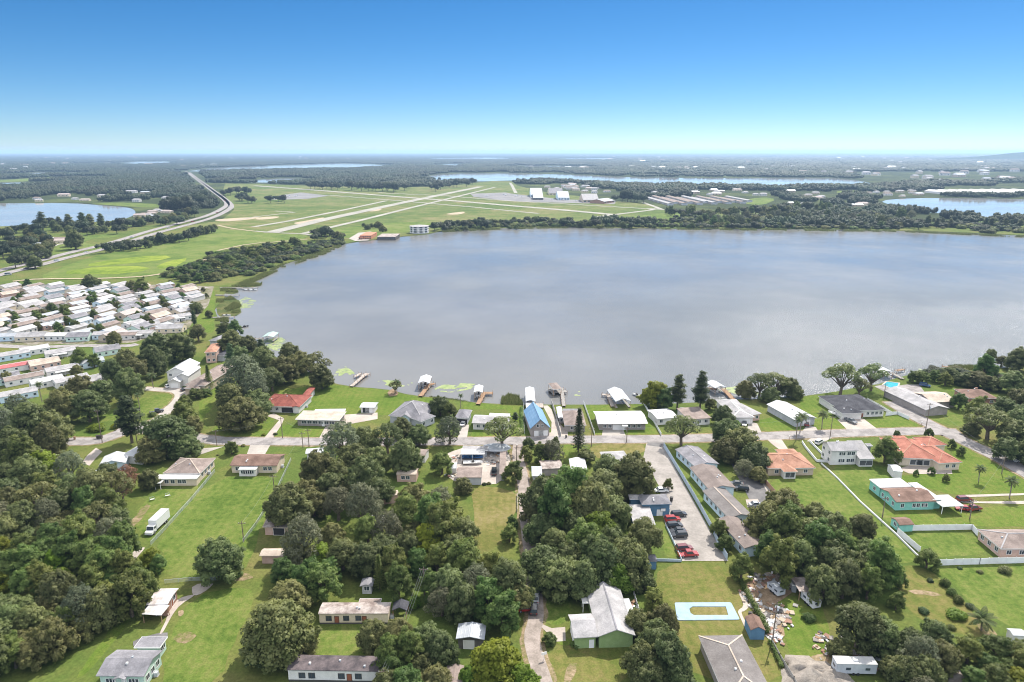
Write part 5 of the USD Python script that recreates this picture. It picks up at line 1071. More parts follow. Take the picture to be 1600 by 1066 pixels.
n9 = fill([(560,895),(640,890),(740,880),(810,888),(836,915),(836,940),(800,962),(745,955),(690,930),(640,925),(590,905)], 42, [('oak',5),('green',2),('grey',1)], 'of the oaks above the lane end', 'of the oaks above the lane end', w=1.35, seed=10)
n10 = fill([(560,990),(625,965),(700,1005),(690,1040),(690,1080),(600,1080),(572,1030)], 42, [('oak',4),('green',4)], 'of the clump beside the power line', 'of the clump beside the power line', w=1.3, seed=11)
put('grey', 690, 940, 52, 'pale grey green tree beside the power pole', hs=.9); put('bright', 648, 938, 24, 'small bright green tree beside the power pole'); put(O, 432, 985, 118, 'very large oak above the white mobile home', hs=.95, var=2); put(O, 452, 932, 74, 'rounded oak left of the tan mobile home', hs=.9); put(O, 408, 1020, 56, 'dark lower limb oak beside the white mobile home', hs=.8); put(O, 474, 1000, 50, 'oak behind the white mobile home')
put('bright', 775, 1030, 92, 'large bright yellow green tree beside the lane at the lower edge', hs=1.0); put('bright', 815, 1058, 56, 'bright green tree at the lower edge beside the lane'); put('bright', 735, 1058, 50, 'bright green tree at the lower edge beside the dark house')
put('norfolk', 592, 892, 22, 'slender pale green conifer above the tan mobile home', hs=.95, var=1)
put('grey', 702, 672, 46, 'grey green tree by the street left of the cluttered yard', hs=.95); put(Gn, 690, 720, 40, 'green tree at the left edge of the cluttered yard'); put(O, 688, 632, 40, 'oak beside the large grey lake house'); put(Gn, 702, 640, 26, 'green tree right of the large grey lake house'); put(O, 655, 680, 40, 'oak in front of the large grey lake house'); put(O, 628, 668, 42, 'oak covering the porch of the large grey lake house'); put(Gn, 640, 722, 30, 'round green tree between the small mobile homes'); put(O, 724, 756, 34, 'oak behind the grey workshop')
put('open', 785, 674, 66, 'round street oak in front of the long grey bungalow', hs=.95, var=0); put('cypress', 805, 650, 12, 'small upright tree on the lakeside lawn', hs=.45); put(O, 826, 690, 22, 'small tree at the lane corner'); put(Gn, 802, 736, 38, 'round tree with bare stem beside the lane', hs=.95); put(Gn, 845, 706, 34, 'leafy tree at the lane corner'); put('grey', 862, 704, 40, 'grey green tree above the cabins'); put(Gn, 822, 708, 24, 'green bush like tree at the lane corner'); put(Gn, 868, 690, 16, 'small green tree by the street opposite the grey wall')
put('norfolk', 905, 668, 26, 'tall dark conifer by the street in front of the taupe house', hs=1.0, var=0); put(O, 915, 712, 34, 'low dark tree at the foot of the tall conifer', hs=.8)
put(Gn, 800, 815, 22, 'green bush like tree at the right of the vacant lot'); put(Gn, 796, 832, 30, 'green tree at the lower right of the vacant lot'); put(Gn, 835, 760, 16, 'small green tree beside the lane'); put(Gn, 838, 785, 16, 'small tree at the edge of the big oaks beside the lane')
n11 = fill([(862,742),(935,748),(985,782),(1010,815),(1026,860),(1000,885),(940,905),(880,905),(848,888),(832,860),(838,795)], 42, [('oak',9),('green',2),('grey',1),('bright',1)], 'of the big grove beside the lane', 'of the big grove beside the lane', w=1.45, seed=12)
put(O, 952, 738, 64, 'left half of the great round oak beside the parking lot', hs=1.1, var=0); put(O, 990, 742, 76, 'great round oak beside the parking lot', hs=1.1, var=2); put(O, 970, 762, 50, 'oak under the great round oak beside the parking lot'); put(Gn, 1044, 756, 18, 'small round tree on the edge of the parking lot')
put('cypress', 978, 872, 30, 'upright dark tree behind the green house', hs=.8); put(O, 1008, 905, 40, 'oak below the dark blue shed')
n12 = fill([(1000,945),(1040,965),(1070,1000),(1085,1035),(1060,1066),(1000,1066),(980,1040),(985,985)], 42, [('oak',8),('green',1)], 'of the clump right of the green house', 'of the clump right of the green house', w=1.35, seed=13)
put(Gn, 1022, 935, 38, 'leafy green tree beside the pool lawn'); put(O, 975, 972, 26, 'small tree at the wall of the green house')
put(Gn, 858, 996, 26, 'young tree at the driveway of the green house', hs=.75); put(Gn, 898, 1005, 16, 'small shrub tree at the corner of the green house', hs=.7)
# right half
put('bright', 1026, 614, 52, 'tall light green bamboo like clump on the shore', hs=1.0, var=0); put(Gn, 1038, 622, 36, 'green tree below the light green clump on the shore'); put('cypress', 1060, 608, 28, 'left one of the two tall shore cypresses', hs=.75); put('cypress', 1096, 608, 29, 'right one of the two tall shore cypresses', hs=.75); put(Gn, 1110, 630, 20, 'low green tree at the right tall shore cypress')
put('open', 1066, 672, 58, 'street oak at the top of the parking lot', hs=.95, var=1); put(O, 1130, 646, 38, 'oak between the grey and the white lake roofs'); put(O, 1136, 672, 54, 'street oak left of the white garage'); put(O, 1160, 688, 68, 'large street oak above the duplexes', hs=.95); put(O, 1178, 708, 56, 'oak shading the first duplex lane'); put(O, 1136, 698, 54, 'oak over the first duplex'); put('grey', 1164, 730, 32, 'pale hanging oak at the duplex lane'); put('grey', 1186, 722, 30, 'pale hanging oak beside the orange roofed house'); put(O, 1186, 740, 30, 'oak at the end of the dark fence'); put('bright', 1150, 661, 16, 'small yellow green tree behind the street oaks', hs=.7)
for a, b, w in ((1165,606,34),(1188,600,46),(1212,598,50),(1234,602,40),(1204,614,34),(1242,612,26)): put('open' if w > 44 else O, a, b, w, 'oak in the clump on the shore left of the white metal gable', 'oaks in the clump on the shore left of the white metal gable')
for a, b, w, l in ((1316,590,58,'open oak on the shore behind the charcoal roof'),(1364,588,46,'round oak on the shore right of the charcoal roof'),(1344,604,34,'small oak between the two shore oaks behind the charcoal roof')): put('open', a, b, w, l, hs=1.1)
for a, b, w in ((1428,588,22),(1442,588,26),(1462,586,24),(1485,584,30),(1508,590,36),(1530,592,40),(1478,592,24),(1550,596,36)): put(Gn if w < 30 else O, a, b, w, 'lush tree on the bank at the right end of the shore', 'lush trees on the bank at the right end of the shore', hs=.8)
for a, b, w, k in ((1541,570,36,Gn),(1549,552,18,O),(1566,563,22,O),(1594,560,44,O),(1584,596,44,O),(1600,620,50,O),(1500,624,28,Gn),(1528,636,38,Gn),(1570,630,40,O),(1592,650,44,O)): put(k, a, b, w, f'{KIND[k][3]} in the thicket at the right edge by the shore', f'{KIND[k][3]}s in the thicket at the right edge', hs=1.0)
put('open', 1548, 660, 72, 'spreading oak with bare limbs at the street corner on the right', hs=.85, var=2); put(O, 1519, 666, 30, 'small oak left of the spreading corner oak'); put(O, 1586, 676, 56, 'oak at the right edge beside the street'); put(O, 1575, 702, 44, 'oak over the street at the right edge'); put(O, 1610, 705, 46, 'oak cut by the right edge beside the street')
put(Gn, 1386, 702, 46, 'glossy green tree between the white and terracotta houses', hs=.9); put(Gn, 1402, 677, 13, 'small round tree by the street behind the terracotta house'); put(Gn, 1452, 675, 15, 'small tree at the corner behind the terracotta house'); put(Gn, 1488, 692, 15, 'left one of the two small trees right of the terracotta house'); put(Gn, 1503, 704, 16, 'right one of the two small trees right of the terracotta house'); put(Gn, 1456, 734, 13, 'small tree on the terracotta house patio'); put(Gn, 1432, 738, 10, 'low bush like tree on the terracotta house patio'); put(Gn, 1479, 746, 13, 'small round tree on the palm lawn')
n13 = fill([(1196,800),(1225,780),(1262,790),(1320,808),(1368,822),(1394,860),(1398,900),(1370,925),(1310,912),(1260,905),(1230,890),(1195,880),(1182,845)], 40, [('oak',9),('green',2),('grey',1)], 'of the grove behind the junk yard', 'of the grove behind the junk yard', w=1.4, seed=14)
put(Gn, 1160, 884, 42, 'rounded green tree at the head of the junk yard'); put(Gn, 1124, 826, 34, 'leafy tree at the end of the duplex lawn', hs=.9); put(Gn, 1134, 846, 30, 'lower leafy tree at the end of the duplex lawn', hs=.9)
put(O, 1345, 975, 92, 'huge oak right of the junk yard', hs=1.0, var=0); put(O, 1378, 990, 74, 'oak joined to the huge junk yard oak', hs=1.0); put(O, 1312, 1010, 44, 'low oak over the grey camper'); put(O, 1400, 1040, 50, 'oak at the lower edge behind the camper')
n14 = fill([(1400,985),(1450,972),(1492,1000),(1500,1066),(1430,1090),(1395,1060)], 42, [('oak',6),('grey',4)], 'of the lower right thicket', 'of the lower right thicket', w=1.35, seed=15)
n15 = fill([(1505,1010),(1535,995),(1560,1000),(1610,1010),(1620,1066),(1510,1060)], 34, [('green',6),('bright',1)], 'of the lower right corner clump', 'of the lower right corner clump', w=1.25, seed=16, hs=.7)
put(Gn, 1450, 872, 38, 'round dark tree at the corner of the white fence', hs=.8); put(Gn, 1408, 905, 24, 'small tree on the rough plot'); put(Gn, 1402, 938, 30, 'green tree at the left of the rough plot')
for a, b, w, l in ((1478,908,18,'upper'),(1488,922,18,'middle'),(1498,934,18,'lower')): put('bush', a, b, w, f'{l} one of the three hedge bushes along the meadow', hs=1.4, var=0)
for a, b, w, l in ((1500,886,9,'tiny round bush on the meadow below the white fence'),(1532,892,11,'small bush in the middle of the meadow'),(1572,888,22,'low spreading bush on the right of the meadow'),(1454,905,12,'low weed clump on the rough plot'),(1444,952,18,'weedy mound on the rough plot'),(1494,957,34,'long grassy mound on the rough plot'),(1516,945,16,'bush at the end of the meadow hedge'),(1486,978,16,'bush below the grassy mound'),(340,900,14,'bush at the foot of the lone lawn oak'),(372,895,18,'low green shrub beside the lone lawn oak'),(340,710,6,'small bush at the brown hip roofed house'),(380,695,8,'dark bush beside the driveway of the brown gabled house'),(412,678,8,'dark clipped bush left of the red house driveway'),(430,677,8,'dark clipped bush right of the red house driveway'),(238,646,14,'hedge bush at the oval lawn'),(150,666,30,'long clipped hedge below the oval lawn'),(180,664,16,'short clipped hedge beside the conical tree'),(757,755,9,'left dark bush below the cluttered yard'),(764,754,8,'right dark bush below the cluttered yard'),(1265,962,24,'palmetto clump in the junk yard'),(1008,762,12,'bush beside the parked white car')):
    put('bush', a, b, w, l, hs=1.0 if w < 25 else .7)
# palms
def palm(px, base_y, top_y, v, label):
    g = G(px, base_y); d = depth_at((*g, 0)); h0 = (7.5, 10.5, 3.0)[v]
    lo, hi = 1, 25
    for _ in range(30):
        m = (lo + hi) / 2; q = np.array([g[0], g[1], m]); dd = depth_at(q); yy = 533 - FPX * ((m - CAM_H) * _cp + g[1] * _sp) / dd
        if yy > top_y: lo = m
        else: hi = m
    copy(PR['palm'][v], 'palm_tree', label, 'palm', (*g, 0), rnd.uniform(0, 6.28), m / h0)
palm(1529, 753, 732, 0, 'short palm on the lawn right of the terracotta house'); palm(1577, 778, 752, 0, 'palm beside the pale driveway at the right edge'); palm(1244, 688, 655, 1, 'tall palm on the kerb in front of the white metal gable'); palm(1284, 670, 647, 0, 'palm left of the white driveway of the charcoal roofed house')
palm(1250, 676, 650, 0, 'palm at the front of the white metal gable'); palm(1216, 648, 638, 0, 'palm beside the white hip roofed house'); palm(219, 645, 618, 1, 'tall palm on the oval lawn'); palm(720, 638, 618, 1, 'bushy palm on the shore right of the large grey lake house'); palm(240, 606, 586, 0, 'palm in the yard left of the white metal roofed house'); palm(1533, 985, 968, 2, 'young palm on the sandy bank'); palm(620, 614, 597, 0, 'palm like tree on the lakeside lawn between the docks'); palm(292, 528, 518, 0, 'palm at the lake end of the mobile homes'); palm(1042, 645, 632, 0, 'palm behind the small white roofed house'); palm(1590, 662, 638, 0, 'palm in the thicket at the right edge'); palm(66, 628, 600, 1, 'tall palm among the woods beyond the mobile homes')
put('open', 617, 604, 24, 'lone dark tree on the lakeside lawn', hs=1.0)
# mid distance trees
def row(pts, n, w, kinds, label, group, hs=1.0, jy=2, seed=1, nm='tree'):
    r = random.Random(seed); L = LineString(pts)
    for i in range(n):
        q = L.interpolate((i + r.uniform(.1, .9)) / n, True); k = r.choice(kinds)
        put(k, q.x, q.y + r.uniform(-jy, jy), w * r.uniform(.75, 1.35), f'{KIND[k][3]} {label}' if k != 'far' else 'dark green tree ' + label, (KIND[k][3] + 's ' if k != 'far' else 'trees ') + group, hs * r.uniform(.85, 1.2), name='tree' if k == 'far' else None)
row([(160,388),(200,383),(250,374),(300,365),(335,357)], 34, 13, ['far', 'oak'], 'in the long row beside the highway', 'in the long row beside the highway', jy=3, seed=20)
row([(275,432),(310,420),(345,405),(372,398),(395,392),(430,385),(470,380)], 42, 15, ['green', 'oak', 'green'], 'in the scrub along the left shore', 'in the scrub along the left shore', hs=.7, jy=8, seed=21)
row([(300,430),(340,425),(385,412),(410,404)], 22, 16, ['green', 'oak'], 'in the scrub along the left shore', 'in the scrub along the left shore', hs=.7, jy=6, seed=22)
row([(488,368),(500,362),(512,360),(526,365),(538,370)], 14, 14, ['oak', 'far'], 'in the clump at the end of the left shore', 'in the clump at the end of the left shore', hs=.9, jy=5, seed=23)
row([(565,354),(580,350),(595,353),(605,357)], 9, 9, ['oak'], 'in the clump behind the orange building', 'in the clump behind the orange building', jy=3, seed=24)
row([(676,355),(700,352),(740,348),(800,346),(860,344),(910,347),(1000,350)], 54, 11, ['far', 'oak', 'far'], 'in the belt on the far shore', 'in the belt on the far shore', hs=.9, jy=3, seed=25)
row([(690,357),(780,354),(900,351),(1000,353),(1080,352)], 44, 8, ['green'], 'low along the water of the far shore', 'low along the water of the far shore', hs=.6, jy=1.5, seed=26)
row([(1040,330),(1090,332),(1140,330),(1200,328),(1260,322),(1330,326)], 44, 13, ['far', 'oak', 'green'], 'in the wooded spit behind the far shore', 'in the wooded spit behind the far shore', jy=4, seed=27)
row([(1080,352),(1180,350),(1280,350),(1380,350),(1440,349)], 46, 11, ['green', 'far', 'oak'], 'at the water of the wooded spit', 'at the water of the wooded spit', hs=.75, jy=3, seed=28)
row([(1090,342),(1150,340),(1220,338),(1300,337),(1380,338),(1430,340)], 56, 13, ['oak', 'green', 'grey'], 'in the middle of the wooded spit', 'in the middle of the wooded spit', jy=6, seed=29)
row([(1440,346),(1500,348),(1560,347),(1620,348)], 40, 8, ['cypress', 'far'], 'on the narrow end of the spit at the right', 'on the narrow end of the spit', hs=.5, jy=2, seed=30)
row([(962,308),(975,306),(990,308),(1006,312)], 8, 14, ['far'], 'in the big clump behind the aircraft apron', 'in the big clump behind the aircraft apron', jy=3, seed=31)
row([(484,291),(520,290),(560,290),(600,292),(640,292)], 26, 10, ['far'], 'in the row on the far side of the airfield', 'in the row on the far side of the airfield', jy=2, seed=32)
row([(672,291),(700,288),(740,284)], 14, 9, ['far'], 'in the clump at the end of the main runway', 'in the clump at the end of the main runway', jy=2, seed=33)
row([(0,385),(30,378),(60,372),(80,378),(50,395),(20,400),(60,402)], 34, 17, ['far', 'oak'], 'between the left lake and the highway', 'between the left lake and the highway', jy=10, seed=34)
row([(0,362),(40,357),(70,350),(100,353),(130,356),(170,354),(200,352),(235,345),(280,338),(310,330)], 54, 13, ['far', 'oak'], 'along the shore of the left lake', 'along the shore of the left lake', jy=5, seed=35)
row([(58,344),(70,342),(90,345),(170,344)], 6, 15, ['cypress'], 'on the near shore of the left lake', 'on the near shore of the left lake', hs=.5, jy=2, seed=36)
row([(118,374),(112,372)], 2, 26, ['oak'], 'alone on the grass verge by the highway', 'alone on the grass verge by the highway', jy=1, seed=37)
row([(345,300),(362,298),(385,300),(372,308),(395,310)], 12, 11, ['far'], 'at the far bend of the highway', 'at the far bend of the highway', jy=3, seed=38)
row([(417,311),(430,309),(445,310)], 6, 9, ['far'], 'at the left apron of the airfield', 'at the left apron of the airfield', jy=1, seed=39)
row([(255,322),(270,316),(290,318),(320,308),(333,314)], 16, 15, ['far'], 'between the left lake and the highway bend', 'between the left lake and the highway bend', jy=4, seed=40)
print('fills', n1, n2, n3, n4, n5, n6, n7, n8, n9, n10, n11, n12, n13, n14, n15, 'trees', len(TREES))
from collections import Counter
print(Counter(k for k, *_ in TREES))
# ------------------------------------------------------------------ fences and walls
mat('vinyl', (.62,.62,.61), (.7,.7,.69), .5, .5, .4, coord='obj'); mat('vinyl_blue', (.30,.37,.42), (.37,.44,.49), .5, .6, .3, coord='obj'); mat('render_grey', (.27,.26,.25), (.36,.35,.33), .6, .85, .2, coord='obj', fine=.1)
usdkit.material(stage, '/World/Looks/chain_link', {'t': ('transparent_bsdf', {'color': (1, 1, 1)}), 'p': ('principled_bsdf', {'base_color': (.45, .48, .5), 'roughness': .5, 'metallic': .3}), 'm': ('mix_closure', {'fac': .16})}, [('t.BSDF', 'm.closure1'), ('p.BSDF', 'm.closure2')], surface='m.closure')
def fence(name, label, pts, h, panel, pm, postm, pw=.05, post=.13, rail=None, cat='fence', lift=.05):
    g = np.array([G(*p) for p in pts]); c = g.mean(0); t = thing(name, label, cat, (*c, 0)); k = 0
    for a, b in zip(g[:-1] - c, g[1:] - c):
        L = np.linalg.norm(b - a); n = max(1, round(L / panel)); d = (b - a) / L; nn = np.array([-d[1], d[0]])
        for i in range(n):
            p, q = a + d * L * i / n, a + d * L * (i + 1) / n
            m = MB(); e = d * (post / 2 if post else .02)
            if pm: m.bar((*(p + e), lift + (h - lift) / 2), (*(q - e), lift + (h - lift) / 2), pw, h - lift); part(t, 'panel', m, pm)
            if rail:
                m = MB(); m.bar((*(p + e), h + .02), (*(q - e), h + .02), .07, .06); part(t, 'rail', m, postm)
            if post: part(t, 'post', MB().box(p[0] - post / 2, p[0] + post / 2, p[1] - post / 2, p[1] + post / 2, -.1, h + .12), postm)
        if post: part(t, 'post', MB().box(b[0] - post / 2, b[0] + post / 2, b[1] - post / 2, b[1] + post / 2, -.1, h + .12), postm)
    return t
fence('vinyl_fence', 'white vinyl panel fence closing the lawn behind the turquoise shed', [(1437,864),(1401,833),(1402,830),(1518,828),(1527,838)], 1.9, 2.4, 'vinyl', 'vinyl', .06)
fence('vinyl_fence', 'long white vinyl fence along the top of the meadow at the right edge', [(1464,884),(1530,882),(1600,880),(1660,879)], 1.9, 2.4, 'vinyl', 'vinyl', .06)
fence('panel_fence', 'long grey blue fence between the parking lot and the duplex lawn', [(1037,699),(1062,741),(1094,796),(1112,829),(1122,852),(1136,876)], 2.0, 2.4, 'vinyl_blue', 'vinyl_blue', .06)
fence('boundary_wall', 'low pale wall along the left side of the parking lot', [(1040,822),(1052,848),(1065,877)], .8, 3.0, 'vinyl_blue', 'vinyl_blue', .18)
fence('boundary_wall', 'low pale wall at the foot of the dark blue shed', [(1024,877),(1064,878)], .8, 3.0, 'vinyl_blue', 'vinyl_blue', .18)
fence('boundary_wall', 'grey block wall between the blue roofed house and the narrow shed', [(862,631),(868,650),(876,682)], 1.7, 4.0, 'render_grey', 'render_grey', .2, .3)
fence('picket_fence', 'white fence line left of the blue roofed house', [(818,634),(818.5,655),(819,678)], 1.3, 2.4, 'vinyl', 'vinyl')
fence('picket_fence', 'white fence between the taupe house and the long white roofed house', [(912,631),(920,654),(929,680)], 1.3, 2.4, 'vinyl', 'vinyl')
fence('picket_fence', 'white fence right of the long white roofed house', [(1006,632),(1018,654),(1033,681)], 1.3, 2.4, 'vinyl', 'vinyl')
fence('garden_wall', 'low white wall running down the back lawns of the right side', [(1283,725),(1308,748),(1344,785),(1400,836),(1436,872)], .55, 4.0, 'vinyl', 'vinyl', .25, 0)
fence('garden_wall', 'low white wall in front of the white two storey house', [(1253,692),(1258,700),(1276,722),(1300,723)], 1.0, 3.0, 'vinyl', 'vinyl', .2, 0)
fence('garden_wall', 'second low white wall beside the white two storey house', [(1265,691),(1276,702),(1290,716)], .9, 3.0, 'vinyl', 'vinyl', .2, 0)
fence('board_fence', 'dark board fence between the duplex lane and the large back lawn', [(1187,744),(1196,757),(1211,774)], 1.8, 2.4, 'timber', 'timber', .06)
fence('chain_link_fence', 'thin wire fence across the large lawn behind the box truck', [(236,852),(262,824),(300,782),(336,738)], 1.2, 3.0, 'chain_link', 'metal_grey', .02, .06, True)
fence('chain_link_fence', 'wire fence along the right side of the large lawn', [(380,848),(400,822),(428,778),(455,720)], 1.2, 3.0, 'chain_link', 'metal_grey', .02, .06, True)
fence('chain_link_fence', 'wire fence below the lone lawn oak', [(258,912),(300,908),(340,907)], 1.1, 3.0, 'chain_link', 'metal_grey', .02, .06, True)
fence('vinyl_fence', 'white fence along the lakeside of the charcoal roofed house', [(1355,627),(1372,636),(1392,648)], 1.5, 2.4, 'vinyl', 'vinyl')
fence('vinyl_fence', 'white fence from the charcoal roofed house to the street', [(1384,650),(1402,648),(1420,656)], 1.5, 2.4, 'vinyl', 'vinyl')
fence('board_fence', 'grey brown board fence at the lower end of the junk yard', [(1205,1006),(1218,1030),(1240,1066),(1250,1085)], 1.4, 2.4, 'timber_grey', 'timber_grey', .06)
fence('deck_rail', 'white railing of the deck right of the green house', [(990,929),(996,950),(1002,972)], 1.2, 2.0, 'vinyl', 'vinyl', .05)
fence('picket_fence', 'white fence beside the lane at the vacant lot', [(808,775),(808,800)], .9, 2.4, 'vinyl', 'vinyl')
# hedge along the junk yard
def hedge(pts, w, h, label, lm='leaf_green', seed=1, name='hedge', cat='hedge'):
    r = np.random.default_rng(seed); g = np.array([G(*p) for p in pts]); L = LineString(g); n = max(3, int(L.length / (w * .7))); bl = []
    for i in range(n):
        q = L.interpolate((i + .5) / n, True); bl.append((q.x - g[0][0] + r.normal(0, w * .08), q.y - g[0][1] + r.normal(0, w * .08), h * .5, w * .6, w * .6, h * .55))
    t = thing(name, label, cat, (*g[0], 0)); part(t, 'foliage', crown_blobs(bl, r, 60, .3, -.8), lm)
hedge([(1157,910),(1172,938),(1188,967),(1200,992)], 1.3, 1.5, 'clipped green hedge between the pool lawn and the junk yard')
hedge([(1203,1004),(1212,1022),(1222,1044)], 1.1, 1.1, 'ragged weeds along the board fence of the junk yard')
hedge([(815,640),(816,660),(816,676)], 1.6, 1.6, 'green hedge left of the blue roofed house')
hedge([(1490,598),(1506,600),(1520,604)], 3.5, 2.5, 'lush hedge on the bank at the right end of the shore')

# ------------------------------------------------------------------ pool slab, swimming pool
sp = [G(*p) for p in ((1058,970),(1156,969),(1142,942),(1054,942.5))]; ho = [G(*p) for p in ((1084,962),(1138,962),(1134,948.5),(1082,948.5),(1077,952),(1079,959))]
c = np.mean(sp, 0)
sl = Polygon(np.array(sp) - c).buffer(-.5).buffer(.5).difference(Polygon(np.array(ho) - c))
m = MB(); v, f = tri_poly(sl); m.add(np.column_stack([v, np.full(len(v), .18)]), f)
for ring in [sl.exterior, *sl.interiors]:
    q = np.array(ring.coords)
    for a, b in zip(q[:-1], q[1:]): m.quad((*a, -.1), (*b, -.1), (*b, .18), (*a, .18))
t = thing('pool_deck', 'pale blue slab round a filled in pool with grass in the middle', 'pool slab', (*c, 0)); part(t, 'slab', m, 'slab_blue'); part(t, 'infill', MB().poly(Polygon(np.array(ho) - c).buffer(.05), .06), 'lawn_dry')
pp = [G(*p) for p in ((1386,597),(1404,599),(1402,604),(1392,607),(1380,602))]; c = np.mean(pp, 0); pl = Polygon(np.array(pp) - c)
t = thing('swimming_pool', 'small turquoise swimming pool on the shore at the right', 'swimming pool', (*c, 0))
m = MB(); rim = pl.buffer(.7).difference(pl); v, f = tri_poly(rim); m.add(np.column_stack([v, np.full(len(v), .2)]), f); part(t, 'rim', m, 'concrete_pale'); part(t, 'water_surface', MB().poly(pl.buffer(.02), .14), 'pool_water')

# ------------------------------------------------------------------ docks and boathouses
def dock(label, segs, z=.55, mat_='timber_grey', name='dock', edge=True):
    """segs: (px a, px b, width m)"""
    a0 = P(*segs[0][0], z)[:2]; t = thing(name, label, 'dock', (*a0, 0))
    for k, (a, b, w) in enumerate(segs):
        p, q = P(*a, z)[:2] - a0, P(*b, z)[:2] - a0; L = np.linalg.norm(q - p); d = (q - p) / L; nn = np.array([-d[1], d[0]]); zz = z - .012 * k
        n = max(2, int(L / .42)); m = MB()      # boards with gaps, joined: each is far below a pixel
        for i in range(n):
            s0, s1 = p + d * L * i / n, p + d * (L * (i + 1) / n - .03)
            m.bar((*((s0 + s1) / 2 - nn * w / 2), zz), (*((s0 + s1) / 2 + nn * w / 2), zz), np.linalg.norm(s1 - s0), .06)
        part(t, 'decking', m, mat_, kind='stuff')
        for sg in (-1, 1): part(t, 'beam', MB().bar((*(p + nn * sg * (w / 2 - .08)), zz - .15), (*(q + nn * sg * (w / 2 - .08)), zz - .15), .12, .2), mat_)
        for i in range(max(2, int(L / 3)) + 1):
            for sg in (-1, 1):
                s = p + d * L * i / max(2, int(L / 3)) + nn * sg * w / 2
                part(t, 'pile', MB().cyl((*s, -1.5), (*s, zz + (.35 if i % 2 else .75)), .1, n=6), 'timber')
    return t
def boathouse(label, A, B, C, h, rm, pitch=.35, axis='y', postm='timber', deck=True, roof='gable', rails=True, dm='timber_grey'):
    c, rz, w, d = rect_of(A, B, C, h); t = thing('boathouse', label, 'boathouse', (*c, 0), rz)
    section(t, (c, rz), dict(px=(A, B, C), h=h, roof=roof, axis=axis, pitch=pitch, wall='timber', rm=rm, open=True, postm=postm, oh=.3))
    for x in (-w / 2 + .25, w / 2 - .25):
        for y in (-d / 2 + .25, d / 2 - .25): part(t, 'pile', MB().cyl((x, y, -1.5), (x, y, .3), .12, n=6), 'timber')
    m = MB(); m.box(-w / 2, -w / 2 + 1.1, -d / 2, d / 2, .35, .5); m.box(w / 2 - 1.1, w / 2, -d / 2, d / 2, .35, .5); m.box(-w / 2 + 1.12, w / 2 - 1.12, d / 2 - 1.2, d / 2, .36, .49); part(t, 'walkway', m, dm)
    for x in (-w * .22, w * .22): part(t, 'lift_beam', MB().bar((x, -d / 2 + .3, h - .45), (x, d / 2 - .3, h - .45), .12, .18), 'timber')
    return c, rz, w, d
def boat(label, loc, rz, L=6.0, hullm='trim_white', z=0.0, cover=None, group=None):
    t = thing('boat', label, 'boat', (loc[0], loc[1], z), rz, group); n = 11; V = []
    for i in range(n):
        s = i / (n - 1); wv = .95 * (1 - max(0, (s - .45) / .55) ** 2.2) * L / 6
        x = -L / 2 + L * s; k = .45 + .35 * s ** 2
        V += [(x, -wv * .3, -.12 - .1 * (1 - s)), (x, -wv, k), (x, -wv * .86, k), (x, -wv * .72, .12), (x, wv * .72, .12), (x, wv * .86, k), (x, wv, k), (x, wv * .3, -.12 - .1 * (1 - s))]
    F = []
    for i in range(n - 1):
        for j in range(8):
            a, b = i * 8 + j, i * 8 + (j + 1) % 8; F += [[a, b, b + 8], [a, b + 8, a + 8]]
    F += [[0, j + 1, j] for j in range(1, 7)]
    part(t, 'hull', (np.array(V), np.array(F)), hullm, smooth=35)
    part(t, 'console', MB().box(-.5, .4, -.4, .4, .1, .95), 'trim_dark' if not cover else cover); part(t, 'windscreen', MB().quad((.45, -.5, .9), (.45, .5, .9), (.25, .45, 1.3), (.25, -.45, 1.3)), 'glass_dark')
    part(t, 'outboard', MB().box(-L / 2 - .45, -L / 2 - .02, -.2, .2, -.1, .85), 'trim_dark')
    for x in (-1.4, 1.2): part(t, 'bench', MB().box(x - .25, x + .25, -.6 * L / 6, .6 * L / 6, .12, .45), cover or 'trim_white')
    return t
mat('hull_blue', (.03,.12,.3), rough=.25, spec=.5, coat=.5); mat('canvas_blue', (.06,.2,.42), (.1,.27,.5), 2, .8, .2, coord='obj'); mat('hull_red', (.35,.04,.03), rough=.25, coat=.5)
dock('pale L shaped dock off the bright lawn', [((549,603.5),(571,585),1.7), ((555,588.5),(563,583.5),1.6), ((566,587.5),(575,583.5),2.6)], .6, 'concrete_pale')
c1 = boathouse('white roofed boathouse on the brown dock beside the lily pads', (653,598.5), (671,598.5), (668.5,588), 3.0, 'metal_white'); dock('brown dock of the boathouse beside the lily pads', [((657,619),(669,602.5),2.0), ((667,602),(679,599),1.8)], .6, 'timber')
c2 = boathouse('white roofed boathouse with a T shaped brown dock', (740,613), (754,613), (759,603), 3.0, 'metal_white'); dock('T shaped brown dock left of the reeds', [((747,631.5),(756,614.5),2.0), ((755,614),(770,614),2.6)], .6, 'timber')
c3 = boathouse('long white metal roofed boathouse behind the blue roofed house', (821.5,627), (836.5,627), (836,606), 3.4, 'metal_white', .3, postm='trim_white'); house('white roofed lean-to at the land end of the long white boathouse', S((822,637),(835,637),(835,627),2.7,'flat','wall_grey','white_flat_roof',oh=.15), name='shed', cat='shed')
dock('pale dock platform beside the long white boathouse', [((837,633.5),(849,633.5),5.0)], .5, 'concrete_pale')
c4 = boathouse('grey brown hip roofed boathouse at the end of a long grey dock', (864,608.5), (878,607.5), (876,597.5), 2.9, 'roof_taupe', .3, roof='hip'); dock('long grey dock to the brown roofed boathouse', [((881,634.5),(877.5,606),1.6), ((864,612),(885,611),3.0)], .6)
c5 = boathouse('large white metal roofed boathouse behind the long white roofed house', (962,627.5), (986,626.5), (977,608), 3.3, 'metal_white', .4); dock('pale walkway beside the large white metal roofed boathouse', [((957,635),(950,617),1.4), ((951,617.5),(941,616),1.6)], .6, 'concrete_pale')
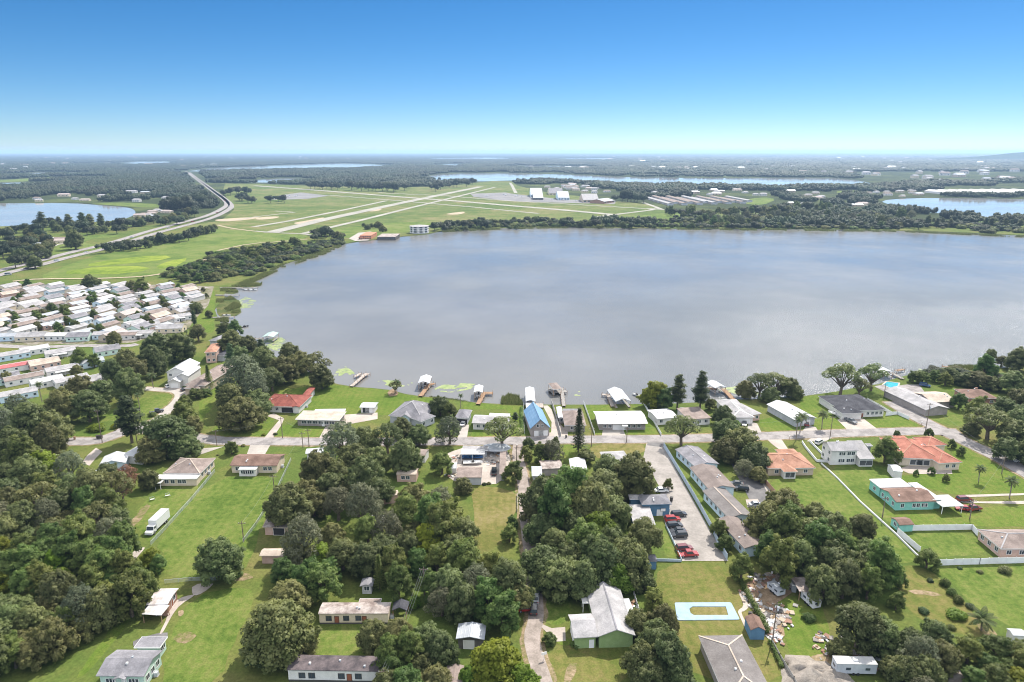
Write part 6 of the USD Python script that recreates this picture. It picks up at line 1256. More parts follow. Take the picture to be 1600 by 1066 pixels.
c6 = boathouse('white roofed boathouse right of the two tall shore cypresses', (1117.5,606.5), (1134.5,605), (1126,595.5), 3.0, 'metal_white'); dock('brown dock of the boathouse right of the cypresses', [((1146,624),(1130,607.5),2.2), ((1118,608.5),(1108,606.5),1.6)], .6, 'timber')
boathouse('white roofed boathouse beside the swimming pool', (1381,582), (1396,581.5), (1387,574), 3.0, 'metal_white'); dock('dock from the pool to the white roofed boathouse', [((1411,592),(1392,582),1.8)], .6, 'timber_grey'); dock('bare timber lift frame in the water right of the pool', [((1400,579),(1412,577),1.4)], .8, 'timber')
dock('bare timber frame off the thicket at the right end of the shore', [((1472,572),(1494,575),1.2)], .9, 'timber')
boathouse('pale green roofed boathouse beside the lily pads on the left shore', (409.5,526.5), (427,526.5), (425,520), 3.0, 'metal_green', .25); dock('short dock of the pale green roofed boathouse', [((399,529),(411,528.5),1.6)], .6)
dock('pier with many piles at the mobile home lawn', [((337,461),(373,461.5),2.0)], .6); dock('pier with moored boats at the head of the marsh', [((344,449.5),(380,450),1.8), ((378,451),(402,449.5),2.0)], .6); dock('short pier below the marsh on the left shore', [((332,496),(366,494.5),1.8)], .6); dock('small pale dock at the lakeside oaks', [((446,549),(460,545.5),1.6)], .6, 'concrete_pale')
for (cc, rz, w, d), l in ((c1, 'boat under the white roof beside the lily pads'), (c2, 'boat under the white roof left of the reeds'), (c6, 'boat under the white roof right of the cypresses')): boat(l, cc, rz + math.pi / 2, min(6, d * .8), z=.1)
boat('dark boat moored at the long grey dock', P(868, 612.5)[:2], .1, 5.5, 'trim_dark', -.35); boat('small white boat in the water left of the light green shore clump', P(995, 617)[:2], 2.4, 5, z=-.35); boat('blue boat with canvas cover under the flat white canopy', P(738, 717)[:2], 0, 7.5, 'hull_blue', .5, 'canvas_blue'); boat('white boat on the concrete of the cluttered yard', P(739, 725.5)[:2], .05, 7.0, z=.5); boat('white covered boat on a trailer beside the charcoal roofed house', P(1304, 650)[:2], 2.1, 6.5, z=.7, cover='trim_white')
boat('moored boat at the pier by the marsh', P(388, 452.5)[:2], .3, 6, z=-.35); boat('second moored boat at the pier end by the marsh', P(396, 453)[:2], .5, 6, z=-.35); boat('small dark boat in the reeds of the left shore', P(382, 510)[:2], .6, 5, 'trim_dark', -.35); boat('small boat beside the short marsh pier', P(354, 492.5)[:2], 0, 5.5, z=-.3)

# ------------------------------------------------------------------ marsh, reeds and lily pads
mat('lily', (.20,.27,.085), (.32,.36,.15), .3, .6, .4, fine=.15); mat('reed', (.11,.15,.035), (.24,.23,.09), 1.2, .85, .15, coord='obj')
def pads(pts, n, label, seed, thin=.45):
    r = np.random.default_rng(seed); pg = Polygon([P(*p, -.5)[:2] for p in pts]); x0, y0, x1, y1 = pg.bounds; m = MB(); t = np.arange(6) * math.pi / 3; k = 0; tries = 0
    while k < n and tries < n * 30:
        tries += 1; x, y = r.uniform(x0, x1), r.uniform(y0, y1)
        if not pg.contains(Point(x, y)) or meshkit.fbm(np.array([[x * .22, y * .22, seed]]), 3)[0] < thin: continue
        s = r.uniform(.18, .5); m.add(np.column_stack([x + s * np.cos(t), y + s * np.sin(t), np.full(6, -.535 + .02 * r.uniform())]), [[0, 1, 2], [0, 2, 3], [0, 3, 4], [0, 4, 5]]); k += 1
    single('lily_pads', m, 'lily', label, 'lily pads', kind='stuff')
pads([(522,588),(528,577),(540,573),(552,581),(554,586),(535,591)], 900, 'pale patch of lily pads left of the L shaped dock', 1); pads([(588,596),(605,594),(645,598),(640,604),(610,604)], 900, 'lily pads behind the lakeside tree', 2, .5); pads([(678,608),(700,598),(742,600),(735,608),(705,613),(690,612)], 1500, 'lily pads between the two brown docks', 3, .47); pads([(404,532),(440,527),(462,545),(458,552),(432,548),(408,540)], 1600, 'bright lily pads below the pale green boathouse', 4, .42); pads([(362,476),(384,464),(400,470),(392,480),(366,484)], 1500, 'lily pads at the left marsh', 5, .4); pads([(884,606),(905,609),(906,618),(892,618)], 250, 'few lily pads right of the long grey dock', 6, .52); pads([(1425,578),(1450,571),(1466,576),(1450,584)], 700, 'lily pads at the right end of the shore', 7, .45); pads([(1100,611),(1150,604),(1210,610),(1160,622)], 900, 'lily pads along the shore at the right cypresses', 8, .52)
def reeds(pts, n, h, label, seed):
    r = np.random.default_rng(seed); pg = Polygon([P(*p, -.3)[:2] for p in pts]).buffer(0); c = np.array([pg.centroid.x, pg.centroid.y]); v2, f2 = tri_poly(pg)
    a, b, d = v2[f2[:, 0]], v2[f2[:, 1]], v2[f2[:, 2]]; ar = np.abs((b - a)[:, 0] * (d - a)[:, 1] - (b - a)[:, 1] * (d - a)[:, 0]); k = r.choice(len(ar), n * 2, p=ar / ar.sum()); q = r.uniform(size=(n * 2, 2)); q[q.sum(1) > 1] = 1 - q[q.sum(1) > 1]
    xy = a[k] + q[:, :1] * (b - a)[k] + q[:, 1:] * (d - a)[k]; xy = xy[meshkit.fbm(np.column_stack([xy * .09, np.full(len(xy), seed)]), 3) > .48][:n] - c; n = len(xy)
    hh = h * r.uniform(.6, 1.3, n); t = r.uniform(0, 6.28, n); w = .11 + .05 * h; o = np.column_stack([w * np.cos(t), w * np.sin(t)]); tip = xy + r.normal(0, .25, (n, 2)) * hh[:, None]; V = np.zeros((n, 3, 3))
    V[:, 0, :2], V[:, 1, :2], V[:, 2, :2] = xy - o, xy + o, tip; V[:, :2, 2] = -.7; V[:, 2, 2] = -.5 + hh; V = V.reshape(-1, 3)
    single('reeds', (V + (c[0], c[1], 0), np.arange(len(V)).reshape(-1, 3)), 'reed', label, 'reeds', kind='stuff')
reeds([(783,633),(784,622),(795,617),(812,621),(817,634)], 2500, 1.6, 'green reeds left of the long white boathouse', 1); reeds([(338,494),(338,466),(358,462),(372,470),(378,480),(372,492)], 6000, 1.5, 'dark reeds in the marsh of the left shore', 2); reeds([(344,456),(346,450),(368,450),(372,457)], 2500, 1.4, 'reeds between the two upper piers', 3); reeds([(372,446),(384,440),(410,440),(408,446),(385,448)], 2500, 1.4, 'reed island off the upper pier', 4); reeds([(338,512),(334,498),(356,497),(360,512)], 3000, 1.4, 'reeds below the short marsh pier', 5)
reeds([(360,448),(400,432),(440,413),(500,394),(530,382),(534,385),(506,398),(446,418),(408,436),(372,452)], 9000, 1.8, 'belt of reeds along the left shore', 6)
reeds([(690,361),(800,356.5),(900,355),(1000,357.5),(1100,358),(1250,358.5),(1400,361),(1600,369),(1600,371),(1400,362.5),(1100,359.3),(900,356.3),(800,358),(692,363)], 14000, 2.2, 'reeds along the whole far shore', 7)
reeds([(650,617),(690,621),(722,625),(738,629),(736,631),(690,624.5),(650,620)], 900, .8, 'low reeds along the shore right of the brown dock', 8); reeds([(1420,584),(1470,573),(1519,573),(1568,575),(1566,579),(1500,579),(1440,585)], 3500, 1.8, 'reeds along the bank at the right end of the shore', 9); reeds([(1110,627),(1172,625),(1240,621),(1240,624),(1172,629),(1110,630)], 2000, 1.2, 'reeds along the shore right of the cypresses', 10)
for pts, l in (([(338,498),(336,480),(338,464),(356,460),(374,468),(380,480),(374,494)], 'dark marshy bed of the left shore'), ([(345,459),(346,449),(370,449),(374,458)], 'marshy bed between the upper piers'), ([(372,449),(384,439),(412,439),(410,447),(388,449)], 'marshy bed off the upper pier')):
    sheet('marsh', [tuple(p) for p in pts], 'marsh', -.44, l, 'marsh', k=2, wob=5)

# ------------------------------------------------------------------ vehicles
for k, c in (('car_black', (.012,.013,.015)), ('car_red', (.32,.015,.015)), ('car_maroon', (.14,.015,.02)), ('car_white', (.72,.72,.71)), ('car_silver', (.38,.39,.4)), ('car_grey', (.10,.105,.11)), ('car_blue', (.02,.06,.16))):
    mat(k, c, rough=.3, spec=.5, coat=.8, coord='obj')
mat('tyre', (.015,.015,.015), rough=.85, coord='obj'); mat('rim', (.45,.45,.46), rough=.35, metallic=.7, coord='obj'); mat('lamp_red', (.35,.02,.02), rough=.3); mat('lamp_clear', (.7,.7,.68), rough=.2)
def car_proto(key, paint, kind='sedan'):
    t = str(UsdGeom.Xform.Define(stage, f'{PROTO}/{key}').GetPath()); w = .9
    L, prof, cab = {'sedan': (4.7, [(-2.35,.35),(2.35,.35),(2.33,.62),(1.3,.86),(-1.75,.92),(-2.33,.85)], [(-1.6,.9),(1.15,.86),(.35,1.42),(-.95,1.44)]),
              'suv': (4.8, [(-2.4,.4),(2.4,.4),(2.36,.8),(1.3,1.02),(-2.38,1.05)], [(-2.3,1.03),(1.2,1.0),(.5,1.68),(-2.05,1.7)]),
              'pickup': (5.6, [(-2.8,.45),(2.8,.45),(2.75,.9),(1.6,1.1),(-.75,1.12),(-.78,.62),(-2.68,.62),(-2.7,1.1),(-2.8,1.1)], [(-.75,1.1),(1.45,1.08),(.75,1.78),(-.6,1.8)]),
              'van': (5.4, [(-2.7,.4),(2.7,.4),(2.6,1.0),(1.9,1.25),(-2.7,1.25)], [(-2.66,1.22),(1.85,1.22),(1.2,2.1),(-2.6,2.15)])}[kind]
    def prism(pts, ha, hb=None):
        hb = ha if hb is None else hb; n = len(pts); zs = [p[1] for p in pts]; z0, z1 = min(zs), max(zs)
        hw = lambda z: ha + (hb - ha) * (z - z0) / (z1 - z0)
        V = [(x, -hw(z), z) for x, z in pts] + [(x, hw(z), z) for x, z in pts]
        v2, f2 = tri_poly(Polygon(pts)); key_ = {(round(x, 4), round(z, 4)): i for i, (x, z) in enumerate(pts)}; F = []
        for a, b, c in f2:
            a, b, c = (key_[(round(v2[q][0], 4), round(v2[q][1], 4))] for q in (a, b, c)); F += [[a, b, c], [n + c, n + b, n + a]]
        for i in range(n): j = (i + 1) % n; F += [[i, n + j, j], [i, n + i, n + j]]
        return np.array(V), np.array(F)
    part(t, 'body', prism(prof, w), paint)
    part(t, 'cabin', prism(cab, w - .06, w - .22), 'glass_dark')
    top = sorted(cab, key=lambda p: p[1])[-2:]; x0, x1 = min(p[0] for p in top), max(p[0] for p in top); z = max(p[1] for p in top)
    part(t, 'roof', MB().box(x0 - .05, x1 + .05, -w + .2, w - .2, z - .03, z + .04), paint)
    for sg in (-1, 1):
        for (ax, az), (bx, bz) in ((cab[1], cab[2]), (cab[0], cab[3])): part(t, 'pillar', MB().bar((ax, sg * (w - .07), az), (bx, sg * (w - .22), bz), .07, .1), paint)
    for x in (-L * .3, L * .31):
        for sg in (-1, 1):
            wh = part(t, 'wheel', MB().cyl((x, sg * (w - .22), .34), (x, sg * (w + .02), .34), .34, n=12), 'tyre'); part(wh, 'rim', MB().cyl((x, sg * (w - .02), .34), (x, sg * (w + .035), .34), .2, n=10), 'rim')
    for sg in (-1, 1):
        zf = prof[2][1] - .1; part(t, 'headlight', MB().box(L / 2 - .12, L / 2 + .01, sg * .62 - .16, sg * .62 + .16, zf - .08, zf + .08), 'lamp_clear'); part(t, 'tail_light', MB().box(-L / 2 - .015, -L / 2 + .08, sg * .68 - .14, sg * .68 + .14, .68, .86), 'lamp_red')
    return t
CARS = {}
def car(px, py, ang, paint, kind, label, group=None, name=None):
    k = f'{kind}_{paint}'
    if k not in CARS: CARS[k] = car_proto(k, 'car_' + paint, kind)
    g = G(px, py); return copy(CARS[k], name or {'sedan': 'parked_car', 'suv': 'parked_car', 'pickup': 'pickup_truck', 'van': 'parked_van'}[kind], label, {'pickup': 'pickup truck', 'van': 'van'}.get(kind, 'car'), (*g, .07), math.radians(ang), 1.0, group)
car(1060.5,806.5,10,'black','suv','black car nearest the blue office building'); car(1050.5,814,8,'red','suv','bright red car beside the blue office building'); car(1054,824,8,'black','suv','black car right below the bright red car'); car(1059,832,186,'black','sedan','middle black car of the row below the bright red car'); car(1061,839,184,'black','suv','lowest of the black cars in the middle of the parking lot'); car(1069,859.5,8,'maroon','suv','dark maroon car near the bottom of the parking lot'); car(1075,869,5,'red','pickup','red pickup at the bottom of the parking lot'); car(1033,768.5,4,'white','sedan','white car beside the round tree of the parking lot')
car(1181,791,2,'silver','sedan','silver car on the pale pad beside the duplex row'); car(1158,766,170,'black','suv','black car in the shade of the duplex lane'); car(1150,758,170,'grey','sedan','grey car in the shade above the black car in the duplex lane')
sheet('driveway', [(1165,781),(1184,780),(1190,792),(1168,793)], 'concrete_pale', Z['drive'] + .02, 'pale parking pad beside the duplex row', 'driveway')
car(1506,783,5,'maroon','suv','maroon car behind the turquoise house carport'); car(1519,797.5,10,'maroon','pickup','maroon pickup in front of the turquoise house carport'); car(1505,797,170,'red','sedan','red car half under the turquoise house carport'); car(1591,721,200,'white','sedan','white car under the oaks at the right edge')
car(1329,660,290,'grey','pickup','grey pickup on the white driveway of the charcoal roofed house'); car(1412,628,335,'black','pickup','black pickup beside the grey L shaped house'); car(1445,604,320,'blue','suv','dark blue car behind the grey L shaped house'); car(1280,693,40,'white','suv','white car behind the white two storey house'); car(1163,664,250,'black','sedan','dark car on the driveway of the white hip roofed house'); car(1260,664,70,'maroon','sedan','dark red car in front of the white metal gable')
car(267,605,50,'white','suv','white car at the small garage of the white metal roofed house'); car(290,610,60,'black','sedan','dark car in front of the large brown roofed house'); car(245,645,30,'black','pickup','black pickup by the oval lawn'); car(724,664,80,'white','sedan','white car half inside the open garage by the shore'); car(772,739,90,'black','pickup','black pickup in the cluttered yard'); car(456,828,8,'white','suv','white car beside the open carport house'); car(440,832,15,'grey','sedan','grey car in front of the open carport house')
car(837,937,85,'silver','sedan','silver car in the lane between the oaks'); car(822,954,5,'red','sedan','red car under the oaks beside the lane'); car(834,954,88,'black','suv','black car in the lane below the silver car'); car(700,674,80,'white','van','white van under the trees by the street'); car(1012,768,60,'white','sedan','white car behind the blue office building'); car(24,748,10,'grey','sedan','grey car in the wood gap at the left edge')
r = random.Random(5)
for i, (x, y) in enumerate([(12,429),(40,420),(88,408),(133,394),(205,371),(262,356),(300,346),(338,332),(356,322),(350,313),(330,297)]):
    car(x + 1, y + 1, 40 + r.uniform(-6, 6) - (180 if i % 2 else 0), r.choice(['black', 'white', 'silver', 'red']), r.choice(['sedan', 'suv', 'van']), 'car driving on the highway at the left', 'cars on the highway', name='car')
# box truck
def box_truck(label, a, b):
    p, q = G(*a), G(*b); d = q - p; L = np.linalg.norm(d); rz = math.atan2(d[1], d[0]); c = (p + q) / 2; t = thing('box_truck', label, 'truck', (*c, .03), rz); L = 9.6
    part(t, 'cargo_box', MB().box(-L / 2, L / 2 - 2.6, -1.25, 1.25, .95, 3.6), 'car_white'); part(t, 'cargo_roof', MB().box(-L / 2 - .03, L / 2 - 2.57, -1.28, 1.28, 3.6, 3.68), 'metal_white')
    part(t, 'graphic', MB().box(-L / 2 + 1.2, -L / 2 + 3.4, -1.27, -1.251, 1.5, 3.0), 'hull_blue')
    x = L / 2; m = MB(); pts = [(x - 2.5, .55), (x, .55), (x, 1.25), (x - .9, 1.45), (x - 1.35, 2.45), (x - 2.5, 2.5)]
    V = [(a_, -1.1, z) for a_, z in pts] + [(a_, 1.1, z) for a_, z in pts]; F = [[0, 1, 2], [0, 2, 3], [0, 3, 4], [0, 4, 5]]; F += [[6 + k[2], 6 + k[1], 6 + k[0]] for k in F[:4]]
    for i in range(6): j = (i + 1) % 6; F += [[i, 6 + j, j], [i, 6 + i, 6 + j]]
    part(t, 'cab', (np.array(V), np.array(F)), 'car_white'); part(t, 'windscreen', MB().quad((x - .9, -1.0, 1.5), (x - .9, 1.0, 1.5), (x - 1.3, .95, 2.4), (x - 1.3, -.95, 2.4)).xform((.03, 0, .03)), 'glass_dark')
    for sg in (-1, 1): part(t, 'side_window', MB().box(x - 2.2, x - 1.35, min(sg * 1.09, sg * 1.12), max(sg * 1.09, sg * 1.12), 1.6, 2.3), 'glass_dark'); part(t, 'headlight', MB().box(x - .02, x + .03, sg * .8 - .2, sg * .8 + .2, .85, 1.05), 'lamp_clear')
    for wx in (-L / 2 + 1.6, -L / 2 + 2.6, L / 2 - 1.2):
        for sg in (-1, 1): w_ = part(t, 'wheel', MB().cyl((wx, sg * .85, .48), (wx, sg * 1.18, .48), .48, n=12), 'tyre'); part(w_, 'rim', MB().cyl((wx, sg * 1.1, .48), (wx, sg * 1.2, .48), .26, n=8), 'rim')
    part(t, 'chassis', MB().box(-L / 2, L / 2 - 2, -.5, .5, .6, .95), 'trim_dark'); part(t, 'bumper', MB().box(L / 2 - .02, L / 2 + .15, -1.1, 1.1, .5, .75), 'metal_grey')
box_truck('white box truck with a blue panel parked on the lawn beside the wood', (260,812), (233,838))
def camper(label, px, py, ang, L=7, h=2.7, m='metal_white', roof='white_flat_roof'):
    t = thing('camper', label, 'camper', (*G(px, py), .02), math.radians(ang))
    part(t, 'body', MB().box(-L / 2, L / 2, -1.15, 1.15, .55, h), m); part(t, 'roof', MB().box(-L / 2 - .05, L / 2 + .05, -1.2, 1.2, h, h + .12), roof)
    for x in (-L * .28, L * .2):
        for sg in (-1, 1): part(t, 'window', MB().box(x - .5, x + .5, min(sg * 1.14, sg * 1.17), max(sg * 1.14, sg * 1.17), 1.4, 2.0), 'glass_dark')
    for sg in (-1, 1): part(t, 'window', MB().box(min(sg * L / 2, sg * (L / 2 + .02)), max(sg * L / 2, sg * (L / 2 + .02)), -.6, .6, 1.45, 2.05), 'glass_dark')
    for x in (-.5, .5):
        for sg in (-1, 1): part(t, 'wheel', MB().cyl((x, sg * .9, .36), (x, sg * 1.17, .36), .36, n=10), 'tyre')
    part(t, 'air_conditioner', MB().box(-.5, .4, -.4, .4, h + .12, h + .42), 'trim_white'); part(t, 'hitch', MB().bar((L / 2, 0, .6), (L / 2 + 1.1, 0, .55), .1, .1), 'trim_dark')
    part(t, 'door', MB().box(L * .02, L * .02 + .7, -1.18, -1.15, .7, 2.3), 'trim_white')
camper('white camper trailer standing in front of the shack in the junk yard', 1266, 944, 105, 4.6, 2.4); camper('large grey motor home under the huge oak at the lower right', 1333, 1050, 178, 8.5, 2.9, 'metal_grey'); camper('small pale camper on the bare ground of the junk yard', 1212, 926, 110, 4, 1.9, 'metal_grey', 'metal_grey')
# ------------------------------------------------------------------ poles and wires
mat('pole_wood', (.13,.10,.08), (.2,.16,.13), 2, .9, .1, coord='obj')
POLE = {}
def pole(px, base_y, top_y, label, key=None, arm=0):
    g = G(px, base_y); lo, hi = 2, 20
    for _ in range(30):
        m = (lo + hi) / 2; dd = depth_at((g[0], g[1], m)); yy = 533 - FPX * ((m - CAM_H) * _cp + g[1] * _sp) / dd
        lo, hi = (m, hi) if yy > top_y else (lo, m)
    H = max(6.5, lo); t = thing('utility_pole', label, 'utility pole', (*g, 0), arm)
    part(t, 'pole', MB().cyl((0, 0, -.3), (0, 0, H), .17, .11, 8), 'pole_wood', smooth=50); part(t, 'crossarm', MB().box(-1.1, 1.1, -.06, .06, H - .75, H - .6), 'pole_wood')
    for x in (-1, 0, 1): part(t, 'insulator', MB().cyl((x * .95, 0, H - .6), (x * .95, 0, H - .4), .06, n=6), 'metal_grey')
    if key and 't' in key: part(t, 'transformer', MB().cyl((.28, -.2, H - 2.2), (.28, -.2, H - 1.3), .22, n=8), 'metal_grey')
    if key: POLE[key] = (g[0], g[1], H - .5)
for a in ((441.6,685,652,'utility pole beside the driveway of the red roofed house','a'), (473.5,699.5,676,'utility pole on the grass below the tan flat roofed house','b'), (483,698,670,'tall utility pole on the grass below the tan flat roofed house','c'), (339,696,675,'utility pole by the street at the clipped round tree','d'), (429,770,753,'utility pole at the edge of the central oaks beside the lawn','e'), (381,846,816,'utility pole at the bottom of the large lawn','f'),
          (979,691.5,670,'utility pole by the dry lawn on the street','g'), (1446,673.5,630,'leaning utility pole at the street corner of the lake street','ht'), (1381,620.5,600,'utility pole on the lake street beside the swimming pool','i'), (1297,682.5,650,'utility pole at the white driveway of the charcoal roofed house','j'), (1565,740.5,712,'utility pole beside the street on the palm lawn','k'), (1515,811.5,780,'utility pole on the lawn of the turquoise house','l'), (1378.5,809,776,'utility pole at the left of the turquoise house','m'),
          (663.6,935,886,'grey power pole among the oaks above the tan mobile home','n'), (1207,1003,940,'power pole beside the junk yard hedge','ot'), (160,692,640,'utility pole at the bend of the street','p'), (924,698,668,'utility pole in the ivy beside the tall conifer','q'), (807,722,700,'utility pole at the lane corner','r'), (214,690,645,'utility pole beside the conical tree','s')): pole(*a)
extra = {'x1': (*G(600, 1085), 8.0), 'x2': (*G(620, 1085), 8.0)}
def wire(label, a, b, sag=.5, off=(0, 0), r=.014):
    A, B = np.array(a, float), np.array(b, float); s = np.linspace(0, 1, 11)
    pts = A + (B - A) * s[:, None]; pts[:, 2] -= sag * 4 * s * (1 - s); pts[:, :2] += off
    c = UsdGeom.BasisCurves.Define(stage, uniq('/World', 'wire')); c.CreateTypeAttr('linear'); c.CreateCurveVertexCountsAttr([len(pts)]); c.CreatePointsAttr(Vt.Vec3fArray.FromNumpy(pts.astype(np.float32))); c.CreateWidthsAttr([r * 2]); c.SetWidthsInterpolation('constant')
    UsdShade.MaterialBindingAPI.Apply(c.GetPrim()).Bind(UsdShade.Material.Get(stage, '/World/Looks/wire_mat')); meta(c.GetPrim(), label, 'wire')
mat('wire_mat', (.25,.26,.27), rough=.5)
pole(602, 1092, 1046, 'power pole cut by the lower edge below the central oaks', 'z')
for o, w_ in ((-.5, 'left'), (0, 'middle'), (.6, 'right')): wire(f'{w_} one of the three wires dropping from the grey power pole to the lower edge', POLE['n'], POLE['z'], .8, (o, 0))
for a, b, l in (('b','e','wire from the street to the pole at the central oaks'),('e','f','wire above the right side of the large lawn'),('d','a','street wire in front of the red roofed house'),('a','c','street wire beside the tan flat roofed house'),('j','ht','street wire in front of the charcoal roofed house'),('ht','k','wire over the terracotta house corner'),('m','l','wire in front of the turquoise house'),('ht','i','wire along the street to the lake'),('g','j','long street wire in front of the lake houses'),('k','l','wire across the palm lawn')): wire(l, POLE[a], POLE[b], .9)

# ------------------------------------------------------------------ yard things
def bin_(px, py, m, label, group=None, s=1.0):
    t = thing('wheelie_bin', label, 'bin', (*G(px, py), .1), rnd.uniform(0, 6), group); part(t, 'body', MB().add([(x * a * s, y * a * s, z * s) for z, a in ((0, .25), (.95, .32)) for x, y in ((-1, -1), (1, -1), (1, 1), (-1, 1))], [[0, 1, 5], [0, 5, 4], [1, 2, 6], [1, 6, 5], [2, 3, 7], [2, 7, 6], [3, 0, 4], [3, 4, 7], [0, 2, 1], [0, 3, 2], [4, 5, 6], [4, 6, 7]]), m); part(t, 'lid', MB().box(-.36 * s, .36 * s, -.36 * s, .36 * s, .95 * s, 1.04 * s), m)
for i, w in enumerate(('left', 'middle', 'right')): bin_(152.5 + 3.2 * i, 685.5, 'trim_dark', f'{w} one of three black bins on the street verge', s=1.3)
bin_(117, 687, 'timber', 'brown box at the end of the street', s=1.2); bin_(884.5, 684.5, 'trim_dark', 'bin at the end of the grey block wall'); bin_(1049, 783.5, 'trim_dark', 'black bin at the corner of the blue office building', s=1.4)
def mailbox(px, py, label):
    t = thing('mailbox', label, 'mailbox', (*G(px, py), 0), .2); part(t, 'post', MB().box(-.06, .06, -.06, .06, -.1, 1.0), 'timber'); part(t, 'box', MB().box(-.28, .28, -.14, .14, 1.0, 1.3), 'trim_white'); part(t, 'flag', MB().box(.1, .14, -.17, -.15, 1.1, 1.5), 'hull_red')
mailbox(1233.5,686,'mailbox beside the curving driveway of the orange roofed house'); mailbox(808,700,'mailbox at the lane corner'); mailbox(1440,664,'mailbox on the lake street')
def meter_sign(px, py, label):
    t = thing('sign_board', label, 'sign', (*G(px, py), 0), .3); part(t, 'post', MB().cyl((0, 0, -.1), (0, 0, 1.4), .05, n=6), 'metal_grey'); part(t, 'board', MB().box(-.6, .6, -.04, .04, 1.3, 2.0), 'trim_white')
meter_sign(850, 1031, 'small white board on a post beside the lane at the dry yard'); meter_sign(790, 1012, 'small white board on a post above the bright green tree')
# blank white notice on the office wall, as the photo shows
c, rz, w, d = rect_of((1003,789),(1049.5,787.6),(1040,772),4.2)
t = thing('wall_sign', 'small white notice board on the wall of the blue office building', 'sign', (*c, 0), rz); part(t, 'board', MB().box(w / 2 - 3.1, w / 2 - 1.7, -d / 2 + .32, -d / 2 + .42, 1.6, 2.5), 'trim_white'); part(t, 'frame', MB().box(w / 2 - 3.2, w / 2 - 1.6, -d / 2 + .36, -d / 2 + .4, 1.5, 2.6), 'trim_dark')
def shape_pile(label, px, py, n, rad, seed, mats, name='rubbish_pile', hmax=.9):
    r = np.random.default_rng(seed); g = G(px, py); t = thing(name, label, 'rubbish pile', (*g, 0)); k = 0
    for i in range(int(n * 1.7)):
        x, y = r.normal(0, rad[0] * .45), r.normal(0, rad[1] * .45); s = r.uniform(.15, .72, 3) * (1, 1, .6); m = MB().box(-s[0], s[0], -s[1], s[1], 0, s[2] * hmax).xform((x, y, r.uniform(0, .25)), r.uniform(0, 3))
        part(t, r.choice(['board', 'crate', 'sheet']), m, mats[int(r.integers(0, len(mats)))])
JM = ['trim_white', 'metal_rusty', 'timber_grey', 'wall_brick', 'metal_grey', 'wall_taupe', 'wall_dark', 'timber', 'wall_tan', 'timber_grey', 'wall_brick']
for i, (x, y, l) in enumerate([(1168,926,'top of the strip along the hedge'),(1176,940,'upper middle of the strip along the hedge'),(1184,954,'middle of the strip along the hedge'),(1193,968,'lower middle of the strip along the hedge'),(1203,984,'beside the blue shed'),(1212,998,'at the lower end of the strip')]): shape_pile(f'heap of white boards and scrap at the {l}' if not l.startswith(('beside', 'at the')) else f'heap of white boards and scrap {l}', x, y, 16, (2.4, 2.6), 30 + i, JM)
for i, (x, y, l, n) in enumerate([(1186,908,'heap of rusty scrap under the trees of the junk yard',14),(1204,900,'heap of pale scrap under the grove edge',16),(1222,912,'scattered timber beside the shack',12),(1222,970,'scrap scattered on the trampled ground',22),(1218,955,'pipes and boards in the middle of the junk yard',16),(1272,930,'clutter around the shack',14),(1285,1000,'white clutter under the huge oak',14),(1292,1018,'small heap of goods at the sand heap',8),(1345,1030,'clutter beside the motor home',14),(1390,1045,'red and white clutter under the trees at the lower edge',12),(708,742,'clutter behind the grey workshop',14),(712,716,'round tanks and clutter left of the canopy',12),(768,722,'clutter on the concrete of the cluttered yard',14),(775,712,'goods in front of the grey lean-to',8),(840,752,'clutter beside the square cabin',6),(245,756,'barbecue and bins at the porch of the brown hip roofed house',5),(238,953,'farm clutter in the open bay of the patchy shed',8),(985,945,'garden furniture on the deck of the green house',6)]): shape_pile(l, x, y, n, (3.5, 3), 60 + i, JM, hmax=.7)
def awning(px, py, r_, label):
    t = thing('canopy', label, 'canopy', (*G(px, py), 0)); ico = trimesh.creation.icosphere(2); v = ico.vertices * (r_ * 1.4, r_ * .8, 1.1) + (0, 0, 1.9); part(t, 'cover', (v, ico.faces), 'metal_grey', smooth=True)
    for x in (-1, 1): part(t, 'post', MB().cyl((x * r_, 0, 0), (x * r_, 0, 1.6), .06), 'trim_dark')
awning(775, 707, 4.0, 'oval grey covered boat or tent at the top of the cluttered yard')
def sand_heap(px, py, r_, h, m, label):
    n = 26; a = np.linspace(0, 2 * math.pi, n, endpoint=False); V = [(0, 0, h)]; F = []
    for j, q in enumerate((.25, .5, .75, 1)):
        for k in range(n): rr = r_ * q * (1 + .25 * math.sin(3 * a[k] + j) + .12 * math.sin(7 * a[k])); V.append((rr * math.cos(a[k]), rr * math.sin(a[k]) * .8, h * (1 - q) ** .8 * (1 + .2 * math.sin(5 * a[k])) - (.05 if q == 1 else 0)))
    for k in range(n): F.append([0, 1 + k, 1 + (k + 1) % n])
    for j in range(3):
        for k in range(n): p, q = 1 + j * n + k, 1 + j * n + (k + 1) % n; F += [[p, p + n, q + n], [p, q + n, q]]
    t = thing('sand_heap', label, 'sand heap', (*G(px, py), .05)); part(t, 'heap', (np.array(V), np.array(F)), m, smooth=True)
sand_heap(1262, 1052, 6, 2.0, 'heap_sand', 'grey sand heap at the lower edge of the junk yard'); sand_heap(1290, 1056, 5, 1.4, 'heap_sand', 'lower sand heap beside the motor home'); sand_heap(1505, 1064, 3.5, 1.5, 'heap_sand', 'small tan heap at the lower edge beside the thicket')
def dish(px, py, z, label): pass
